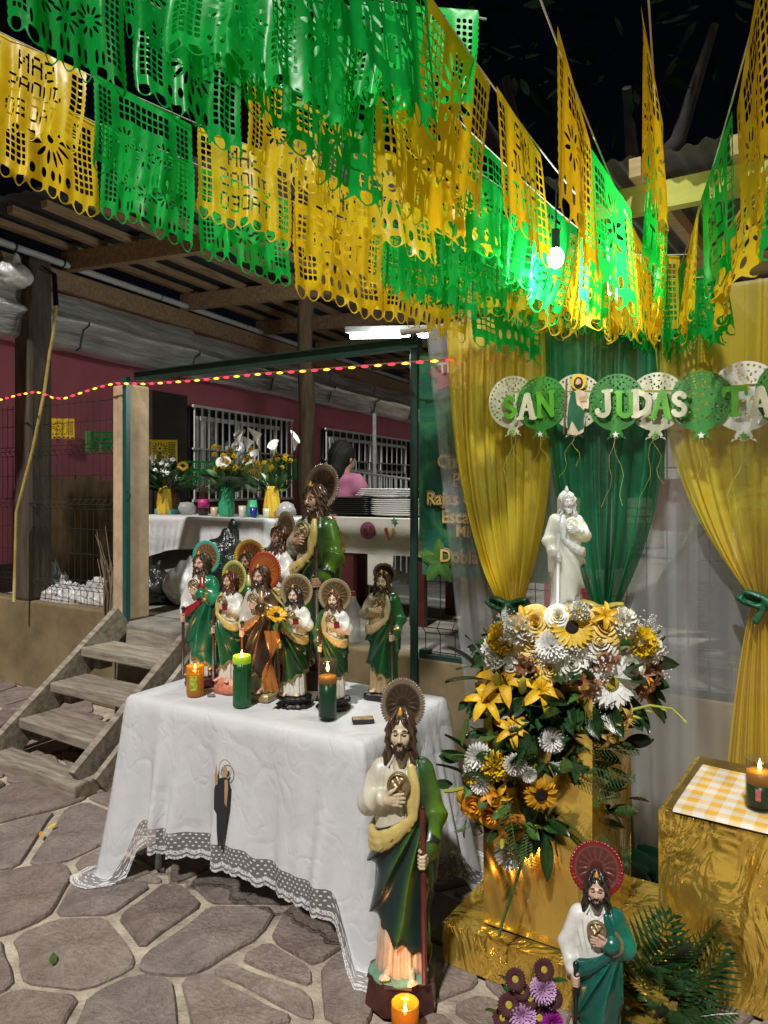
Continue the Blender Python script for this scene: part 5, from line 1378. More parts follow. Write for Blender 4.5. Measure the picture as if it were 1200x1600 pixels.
papel('papel picado string with one long yellow flag right of the top green cluster', EP(560, -170, 1.32), EP(1030, 440, 3.1), [(705, 'G'), (838, 'Y'), (905, '.'), (950, 'G'), (1000, 'Y'), (9999, 'G')], .31, fh=1.35, calm=True, sw=6)
papel('papel picado string with a yellow flag hanging before the dark sky at centre right', EP(775, -190, 1.22), EP(1038, 445, 3.1), 'GYGY', .44, calm=True, sw=5)
papel('papel picado string seen edge on, its yellow flag above the lime beam', EP(1003, -160, 1.25), EP(1046, 445, 3.1), 'GYGY', .44, calm=True, sw=5)
papel('rightmost yellow papel picado string hanging before the dark sky', EP(1218, -120, 1.28), EP(1050, 445, 3.05), 'GYGY', .44, calm=True, sw=5)
papel('papel picado string with a green flag cut by the right edge', EP(1300, 80, 1.9), EP(1068, 455, 3.05), 'GYG', .42)
papel('short papel picado row of orange yellow flags along the curtain top', EP(775, 372, 3.12), EP(1075, 398, 2.80), 'YYY', .27, .03, sw=8, fh=1.4)
papel('short papel picado row of green flags along the curtain top at right', EP(905, 428, 3.02), EP(1115, 432, 2.78), 'GGG', .21, .0, sw=8, fh=1.5)
papel('papel picado row of green flags before the menu banner', EP(585, 345, 3.2), EP(840, 413, 3.0), 'GGG', .24, .0, sw=12, fh=1.5)
papel('papel picado row of green flags ending left of the bulb', EP(640, 300, 2.85), EP(850, 372, 2.75), 'GGG', .18, .0, sw=12, fh=1.8)

# ================================================================== flowers
def petal(mb, L_, wd, a, tilt, cup=.2, curl=.0, z0=0, r0=0, tip=.35, nv=5, nu=4):
    """one petal from the centre outwards at angle a; tilt 0 flat, PI/2 upright"""
    ca, sa = math.cos(a), math.sin(a)
    def fn(u, v):
        w_ = wd*math.sin(PI*min(1, (.12+.88*v)**tip if 0 else (v*.9+.08)))**.7*(u-.5)
        if v > .98: w_ *= .3
        t = tilt-curl*v; r = r0+L_*v*math.cos(t); z = z0+L_*v*math.sin(t)+cup*wd*(abs(u-.5)*2)**2*.5
        return (ca*r-sa*w_, sa*r+ca*w_, z)
    return mb.grid(nu, nv, fn)
def fl_rose():
    mb = MB()
    for ly in range(6):
        n = (2, 3, 3, 4, 5, 6)[ly]; rl = (.13, .25, .38, .52, .68, .84)[ly]; hh = (.62, .60, .56, .50, .42, .30)[ly]; cu = (.0, .04, .10, .20, .30, .34)[ly]; sp_ = (3.2, 2.5, 2.3, 1.9, 1.6, 1.4)[ly]
        for k in range(n):
            a0 = 2*PI*k/n+ly*1.1+random.uniform(-.2, .2); q = random.uniform(.92, 1.08)
            def fn(u, v):
                e = (2*u-1); a = a0+e*sp_/2
                r = rl*q*(.35+.65*math.sin(v*PI*.5)**.8)+cu*v**4+.03*e*(1-abs(e))+.025*e
                z = -.2-.02*ly+hh*1.05*v-(.22*e*e*v**2)-cu*.55*v**5+.02*math.sin(7*u+k)
                return (r*math.cos(a), r*math.sin(a), z)
            mb.grid(9, 7, fn)
    return mb.mesh('rose', True)
def fl_gerbera(n=22, L_=.75):
    mb = MB()
    for ly in range(2):
        for k in range(n): petal(mb, L_*(1-.12*ly), .22, 2*PI*(k+.5*ly)/n, .12+.22*ly+random.uniform(-.05, .05), .15, .25, .02*ly, .22)
    return mb.mesh('petals', True)
def fl_center(r, h, name='center'):
    mb = MB().lathe([(r, -.02), (r*1.02, .05), (r*.8, h), (r*.4, h*.8), (0.001, h*.6)], 20)
    return mb.mesh(name, True)
def fl_mum(n=110, L_=.75):
    mb = MB()
    for k in range(n):
        ph = math.acos(1-1.15*(k+.5)/n); a = k*2.39996
        d = Vector((math.sin(ph)*math.cos(a), math.sin(ph)*math.sin(a), math.cos(ph)))
        s_ = Vector((-math.sin(a), math.cos(a), 0)); u_ = d.cross(s_)
        pts = []
        for v in (.25, .6, .9, 1.0):
            w_ = .075*(1 if v < .95 else .4); p = d*v+u_*(-.12*(v-.25)**2)
            pts += [p-s_*w_, p+s_*w_]
        mb.add(pts, [(0, 1, 3, 2), (2, 3, 5, 4), (4, 5, 7, 6)])
    return mb.mesh('mum', True)
def fl_daisy_petal():
    mb = MB(); petal(mb, .62, .24, 0, .15, .15, .2, 0, .3); return mb.mesh('petal', True)
def fl_lily():
    mb = MB()
    for k in range(6): petal(mb, 1.0, .42 if k % 2 else .34, 2*PI*k/6, 1.15, .35, 1.25, 0, .03, nv=8, nu=5)
    for k in range(6):
        a = 2*PI*k/6+.3; mb.tube([(0, 0, 0), (.08*math.cos(a), .08*math.sin(a), .3), (.22*math.cos(a), .22*math.sin(a), .62)], .014, 5)
    return mb.mesh('lily', True)
def fl_bud(): return MB().lathe([(.02, 0), (.11, .2), (.15, .5), (.11, .8), (.02, 1.0)], 10, lambda a, j, z: 1+.1*math.cos(3*a)).mesh('bud', True)
def fl_carn():
    mb = MB()
    for k in range(46):
        ph = math.acos(1-.95*(k+.5)/46); a = k*2.39996; mb_ = MB()
        mb_.grid(5, 3, lambda u, v: ((u-.5)*.55*v, .10*math.sin(u*14+k)*v, .3+.6*v+.05*math.sin(u*20)*v))
        mb.add(mb_.v, mb_.f, Matrix.Rotation(a, 4, 'Z') @ Matrix.Rotation(ph, 4, 'Y') @ Matrix.Rotation(random.uniform(0, 3), 4, 'Z'))
    return mb.mesh('carnation', True)
def fl_alstro():
    mb = MB()
    for q in range(3):
        m_ = MB()
        for k in range(6): petal(m_, .8, .34, 2*PI*k/6, 1.1, .3, .7, 0, .03)
        mb.add(m_.v, m_.f, Matrix.Rotation(q*2.1, 4, 'Z') @ Matrix.Translation((.35, 0, 0)) @ Matrix.Rotation(.6, 4, 'Y') @ Matrix.Scale(.8, 4))
    return mb.mesh('alstroemeria', True)
def fl_calla():
    mb = MB()
    mb.grid(17, 9, lambda u, v: ((.05+.30*v**1.6)*math.cos(2*PI*u+.2)*(1+.5*v*(u < .5)), (.05+.30*v**1.6)*math.sin(2*PI*u+.2), v*.95+.35*v*v*math.cos(2*PI*(u-.1))))
    mb.tube([(0, 0, .1), (0, 0, .8)], .04, 6); return mb.mesh('calla', True)
def fl_leaf():
    mb = MB()
    mb.grid(5, 10, lambda u, v: ((u-.5)*.46*math.sin(PI*min(1, v*.97+.02))**.8, .06*abs(u-.5)*2-.16*v*v, v))
    return mb.mesh('leaf', True)
def fl_fern(n=16):
    mb = MB(); mb.tube([(0, -.10*(k/8)**2, k/8) for k in range(9)], .009, 4)
    for k in range(2, n):
        v = k/n; L_ = .34*math.sin(PI*(v*.8+.15))
        for s_ in (-1, 1):
            b = Vector((0, -.10*v*v, v))
            for e in range(3):
                f0 = e/3; p = b+Vector((s_*L_*f0, -.02*f0, .10*f0*L_*3)); q = p+Vector((s_*L_*.42, -.01, .06)); nrm = Vector((0, 0, .022))
                mb.add([p-nrm*.5, q, p+nrm, p+Vector((s_*L_*.1, .012, .02))], [(0, 1, 2, 3)])
    return mb.mesh('fern', False)
def fl_frond(n=13):
    mb = MB(); mb.tube([(0, -.22*(k/8)**2, k/8) for k in range(9)], [.016-.0015*k for k in range(9)], 5)
    for k in range(1, n+1):
        v = k/n*.96; L_ = .46*math.sin(PI*(v*.75+.2))
        for s_ in (-1, 1):
            b = Vector((0, -.22*v*v, v)); t = Vector((s_*.82, -.12, .55)).normalized()
            mb.add([b, b+t*L_*.45+Vector((0, 0, .030)), b+t*L_, b+t*L_*.45-Vector((0, 0, .030))], [(0, 1, 2, 3)])
    return mb.mesh('frond', False)
def fl_breath(n=60, r=.5):
    mb = MB()
    for k in range(n):
        p = Vector((random.gauss(0, 1), random.gauss(0, 1), random.gauss(0, .8)))*r*.5
        mb.ball(p, .032+.012*random.random(), 6, 4)
        mb.tube([p*.2-Vector((0, 0, .35*r)), p], .004, 3, False)
    return mb.mesh('babys_breath', True)
FLM = dict(rose=fl_rose(), gerb=fl_gerbera(), gcen=fl_center(.27, .09), mum=fl_mum(), lily=fl_lily(), bud=fl_bud(), carn=fl_carn(), alst=fl_alstro(), calla=fl_calla(), leaf=fl_leaf(), fern=fl_fern(), frond=fl_frond(), breath=fl_breath(), spet=fl_daisy_petal(), scen=fl_center(.36, .12))
def pm(name, c, c2=None, rough=.5, sc_=9, sss=.0): return M(name, c, rough, var=.16, scale=sc_, bmp=.1, bscale=40, c2=c2, rand=.12)
m_ry = pm('petal_peach_yellow', (.92, .56, .10), (.95, .68, .2)); m_rw = pm('petal_white', (.90, .87, .70), (.93, .91, .80)); m_gw = pm('petal_daisy_white', (.90, .89, .85)); m_gy = pm('petal_yellow', (.80, .55, .015))
m_ly = pm('petal_lily', (.78, .46, .012)); m_or = pm('petal_orange', (.76, .33, .02)); m_mar2 = pm('petal_maroon', (.18, .045, .03), (.36, .15, .06)); m_dred = pm('petal_dark_red', (.05, .004, .008), None, .7); m_pur = pm('petal_lilac', (.56, .34, .58)); m_mag = pm('petal_magenta', (.35, .02, .32))
m_sun = pm('petal_sunflower', (.80, .36, .008), (.86, .48, .02)); m_seed = M('seed_head', (.018, .011, .006), .9, var=.4, scale=60, bmp=.8, bscale=90); m_ycen = M('yellow_centre', (.5, .4, .04), .8, bmp=.6, bscale=90)
m_budg = pm('bud_green', (.40, .42, .05)); m_leaf = M('leaf_dark', (.018, .055, .014), .28, var=.4, scale=8, bmp=.2, bscale=20, rand=.35, spec=.6); m_leafl = M('leaf_light', (.07, .14, .025), .45, var=.3, rand=.25); m_stem = M('stem', (.06, .12, .025), .5)
m_fern = M('fern_green', (.035, .09, .02), .6, var=.3, rand=.3)
def orient(d, roll=0):
    return (Vector(d).normalized().to_track_quat('Z', 'Y').to_matrix() @ Matrix.Rotation(roll, 3, 'Z'))
def flower(kind, parent, p, d, r, roll=None):
    roll = random.uniform(0, 6.28) if roll is None else roll; o = orient(d, roll)
    K = dict(ry=('rose', 'rose', m_ry), rw=('rose', 'rose', m_rw), ro=('rose', 'rose', m_or), mw=('chrysanthemum', 'mum', m_gw), my=('chrysanthemum', 'mum', m_gy), lily=('lily', 'lily', m_ly), bud=('lily_bud', 'bud', m_budg),
             cy=('carnation', 'carn', m_gy), cw=('carnation', 'carn', m_rw), al=('alstroemeria', 'alst', m_mar2), alr=('alstroemeria', 'alst', m_or), mp=('chrysanthemum', 'mum', m_pur), mmg=('chrysanthemum', 'mum', m_mag), calla=('calla_lily', 'calla', m_gw), bb=('babys_breath', 'breath', m_gw))
    if kind in ('gw', 'gy', 'gd'):
        f = place('gerbera_daisy', FLM['gerb'], dict(gw=m_gw, gy=m_gy, gd=m_dred)[kind], parent, p, o, r)
        place('flower_centre', FLM['gcen'], m_seed if kind == 'gy' else m_ycen, f); return f
    if kind == 'sun':
        f = place('sunflower', FLM['scen'], m_seed, parent, p, o, r)
        for ly in range(2):
            for k in range(15): place('petal', FLM['spet'], m_sun, f, (0, 0, -.02-.03*ly), (R(random.uniform(-12, 12)), R(-8*ly+random.uniform(-10, 10)), 2*PI*(k+.5*ly)/15), (1, 1.05, 1))
        return f
    nm, me, mt = K[kind]; f = place(nm, FLM[me], mt, parent, p, o, r)
    if kind == 'bb': f['kind'] = 'stuff'
    return f
def leaf(parent, p, d, L_, roll=0, kind='leaf', mt=None):
    o = place({'leaf': 'leaf', 'fern': 'fern_sprig', 'frond': 'palm_frond'}[kind], FLM[kind], mt or (m_leaf if kind == 'leaf' else m_fern), parent, p, orient(d, roll), L_); return o

# --- crown of flowers round the wax statue
FC = Vector((.600, 2.46, .985))
fa = empty('flower_arrangement', FC, 0, 'ring of yellow and white roses and daisies round the wax statue', 'flowers')
def dome(px, py, rx=.30, ry=.27):
    k = (px-600)/FPX; best = None
    d = FC.y-.02
    for _ in range(6):
        x = k*d-FC.x; q = max(0, 1-(x/rx)**2); d = FC.y-ry*math.sqrt(q)
    return Vector((k*d, d, EYE+(760-py)*d/FPX))
moss = surf('moss_core', lambda P: np.maximum(ell(P, (0, 0, .0), (.27, .24, .115)), .095-np.linalg.norm(P[..., :2], axis=-1)*1.0)-.008*np.sin(P[..., 0]*70)*np.sin(P[..., 1]*60), (-.3, -.27, -.14), (.3, .27, .14), .014)
place('moss_core', moss, m_leaf, fa, (0, 0, 0))
MB().lathe([(.13, .0), (.15, .004), (.15, .010), (.0, .011)], 24).build('foil_tray', M('silver_tray', (.6, .6, .62), .3, .8), fa, loc=(.0, .02, .082))
def put(kind, px, py, r, dz=.0, par=None, c=None, df=dome, up=.35):
    p = df(px, py); d = (p-(c or FC)); d.z = d.z*1.2+up*.12; d = d.normalized()+Vector((0, -1.15, .12))
    return flower(kind, par or fa, p-((par or fa).location), d, r*(.86 if kind in ('rw', 'ry') else 1.15 if kind in ('cw', 'cy') else 1))
for a_ in (('ry', 836, 972, .055), ('ry', 832, 1002, .058), ('cy', 786, 997, .05), ('ry', 944, 977, .06), ('cy', 1000, 1003, .048), ('rw', 797, 1037, .058), ('rw', 936, 1003, .064), ('rw', 893, 1036, .06), ('rw', 985, 1042, .062), ('ry', 858, 1044, .042),
           ('mw', 862, 1010, .052), ('gy', 893, 980, .075), ('gw', 786, 1018, .078), ('gw', 955, 1068, .085), ('al', 826, 1034, .055), ('al', 945, 1024, .055), ('al', 918, 1066, .06), ('al', 1014, 1052, .06), ('alr', 1005, 1068, .045), ('cw', 812, 985, .05), ('cw', 972, 973, .045),
           ('cw', 1012, 1015, .045), ('cw', 775, 1020, .045), ('lily', 820, 970, .05), ('lily', 945, 962, .045), ('rw', 872, 962, .04), ('cw', 905, 955, .03), ('al', 1000, 1075, .045)): put(*a_)
for (px, py) in ((790, 970), (850, 1028), (905, 1015), (940, 1045), (1010, 990), (1028, 1005), (1030, 1030), (935, 1060), (895, 1005), (1015, 975), (830, 1018), (1035, 1045)): put('bb', px, py, random.uniform(.05, .085))
for k in range(150):
    a = random.uniform(0, 2*PI); e = random.uniform(-.6, .9); rr = .285
    p = Vector((rr*math.cos(a)*math.cos(e), rr*.9*math.sin(a)*math.cos(e), .115*math.sin(e))); d = p.normalized()*.6+Vector((random.uniform(-1, 1), random.uniform(-1, 1), random.uniform(-.8, .4)))
    leaf(fa, p*.9, d, random.uniform(.06, .12), random.uniform(0, 6))
for k in range(26):
    a = -PI/2+random.uniform(-1.5, 1.5); p = Vector((.25*math.cos(a), .23*math.sin(a), -.08)); leaf(fa, p, Vector((math.cos(a)*.8, math.sin(a)*.8, -.9+random.uniform(-.3, .5))), random.uniform(.09, .14), random.uniform(-1, 1))
# --- cascade below it
CC = Vector((.45, 2.33, .72))
fc = empty('flower_cascade', CC, 0, 'cascade of lilies, a sunflower and dark leaves down the gold pedestal', 'flowers')
def cdep(px, py):
    v = 2.27 if px > 800 else 2.30
    v -= .10*max(0, 1-((px-830)/120)**2)*max(0, 1-((py-1190)/170)**2)
    return at(px, py, v)
def putc(kind, px, py, r, up=0): p = cdep(px, py); return flower(kind, fc, p-CC, Vector(((px-835)/220, -1, (1180-py)/320+up)), r)
for a_ in (('lily', 785, 1068, .085, .9), ('lily', 762, 1095, .075, .6), ('lily', 845, 1078, .075, .2), ('lily', 800, 1140, .06, .5), ('bud', 815, 1085, .085, 1.0), ('bud', 778, 1078, .08, 1.2), ('mw', 748, 1182, .045), ('cw', 742, 1200, .04), ('mw', 862, 1156, .040), ('mw', 805, 1194, .035), ('cy', 775, 1195, .05),
           ('mw', 752, 1222, .038), ('ro', 742, 1258, .055), ('ro', 765, 1275, .05), ('ro', 803, 1298, .045), ('alr', 770, 1248, .06), ('lily', 775, 1240, .05), ('bud', 786, 1305, .06), ('bud', 778, 1262, .055), ('sun', 845, 1241, .058), ('mw', 797, 1332, .05), ('cy', 740, 1212, .035), ('mw', 826, 1210, .025)): putc(*a_)
for k in range(380):
    px = random.gauss(850, 50); py = random.uniform(1085, 1310)
    if abs(px-845) < 45 and abs(py-1241) < 40: continue
    p = cdep(px, py)+Vector((0, random.uniform(.0, .09), 0)); d = Vector((random.uniform(-1, 1)+(px-835)/80, random.uniform(-.9, .1), random.uniform(-1, .7)))
    leaf(fc, p-CC, d, random.uniform(.05, .10), random.uniform(0, 6), mt=m_leaf if random.random() < .85 else m_leafl)
for (px, py, dx, dz, L_) in ((905, 1170, 1, .15, .17), (900, 1195, 1, -.05, .17), (890, 1215, 1, -.2, .15), (905, 1130, .7, .7, .13), (790, 1240, .1, -.5, .15), (810, 1215, .1, .6, .12), (800, 1280, .2, -1, .14), (740, 1180, -1, .2, .08), (870, 1270, .8, -.6, .15), (765, 1230, -.2, .4, .1), (830, 1290, 0, -1, .13), (925, 1110, .5, .8, .12)):
    leaf(fc, cdep(px, py)-CC, (dx, -.3, dz), L_, random.uniform(-.5, .5), 'fern', m_fern if px > 850 else m_leafl)
for (px, py, dx, dz, L_) in ((735, 1180, -.8, .9, .11), (725, 1210, -.8, .5, .1), (870, 1290, .9, -.6, .15), (900, 1285, 1, -.7, .16), (845, 1300, .2, -1, .14), (740, 1040, -.6, .6, .11), (752, 1062, -.6, .1, .12), (755, 1030, -.5, .9, .1)):
    leaf(fc, cdep(px, py)-CC, (dx, -.2, dz), L_, random.uniform(-.4, .4))
# gladiolus stem arching to the right and loose stems
gp = [cdep(880, 1185), cdep(905, 1155), cdep(935, 1130), at(975, 1112, 2.22), at(1015, 1102, 2.2), at(1050, 1107, 2.18), at(1072, 1128, 2.17)]
MB().tube([p-CC for p in gp], [.006, .006, .0055, .005, .004, .003, .002], 6).build('gladiolus_stem', m_budg, fc, True)
for i, (px, py) in enumerate(((950, 1150), (985, 1118), (1005, 1108), (1030, 1105), (1052, 1112), (1066, 1125))):
    p = at(px, py, 2.21); o = flower('bud', fc, p-CC, (.9, -.2, -.1-.12*i), .035-.003*i)
for (px, py) in ((945, 1150), (975, 1122)): flower('lily', fc, at(px, py, 2.2)-CC, (.7, -.6, -.2), .05).material_slots[0].material = m_ry
sp2 = [cdep(825, 1300), at(818, 1340, 2.2), at(800, 1395, 2.2), at(785, 1440, 2.19), at(780, 1462, 2.18)]
MB().tube([p-CC for p in sp2], .0045, 6).build('hanging_stem', m_stem, fc)
for (px, py, dx, dz) in ((815, 1345, -.3, -1), (818, 1370, .3, -1), (800, 1380, -.4, -1)): leaf(fc, at(px, py, 2.19)-CC, (dx, -.2, dz), .07, 0, 'fern', m_leaf)
MB().tube([at(722, 1232, 2.25)-CC, at(705, 1236, 2.22)-CC, at(693, 1236, 2.2)-CC], .0055, 6).build('side_stem', m_budg, fc)
# foam block under the crown
# --- mums at the bottom right
BC = Vector((.37, 1.93, .018)); bq = empty('chrysanthemum_bunch', BC, 0, 'bunch of lilac and dark red chrysanthemums beside the teal cloaked statue', 'flowers')
def bl_(px, py, d): return at(px, py, d)-BC
for (k_, px, py, r) in (('mp', 848, 1546, .034), ('mp', 816, 1586, .036), ('gd', 805, 1530, .03), ('gd', 795, 1570, .032), ('gd', 843, 1590, .03), ('gd', 850, 1515, .03), ('mmg', 862, 1598, .03), ('gd', 785, 1590, .028), ('gd', 828, 1560, .026), ('gd', 865, 1560, .028), ('gd', 815, 1548, .024), ('bud', 776, 1573, .02), ('gd', 822, 1612, .03), ('mp', 870, 1620, .03)):
    flower(k_, bq, bl_(px, py, 1.86), ((px-825)/200, -1, .5), r)
for k in range(36): px = random.uniform(780, 875); py = random.uniform(1530, 1630); p = bl_(px, py, 1.92); leaf(bq, p, (random.uniform(-1, 1), -.5, random.uniform(-.5, 1)), random.uniform(.03, .06), 0, mt=m_leaf)
for (px, py) in ((828, 1525), (850, 1530)): leaf(bq, bl_(px, py+15, 1.9), (.1, -.1, 1), .07, 0, 'fern', m_leafl)
for k in range(9): px = 795+10*k; MB().tube([bl_(px, 1560+(k % 3)*15, 1.89), Vector((.02*(k-4)/4, 0, 0))], .0025, 4).build('stem', m_stem, bq)
# --- palm bunch behind that statue
PB = Vector((.74, 2.08, .018)); pb = empty('palm_bunch', PB, 0, 'dark palm fronds and leaves between the statue and the low gold table', 'plant')
for k in range(14):
    a = random.uniform(-1.2, .9); d = Vector((math.sin(a)*.8+.12, random.uniform(-.5, .3), random.uniform(.45, 1.1)))
    leaf(pb, Vector((random.uniform(-.05, .08), random.uniform(-.05, .05), random.uniform(.02, .10))), d, random.uniform(.17, .27), random.uniform(-1, 1), 'frond', m_leaf)
for k in range(34):
    leaf(pb, Vector((random.uniform(-.08, .08), random.uniform(-.12, .02), random.uniform(.02, .16))), (random.uniform(-1, 1), -.6, random.uniform(-.2, 1)), random.uniform(.05, .1), random.uniform(0, 6), 'leaf' if k % 2 else 'fern', m_leaf if k % 3 else m_fern)
flower('mp', pb, Vector((.02, -.14, .03)), (0, -1, .5), .035); flower('mw', pb, Vector((-.03, -.15, .015)), (0, -1, .5), .03)
# --- sunflower posy with a copper ribbon hung on the front statues
SP = Vector(at(430, 985, 2.74)); sp3 = empty('sunflower_posy', SP, 0, 'artificial sunflower with a copper ribbon tied between the front row statues', 'flowers')
def slp(px, py, d=2.72): return at(px, py, d)-SP
f = place('sunflower', FLM['scen'], m_seed, sp3, slp(432, 962), orient((.35, -.55, .75)), .045)
for ly in range(2):
    for k in range(15): place('petal', FLM['spet'], m_sun, f, (0, 0, -.02-.03*ly), (R(random.uniform(-12, 12)), R(-10*ly-15+random.uniform(-10, 10)), 2*PI*(k+.5*ly)/15), (1, 1.2, 1))
m_cop = M('copper_ribbon', (.62, .24, .06), .25, .5, var=.25)
MB().grid(8, 20, lambda u, v: tuple(slp(424+15*(u-.5)*(1.5-1.25*math.exp(-((v-.45)/.16)**2))+3*math.sin(7*v), 985+95*v)+Vector((0, .010*math.sin(u*14+v*5)-.01, 0)))).build('ribbon', m_cop, sp3, True)
MB().grid(6, 6, lambda u, v: tuple(slp(437+10*v-14*u, 935-14*u+16*v))).build('paper_tag', M('tag_gold', (.6, .45, .14), .4), sp3)
leaf(sp3, slp(440, 968, 2.71), (.6, -.4, -.6), .07, 0, mt=m_leafl); leaf(sp3, slp(446, 965, 2.71), (.9, -.3, .1), .06, 0, mt=m_leafl)
# petals fallen on the paving
for i, (px, py, c) in enumerate(((68, 1300, m_gy), (64, 1313, m_or))):
    d = FPX*(EYE-.02)/(py-760); p = at(px, py, d); o = place('fallen_petal', FLM['spet'], c, None, (p.x, p.y, .024), (0, R(-10), 1.0+i), .07); tag(o, ('yellow', 'orange')[i]+' petal lying on the paving at far left', 'petal')
d = FPX*(EYE-.02)/(1508-760); p = at(83, 1508, d); o = place('fallen_leaf', FLM['leaf'], m_leafl, None, (p.x, p.y, .024), (R(-85), 0, .4), .05); tag(o, 'small green leaf lying on the paving at lower left', 'leaf')

# ================================================================== things on the patio
def zat(px, py, z):           # the point at height z seen at a pixel
    d = FPX*(EYE-z)/(py-760); return at(px, py, d)
BT = Vector(at(348, 800, 5.95)); BZ = 1.315
bt = empty('back_table', (BT.x, BT.y, PZ), UANG, 'long table under a white cloth at the back of the patio', 'table')
MB().box((0, 0, BZ-PZ-.03), (1.42, .60, .03)).build('tabletop', m_tbl, bt)
for sx in (-1, 1):
    for sy in (-1, 1): MB().box((sx*.64, sy*.25, (BZ-PZ-.045)/2), (.04, .04, BZ-PZ-.045)).build('leg', m_tbl, bt)
bc = empty('back_tablecloth', (BT.x, BT.y, PZ), UANG, 'white cloth with deep folds on the back table under the vases', 'tablecloth')
drape(bc, 1.44, .62, BZ-PZ, lambda s: BZ-PZ-(.24+.16*gz(s % 4, 0, .25)+.16*gz(s % 4, 4, .25)), lambda s: .05, lambda s: .018, None, cloth_mat('white_cloth_plain', (.66, .66, .66)), 5)
def bpos(px, dd=0):           # on the back table
    k = (px-600)/FPX; base = BT+N*(.12-dd); t = (k*base.y-base.x)/(U.x-k*U.y); p = base+U*t; return Vector((p.x, p.y, BZ+.003))
def vase(px, c, label, dd=0, h=.235):
    e = empty('vase', bpos(px, dd), 0, label, 'vase', 'twisted vases')
    prof = [(.048, 0), (.056, .012), (.060, .05), (.060, .09), (.056, .13), (.050, .175), (.045, .21), (.045, .235), (.040, .235), (.038, .21), (.04, .05)]
    mb = MB(); n = 60
    V = []; Fc = []
    for j, (r, z) in enumerate(prof):
        for k in range(n):
            a = 2*PI*k/n; md = 1+.075*math.sin(10*a+z*22) if j < 8 else 1; V.append((r*md*math.cos(a), r*md*math.sin(a), z))
    for j in range(len(prof)-1):
        for k in range(n): k2 = (k+1) % n; Fc.append((j*n+k, j*n+k2, (j+1)*n+k2, (j+1)*n+k))
    Fc.append(tuple(range(n))[::-1]); mb.add(V, Fc)
    mb.build('body', c, e, True); MB().lathe([(.038, .2), (.001, .2)], 16).build('water', m_blackbase, e); return e
v_y = M('vase_yellow', (.70, .46, .04), .4, var=.06); v_g = M('vase_green', (.04, .36, .17), .4, var=.06)
vase(257, v_y, 'yellow twisted vase at the left end of the back table'); vase(354, v_g, 'green twisted vase in the middle of the back table'); vase(425, v_y, 'yellow twisted vase at the right end of the back table', .0, .2)
def bouquet(px, label, spec, lf, spread, hgt, frond=0):
    b0 = bpos(px)+Vector((0, 0, .20)); e = empty('bouquet', b0, 0, label, 'flowers', 'bouquets in vases')
    for (k_, dx, dz, r) in spec:
        p = Vector((dx, random.uniform(-.08, .02), dz)); flower(k_, e, p, (dx*2.5, -1, .8 if k_ != 'calla' else 2.5), r)
        MB().tube([(0, 0, -.12), p*.5+Vector((0, .01, .02)), p], .003, 4).build('stem', m_leafl, e)
    for k in range(lf):
        a = random.uniform(0, 2*PI); d = Vector((math.cos(a)*spread, math.sin(a)*spread*.7, random.uniform(.1, 1.2))); p = d*random.uniform(.03, hgt*.7)
        leaf(e, p, d+Vector((random.uniform(-.5, .5), random.uniform(-.5, .5), 0)), random.uniform(.07, .13), random.uniform(0, 6), 'leaf', m_leaf if k % 3 else m_leafl)
    for k in range(frond): a = random.uniform(0, 2*PI); leaf(e, Vector((0, 0, 0)), (math.cos(a)*1.1, math.sin(a)*.8, random.uniform(.3, 1)), random.uniform(.2, .3), random.uniform(-1, 1), 'frond', m_leaf)
bouquet(257, 'bouquet of small white daisies and one sunflower in the left yellow vase', [('sun', .17, .20, .052), ('bb', .0, .22, .13), ('bb', -.05, .15, .12), ('bb', .08, .12, .1), ('bb', -.1, .25, .1)]+[('gw', random.uniform(-.14, .12), random.uniform(.06, .28), .022) for _ in range(18)], 90, 1.0, .30, 6)
bouquet(354, 'bouquet of yellow and white flowers with palm leaves in the green vase', [('rw', -.02, .23, .05), ('rw', .16, .25, .05), ('calla', .10, .34, .11), ('calla', .17, .30, .10), ('calla', .22, .22, .08)]+[('cy', random.uniform(-.10, .26), random.uniform(.14, .34), .024) for _ in range(26)], 40, .8, .22, 9)
bouquet(425, 'bouquet with two tall white callas in the right yellow vase', [('calla', -.10, .34, .11), ('calla', .17, .30, .11), ('calla', .02, .26, .09)]+[('cy', random.uniform(-.06, .14), random.uniform(.12, .27), .02) for _ in range(16)], 24, .7, .2, 3)
e = empty('soda_bottle', bpos(318, .02), 0, 'soft drink bottle with a pink label on the back table', 'bottle')
g_soda = glass('soda_glass', (.05, .02, .015), .08, .75)
MB().lathe([(.036, 0), (.042, .01), (.042, .06), (.04, .13), (.034, .17), (.016, .21), (.014, .235)], 20).build('body', g_soda, e, True)
MB().lathe([(.0435, .06), (.0435, .13)], 20).build('label_band', M('pink_label', (.55, .03, .22), .5, var=.4, scale=50), e, True); MB().lathe([(.016, .235), (.016, .255)], 12).build('cap', M('cap_red', (.4, .02, .05), .4), e)
e = empty('upturned_cup', bpos(380, -.0), 0, 'small green ribbed cup turned upside down behind the green vase', 'cup'); e.location += -N*.1
MB().lathe([(.048, 0), (.046, .02), (.034, .125), (.0, .127)], 40, lambda a, j, z: 1+.03*math.sin(16*a)).build('body', v_g, e, True)
o = MB().box((0, 0, .022), (.20, .12, .045)).build('teal_box', M('teal_plastic', (.08, .36, .36), .4), loc=bpos(262, .06), rot=(0, 0, UANG)); bevel(o, .01); tag(o, 'flat teal plastic box beside the left vase', 'box')
o = MB().lathe([(.03, 0), (.06, .02), (.07, .06), (.05, .10), (.01, .105)], 20, lambda a, j, z: 1+.12*math.sin(3*a+j)).build('plastic_bag', sheer('clear_bag', (.6, .62, .62), .6, .3, .2), loc=bpos(292, .03), smooth=True); tag(o, 'clear plastic tub beside the pink labelled bottle', 'tub')
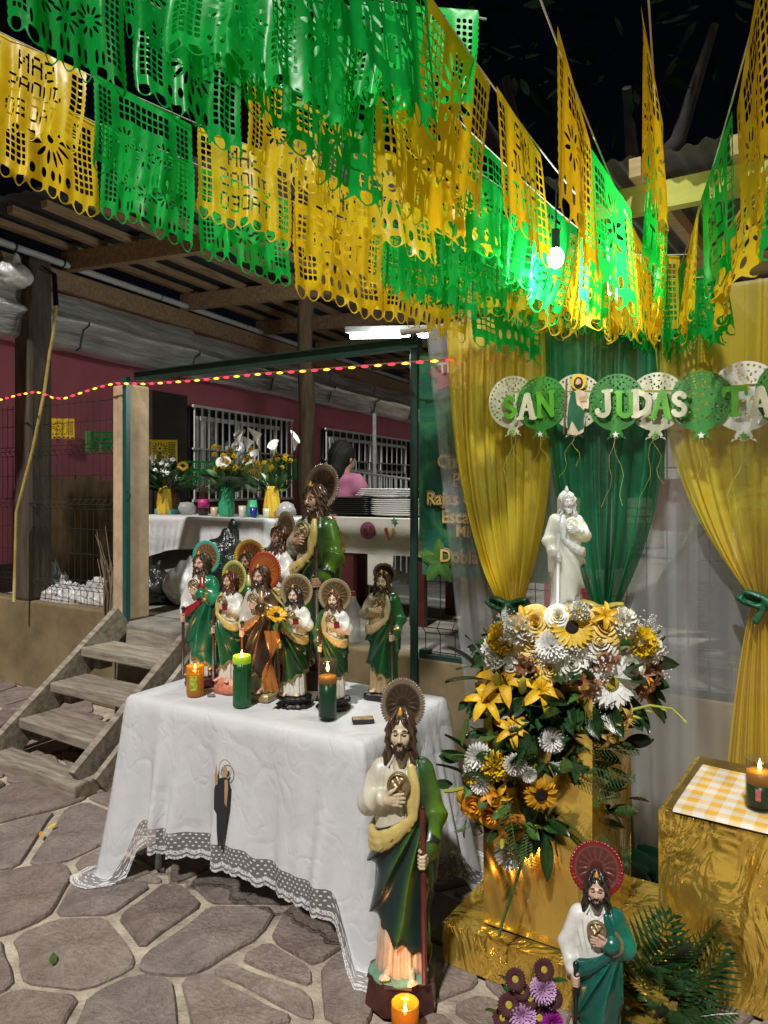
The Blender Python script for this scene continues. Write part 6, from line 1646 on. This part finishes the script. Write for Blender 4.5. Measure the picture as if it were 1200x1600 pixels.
o = MB().lathe([(.03, 0), (.07, .03), (.075, .06), (.05, .10), (.015, .12)], 20, lambda a, j, z: 1+.15*math.sin(4*a+j*2)).build('plastic_bag', MATS['clear_bag'], loc=bpos(447, .0), smooth=True); tag(o, 'crumpled clear plastic bag at the right end of the back table', 'bag')
for (px, c, lb, h) in ((379, (.62, .58, .48), 'cream drinking glass on the back table', .085), (396, (.02, .03, .25), 'dark blue small glass on the back table', .075), (335, (.55, .45, .3), 'pale printed box beside the pink labelled bottle', .07), (417, (.55, .52, .4), 'pale votive cup beside the right yellow vase', .07)):
    e = empty('votive_cup' if 'box' not in lb else 'small_box', bpos(px, -.05), 0, lb, 'cup' if 'box' not in lb else 'box')
    MB().lathe([(.022, 0), (.026, .004), (.03, h), (.026, h), (.02, .02), (.001, .018)], 20).build('body', M('cup_'+lb[:6], c, .25, var=.1), e, True)
# bags
def bag(name, loc, r, c, rough, label, seed, rz=0, knot=True):
    ph = np.random.default_rng(seed).uniform(0, 6, 8)
    def f(P):
        q = ell(P, (0, 0, r[2]*.9), r)
        n_ = np.sin(P[..., 0]*17/r[0]*.3+ph[0]+2*np.sin(P[..., 2]*14+ph[1]))*np.sin(P[..., 1]*20+ph[2]+P[..., 2]*11)
        n2 = np.abs(np.sin(P[..., 0]*23+P[..., 2]*19+ph[3]))*np.abs(np.sin(P[..., 1]*21-P[..., 2]*25+ph[4]))
        q = q+.007*n_-.010*n2
        q = q-.006*np.abs(np.sin(P[..., 0]*48+9*P[..., 2]+ph[5]))*np.abs(np.sin(P[..., 1]*39+P[..., 0]*17+ph[6]))
        if knot: q = smin(q, cap(P, (0, 0, r[2]*1.6), (r[0]*.25, 0, r[2]*2.25), r[0]*.28, r[0]*.18)+.012*np.sin(P[..., 0]*90), .06)
        return smax(q, -P[..., 2]+.005, .02)
    h = max(r)/22
    me = surf(name, f, (-r[0]*1.35, -r[1]*1.35, -.02), (r[0]*1.35, r[1]*1.35, r[2]*2.6), h)
    o = place(name, me, M('bag_'+label[:8], c, rough, var=.25, bmp=.6, bscale=18, bd=.02), None, loc, (0, 0, rz)); tag(o, label, 'bag'); return o
bag('plastic_bag', zat(300, 945, PZ), (.20, .17, .17), (.62, .62, .64), .35, 'bulging white plastic bag on the patio floor below the back table', 3)
b_ = at(352, 880, 5.35); bag('black_bag', (b_.x, b_.y, PZ), (.22, .16, .27), (.012, .013, .013), .22, 'shiny dark plastic bag standing before the back table', 4, .4)
b_ = at(430, 880, 5.25); bag('black_bag', (b_.x, b_.y, PZ), (.24, .16, .24), (.008, .008, .009), .2, 'lower black plastic bag behind the statues', 8)
b_ = at(240, 940, 5.6); bag('black_bag', (b_.x, b_.y, PZ), (.16, .14, .13), (.02, .02, .02), .25, 'small dark bag under the left end of the back table', 9)
# behind the left fence
def heap(loc, rx, ry, h, c, label, seed):
    rs = np.random.default_rng(seed); dirs = rs.uniform(-1, 1, (9, 2)); ph = rs.uniform(0, 6, 9); fq = rs.uniform(5, 26, 9)
    def fn(u, v):
        x, y = (u*2-1), (v*2-1); r = math.sqrt(x*x+y*y)
        if r > 1: x, y = x/r, y/r; r = 1.0
        env = (1-r*r)**.45 if r < 1 else 0
        rg = sum((1-abs(math.sin(fq[i]*(x*dirs[i][0]*rx+y*dirs[i][1]*ry)*3+ph[i])))*(9/fq[i])**.6 for i in range(9))/7
        return (x*rx*(1+.1*math.sin(5*math.atan2(y, x)+ph[0])), y*ry, h*env*(.25+1.0*rg)+.004)
    o = MB().grid(54, 40, fn).build('white_sack', M('sack_'+label[:9], c, .38, var=.2, bmp=.5, bscale=20), None, False, loc=loc, rot=(0, 0, UANG)); tag(o, label, 'sack'); return o
def onp(px, d): v = at(px, 900, d); return (v.x, v.y, PZ)
heap(onp(112, 5.75), .34, .17, .17, (.46, .45, .43), 'wide white sack heaped behind the far left fence', 11)
heap(onp(80, 6.0), .2, .16, .34, (.40, .39, .37), 'upright pale plastic sack beside the dark timber post', 12)
heap(onp(156, 5.62), .2, .14, .24, (.50, .49, .46), 'white sheet crumpled near the pillar behind the fence', 13)
m_board = M('board_brown', (.22, .13, .055), .8, var=.35, scale=3, bmp=.3, stretch=(3, 3, .6))
for i, (px0, px1, z1, lb) in enumerate(((70, 118, 1.62, 'left brown board leaning behind the fence'), (118, 158, 1.64, 'middle brown board leaning behind the fence'), (158, 205, 1.60, 'right brown board leaning behind the fence'))):
    a_, b_ = H(spx(px0, -.15), -.15), H(spx(px1, -.15), -.15)
    o = MB().beam(Vector((a_.x, a_.y, PZ+(z1-PZ)/2)), Vector((b_.x, b_.y, PZ+(z1-PZ)/2)), .02, z1-PZ).build('wood_board', m_board); tag(o, lb, 'board')
o = MB().box((0, 0, .26), (.36, .03, .52)).build('wood_board', m_board, loc=H(spx(262, -.2), -.2, 1.0), rot=(0, 0, WANG)); tag(o, 'brown board standing behind the left yellow vase', 'board')
# twig broom by the pillar
tw = empty('twig_bundle', F(-.12, .06, PZ), 0, 'bundle of dry twigs leaning on the pillar foot', 'broom')
m_tw = M('twig', (.28, .21, .15), .85)
for k in range(46):
    a = random.uniform(0, 6.28); r = .055*math.sqrt(random.random()); L_ = random.uniform(.30, .42) if k > 3 else random.uniform(.5, .66); tx = random.uniform(-.05, .05)-(.1 if k <= 3 else 0)
    MB().tube([(r*math.cos(a), r*math.sin(a), 0), (r*math.cos(a)*.8+tx*.3, r*math.sin(a)*.8, L_*.5), (r*math.cos(a)+tx, r*math.sin(a), L_)], [.005, .004, .002], 4).build('twig', m_tw, tw)
# cables on the timber post
cb = [at(85, 430, 5.62), at(88, 478, 5.62), at(84, 520, 5.6), at(78, 550, 5.6), at(70, 610, 5.58), at(52, 700, 5.56), at(26, 800, 5.55), at(24, 880, 5.54), at(22, 940, 5.54)]
e = empty('yellow_cable', cb[0], 0, 'yellow cable hanging down the dark timber post', 'cable'); MB().tube([p-cb[0] for p in cb[1:]], .012, 7).build('cable', M('cable_yellow', (.42, .30, .08), .5), e, True); MB().tube([at(64, 418, 5.62)-cb[0], cb[0]-cb[0], cb[1]-cb[0]], .02, 8).build('sleeve', m_blackbase, e, True)
w_ = at(20, 415, 5.5); bag('wrapped_bundle', (w_.x-.02, w_.y, w_.z-.17), (.16, .1, .10), (.5, .5, .5), .25, 'grey foil wrapped bundle on top of the dark timber post', 15)
# small papel flags hung inside
for (px, py, c, lb, d, sc_) in ((92, 672, film_y, 'yellow papel picado flag hanging inside behind the fence', 6.6, .24), (160, 692, film_g, 'green papel picado flag hanging inside left of the pillar', 6.7, .26), (318, 738, film_g, 'green papel picado flag hanging behind the green vase', 7.4, .34), (395, 742, film_y, 'yellow papel picado flag hanging behind the middle bouquet', 7.8, .26), (250, 705, film_y, 'yellow papel picado flag behind the left bouquet', 7.2, .3), (440, 735, film_g, 'green papel picado flag behind the right bouquet', 8.0, .3)):
    o = place('papel_flag', PAP[random.choice((0, 8))+3], c, None, at(px, py-18, d), (0, 0, WANG-.9), (sc_*1.1, sc_, sc_)); tag(o, lb, 'flag', 'small flags inside the patio')
# plates table
PT = Vector(at(600, 805, 5.15)); PTZ = 1.345
pt_ = empty('serving_table', (PT.x, PT.y, PZ), UANG, 'serving table with dark red legs behind the shrine', 'table')
MB().box((.05, 0, PTZ-PZ-.03), (1.0, .55, .03)).build('tabletop', m_tbl, pt_)
m_redleg = M('dark_red_wood', (.07, .008, .01), .5, var=.2)
for sx, sy in ((-.12, -.26), (.42, -.25), (-.36, .24), (.42, .24)): MB().box((sx, sy, (PTZ-PZ-.045)/2), (.11, .04, PTZ-PZ-.045)).build('leg', m_redleg, pt_)
oc = empty('oilcloth', (PT.x, PT.y, PZ), UANG, 'white oilcloth printed with guitars and skulls on the serving table', 'tablecloth')
m_oil = M('oilcloth_white', (.52, .50, .44), .45, var=.08)
MB().box((.05, 0, PTZ-PZ-.008), (1.02, .57, .008)).build('top_sheet', m_oil, oc)
MB().grid(14, 5, lambda u, v: (-.46+u*1.02, -.288-.006*math.sin(u*22)*v, PTZ-PZ-.005-v*.235)).build('front_drop', m_oil, oc, True)
MB().grid(8, 8, lambda u, v: (-.46+u*.27, -.292-.012*math.sin(u*14)*v, PTZ-PZ-.24-v*.30)).build('corner_drop', m_oil, oc, True)
MB().grid(6, 8, lambda u, v: (.06+u*.2, -.294-.02*math.sin(u*14)*v, PTZ-PZ-.24-v*.2)).build('corner_drop', m_oil, oc, True)
pm_o = M('oil_orange', (.60, .22, .02), .5); pm_y = M('oil_yellow', (.62, .40, .05), .5); pm_p = M('oil_purple', (.26, .08, .16), .5, var=.3, scale=40); pm_g = M('oil_green', (.08, .20, .06), .5); pm_r = M('oil_red', (.45, .05, .03), .5); pm_b = M('oil_brown', (.15, .05, .02), .5)
def mot(nm, poly, m, x, z, dy=0): MB().add([(x+a, -.300-dy, PTZ-PZ+z+b) for a, b in poly], [tuple(range(len(poly)))]).build(nm, m, oc)
def rnd(r, n=12, k=1): return [(r*math.cos(2*PI*i/n), r*k*math.sin(2*PI*i/n)) for i in range(n)]
def starp(r, q, n=8): return [((r if i % 2 == 0 else q)*math.cos(PI*i/n), (r if i % 2 == 0 else q)*math.sin(PI*i/n)) for i in range(2*n)]
mot('printed_leaf', starp(.055, .02, 4), pm_g, -.34, -.065); mot('printed_flower', starp(.038, .03, 7), pm_o, -.335, -.065, .002)
mot('printed_guitar', [(-.05, .03), (-.02, .04), (.0, .015), (.03, .005), (.10, -.05), (.105, -.04), (.11, -.055), (.10, -.065), (.03, -.018), (.0, -.03), (-.035, -.025), (-.055, 0)], pm_y, -.20, -.09); mot('printed_hole', rnd(.012), pm_b, -.195, -.085, .002)
mot('printed_skull', rnd(.062, 14, .95), pm_p, .065, -.085); mot('printed_eye', rnd(.016), pm_b, .045, -.085, .002); mot('printed_eye', rnd(.016), pm_b, .088, -.07, .002); mot('printed_nose', rnd(.01), pm_b, .062, -.11, .002)
for sx in (-1, 1): mot('printed_maraca', [(.0, -.06), (sx*.02, -.01), (sx*.012, .0), (sx*.02, .025), (sx*.04, .02), (sx*.042, -.0), (sx*.028, -.012), (sx*.008, -.06)], pm_r if sx < 0 else pm_y, .235, -.085)
mot('printed_flower', starp(.045, .03, 7), pm_o, -.16, -.215); mot('printed_skull', rnd(.06, 14, 1.05), M('oil_grey', (.22, .28, .2), .5, var=.4, scale=30), -.35, -.24); mot('printed_eye', rnd(.016), pm_b, -.375, -.235, .002); mot('printed_leaf', starp(.03, .012, 4), pm_r, -.22, -.012); mot('printed_leaf', starp(.03, .012, 4), pm_g, .27, -.015)
m_trayb = M('tray_black', (.012, .012, .013), .3, var=.1); m_trayw = M('foam_white', (.72, .72, .71), .55, var=.05)
trm = MB().lathe([(.10, 0), (.125, .004), (.165, .017), (.165, .020), (.12, .008), (.001, .007)], 32, lambda a, j, z: 1/max(abs(math.cos(a)), abs(math.sin(a)))**.72).mesh('tray', True)
for k in range(9):
    p = F(0, 0)*0+Vector((PT.x, PT.y, PTZ+.002+k*.0135))+U*(-.20+random.uniform(-.008, .008)); o = place('tray', trm, m_trayb, None, p, (0, 0, UANG), (1.25, 1.1, 1)); tag(o, 'bottom black tray of the left stack, resting on the oilcloth' if k == 0 else 'topmost black tray of the left stack on the oilcloth' if k == 8 else 'black tray inside the left stack on the oilcloth', 'tray', 'stacked black trays')
for k in range(8):
    p = Vector((PT.x, PT.y, PTZ+.002+k*.014))+U*(.14+random.uniform(-.006, .006)); o = place('plate', trm, m_trayw, None, p, (0, 0, UANG), (1.0, 1.0, 1)); tag(o, 'bottom white foam plate of the right stack, resting on the oilcloth' if k == 0 else 'white foam plate inside the right stack on the oilcloth', 'plate', 'stacked white plates')
for k in range(4):
    p = Vector((PT.x, PT.y, PTZ+.128+k*.014))+U*(.02+.01*k); o = place('plate', trm, m_trayw, None, p, (0, 0, UANG+.05*k), (1.05, 1, 1)); tag(o, 'topmost white foam plate lying across the stacks' if k == 3 else 'white foam plate lying across both stacks under the topmost', 'plate', 'plates across the stacks')
e = empty('water_bottle', at(551, 1030, 4.2)-Vector((0, 0, at(551, 1030, 4.2).z-PZ)), 0, 'clear plastic bottle with a red cap on the patio floor', 'bottle')
MB().lathe([(.035, 0), (.045, .01), (.045, .1), (.042, .12), (.045, .14), (.045, .2), (.02, .25), (.016, .27)], 20).build('body', glass('pet_plastic', (.8, .82, .82), .1, .4), e, True); MB().lathe([(.018, .27), (.018, .295), (.0, .296)], 12).build('cap', M('cap_red2', (.4, .04, .03), .4), e)
# iron railing with scrolls
rl = empty('iron_railing', at(540, 735, 7.6), 0, 'white wrought iron railing with scrollwork behind the person', 'railing')
ra, rb = at(538, 733, 7.6), at(642, 747, 6.6); dv_ = rb-ra
MB().tube([(0, 0, 0), dv_], .012, 6).build('top_rail', m_wire_w, rl)
for k in range(14): q = dv_*(k/13); MB().tube([q, q+Vector((0, 0, -.85))], .007, 5).build('baluster', m_wire_w, rl)
dn = dv_.normalized()
for (cz, rr_, rz_) in ((.06, .075, .085), (-.13, .09, .11), (.07, .03, .035), (-.13, .04, .045)):
    MB().tube([dn*(.14+rr_*math.cos(a_))+Vector((0, -.01, cz+rz_*math.sin(a_))) for a_ in [k*PI/12 for k in range(25)]], .007, 5, False).build('scroll', m_wire_w, rl)
o = empty('iron_post', at(585, 800, 7.5), 0, 'thin white iron post in front of the far window', 'post'); MB().tube([(0, 0, -.7), (0, 0, 1.0)], .02, 8).build('tube', m_wire_w, o)
# seated person in pink behind the serving table
pz = at(536, 775, 5.85); PE = Vector((pz.x, pz.y, PZ))
pe = empty('person', PE, R(148), 'person in a pink top with dark hair, seated behind the serving table', 'person')
sk = p_skin3
def pbody(P):
    d = ell(P, (0, -.01, 1.12), (.078, .095, .115)); d = smin(d, ell(P, (0, -.05, 1.07), (.05, .055, .06)), .03)
    d = smin(d, cap(P, (0, -.10, 1.11), (0, -.115, 1.085), .010, .015), .012)
    d = smin(d, ell(P, (0, -.082, 1.045), (.022, .012, .008)), .01)
    for s in (-1, 1):
        d = smax(d, -ell(P, (s*.03, -.105, 1.125), (.015, .014, .01)), .01); d = smin(d, ell(P, (s*.03, -.082, 1.124), (.012, .012, .009)), .004); d = smin(d, ell(P, (s*.078, .01, 1.105), (.012, .02, .028)), .008)
    d = smin(d, cap(P, (0, .01, .9), (0, 0, 1.02), .055, .048), .03)
    d = smin(d, ell(P, (0, .02, .68), (.15, .10, .26)), .05)
    for s in (-1, 1):
        d = smin(d, chain(P, [(s*.16, .02, .86), (s*.20, .0, .62), (s*.14, -.2, .52), (s*.11, -.28, .53)], [.05, .042, .034, .026], .03), .03)
        for i in range(4): d = smin(d, chain(P, [(s*(.12-.018*i), -.28, .53), (s*(.115-.02*i), -.335, .53), (s*(.11-.02*i), -.355, .515)], [.010, .009, .008], .005), .008)
        d = smin(d, chain(P, [(s*.135, -.27, .54), (s*.16, -.31, .54)], [.011, .009]), .01)
        d = smin(d, chain(P, [(s*.09, .02, .46), (s*.11, -.40, .44), (s*.11, -.40, .06), (s*.11, -.5, .03)], [.085, .06, .045, .035], .03), .04)
    return smax(d, -P[..., 2]+.002, .01)
place('body', surf('body', pbody, (-.28, -.58, -.01), (.28, .18, 1.27), .011), sk, pe)
def pshirt(P):
    d = smin(ell(P, (0, .02, .70), (.175, .125, .27)), cap(P, (-.13, .02, .86), (.13, .02, .86), .065), .05)
    for s in (-1, 1): d = smin(d, chain(P, [(s*.16, .02, .86), (s*.205, .0, .64)], [.066, .062]), .03)
    d = d-.006*np.sin(P[..., 2]*45+P[..., 0]*20)
    return smax(smax(d, -ell(P, (0, -.02, .97), (.075, .09, .08)), .01), .44-P[..., 2], .01)
place('shirt', surf('shirt', pshirt, (-.3, -.2, .42), (.3, .2, 1.0), .011), M('pink_shirt', (.40, .12, .20), .8, var=.12), pe, (0, 0, .05))
def phair(P):
    d = ell(P, (0, .015, 1.145), (.094, .108, .115)); d = smin(d, chain(P, [(0, .07, 1.12), (0, .10, 1.0), (0, .10, .86)], [.075, .06, .035], .03), .03)
    d = d-.003*np.sin(P[..., 0]*160+P[..., 2]*40)
    return smax(d, -ell(P, (0, -.10, 1.09), (.07, .09, .105)), .012)
place('hair', surf('hair', phair, (-.13, -.13, .78), (.13, .18, 1.29), .009), M('hair_black', (.008, .007, .007), .75, spec=.2, bmp=.6, bscale=60, stretch=(4, 4, .5)), pe)
def ptr(P):
    d = None
    for s in (-1, 1):
        e_ = chain(P, [(s*.09, .03, .46), (s*.11, -.40, .445), (s*.11, -.40, .12)], [.105, .075, .06], .03); d = e_ if d is None else smin(d, e_, .03)
    return d
place('trousers', surf('trousers', ptr, (-.25, -.5, .04), (.25, .16, .58), .014), M('trousers_dark', (.02, .022, .03), .8), pe)
stl_ = empty('stool', PE, R(148), 'plain stool the person in pink sits on', 'stool')
MB().box((0, .02, .345), (.36, .34, .03)).build('seat', m_timber, stl_)
for sx in (-1, 1):
    for sy in (-1, 1): MB().box((sx*.15, .02+sy*.14, .165), (.03, .03, .33)).build('leg', m_timber, stl_)

# ================================================================== yard behind the sheers
m_ywall = M('yard_wall', (.36, .34, .32), .9, var=.2, scale=2)
o = MB().beam(F(2.6, -4.2, 1.6), F(9, -4.2, 1.6), .15, 2.0).build('yard_wall', m_ywall); tag(o, 'grey wall across the yard seen dimly through the sheers', 'wall')
o = fbox(MB(), 2.45, 2.62, -.34, -.30, PZ, 1.9).build('door_frame', m_timber_l); tag(o, 'pale timber upright behind the fence below the menu banner', 'post')
# banana plants
m_ban = M('banana_leaf', (.09, .16, .05), .4, var=.3, scale=5, rand=.2)
def banana(loc, label, seed, h=1.2):
    random.seed(seed); e = empty('banana_plant', loc, 0, label, 'plant', 'banana plants')
    MB().tube([(0, 0, 0), (.02, 0, h*.4), (0, .02, h*.7)], [.06, .05, .035], 10).build('trunk', m_leafl, e, True)
    for k in range(9):
        a = k*2.4+random.uniform(-.3, .3); L_ = random.uniform(.7, 1.0); up = random.uniform(.5, 1.2)
        def fn(u, v):
            r = L_*v*.8; z = h*.6+L_*(up*v-1.1*v*v); w_ = .22*math.sin(PI*min(1, v*.9+.06))*(u-.5)
            return (math.cos(a)*r-math.sin(a)*w_, math.sin(a)*r+math.cos(a)*w_, z-.12*abs(u-.5)*abs(u-.5)*4*.3)
        MB().grid(5, 10, fn).build('leaf', m_ban, e, True)
banana(F(3.85, -.95, PZ), 'banana plant behind the white sheer above the gold table', 3); banana(F(4.4, -1.3, PZ), 'banana plant behind the right yellow curtain', 5, 1.4)
o = fbox(MB(), 2.98, 3.2, -2.1, -1.9, 1.25, 1.6).build('red_crate', M('crate_red', (.35, .03, .03), .5)); bevel(o, .02); tag(o, 'red crate on a shelf in the yard behind the wax statue', 'crate')
o = fbox(MB(), 2.55, 2.85, -1.2, -1.0, PZ, 1.0).build('soda_crate', M('crate_soda', (.30, .01, .02), .4)); bevel(o, .02); tag(o, 'small dark red crate behind the mesh below the menu banner', 'crate')
# ================================================================== tree over the roofs
random.seed(21)
tr_ = empty('mango_tree', (2.4, 8.2, 0), 0, 'dark tree rising behind the lean-to roof against the night sky', 'tree')
m_bark = M('night_bark', (.03, .027, .024), .9, var=.4, bmp=.6)
MB().tube([(0, 0, 0), (.05, 0, 2.2), (-.1, -.1, 3.6), (-.05, -.2, 4.6)], [.28, .24, .2, .14], 12).build('trunk', m_bark, tr_, True)
for br in (((-.1, -.1, 3.6), (-.9, -.5, 4.6), (-1.2, -.9, 5.6)), ((-.05, -.2, 4.4), (.7, -.4, 5.2), (1.0, -.6, 6.3)), ((0, 0, 3.2), (.1, -.9, 4.2), (-.3, -1.8, 5.0)), ((-.9, -.5, 4.6), (-1.5, -1.2, 5.0), (-1.9, -1.8, 5.3))):
    MB().tube(br, [.11, .08, .04], 8).build('limb', m_bark, tr_, True)
m_nl = M('night_leaf', (.004, .007, .0035), .9, spec=.02, var=.4, rand=.3)
mb = MB(); lv = FLM['leaf']; lvv = [v.co.copy() for v in lv.vertices]; lvf = [tuple(p.vertices) for p in lv.polygons]
small = MB().grid(2, 4, lambda u, v: ((u-.5)*.3*math.sin(PI*min(1, v*.9+.08)), -.1*v*v, v))
for (cx, cy_, cz, r, n) in ((-1.9, -2.1, 5.25, .45, 80), (-1.2, -.9, 5.7, .7, 60), (1.0, -.6, 6.4, .8, 50), (.3, .2, 6.2, 1.2, 70), (-.3, -1.8, 5.1, .4, 25)):
    for k in range(n):
        d = Vector((random.gauss(0, 1), random.gauss(0, 1), random.gauss(0, .8))); p = Vector((cx, cy_, cz))+d*r*.55
        m4 = Matrix.Translation(p) @ orient(d+Vector((0, 0, -.6)), random.uniform(0, 6)).to_4x4() @ Matrix.Scale(random.uniform(.15, .26), 4); mb.add(small.v, small.f, m4)
o = mb.build('crown', m_nl, tr_, False)
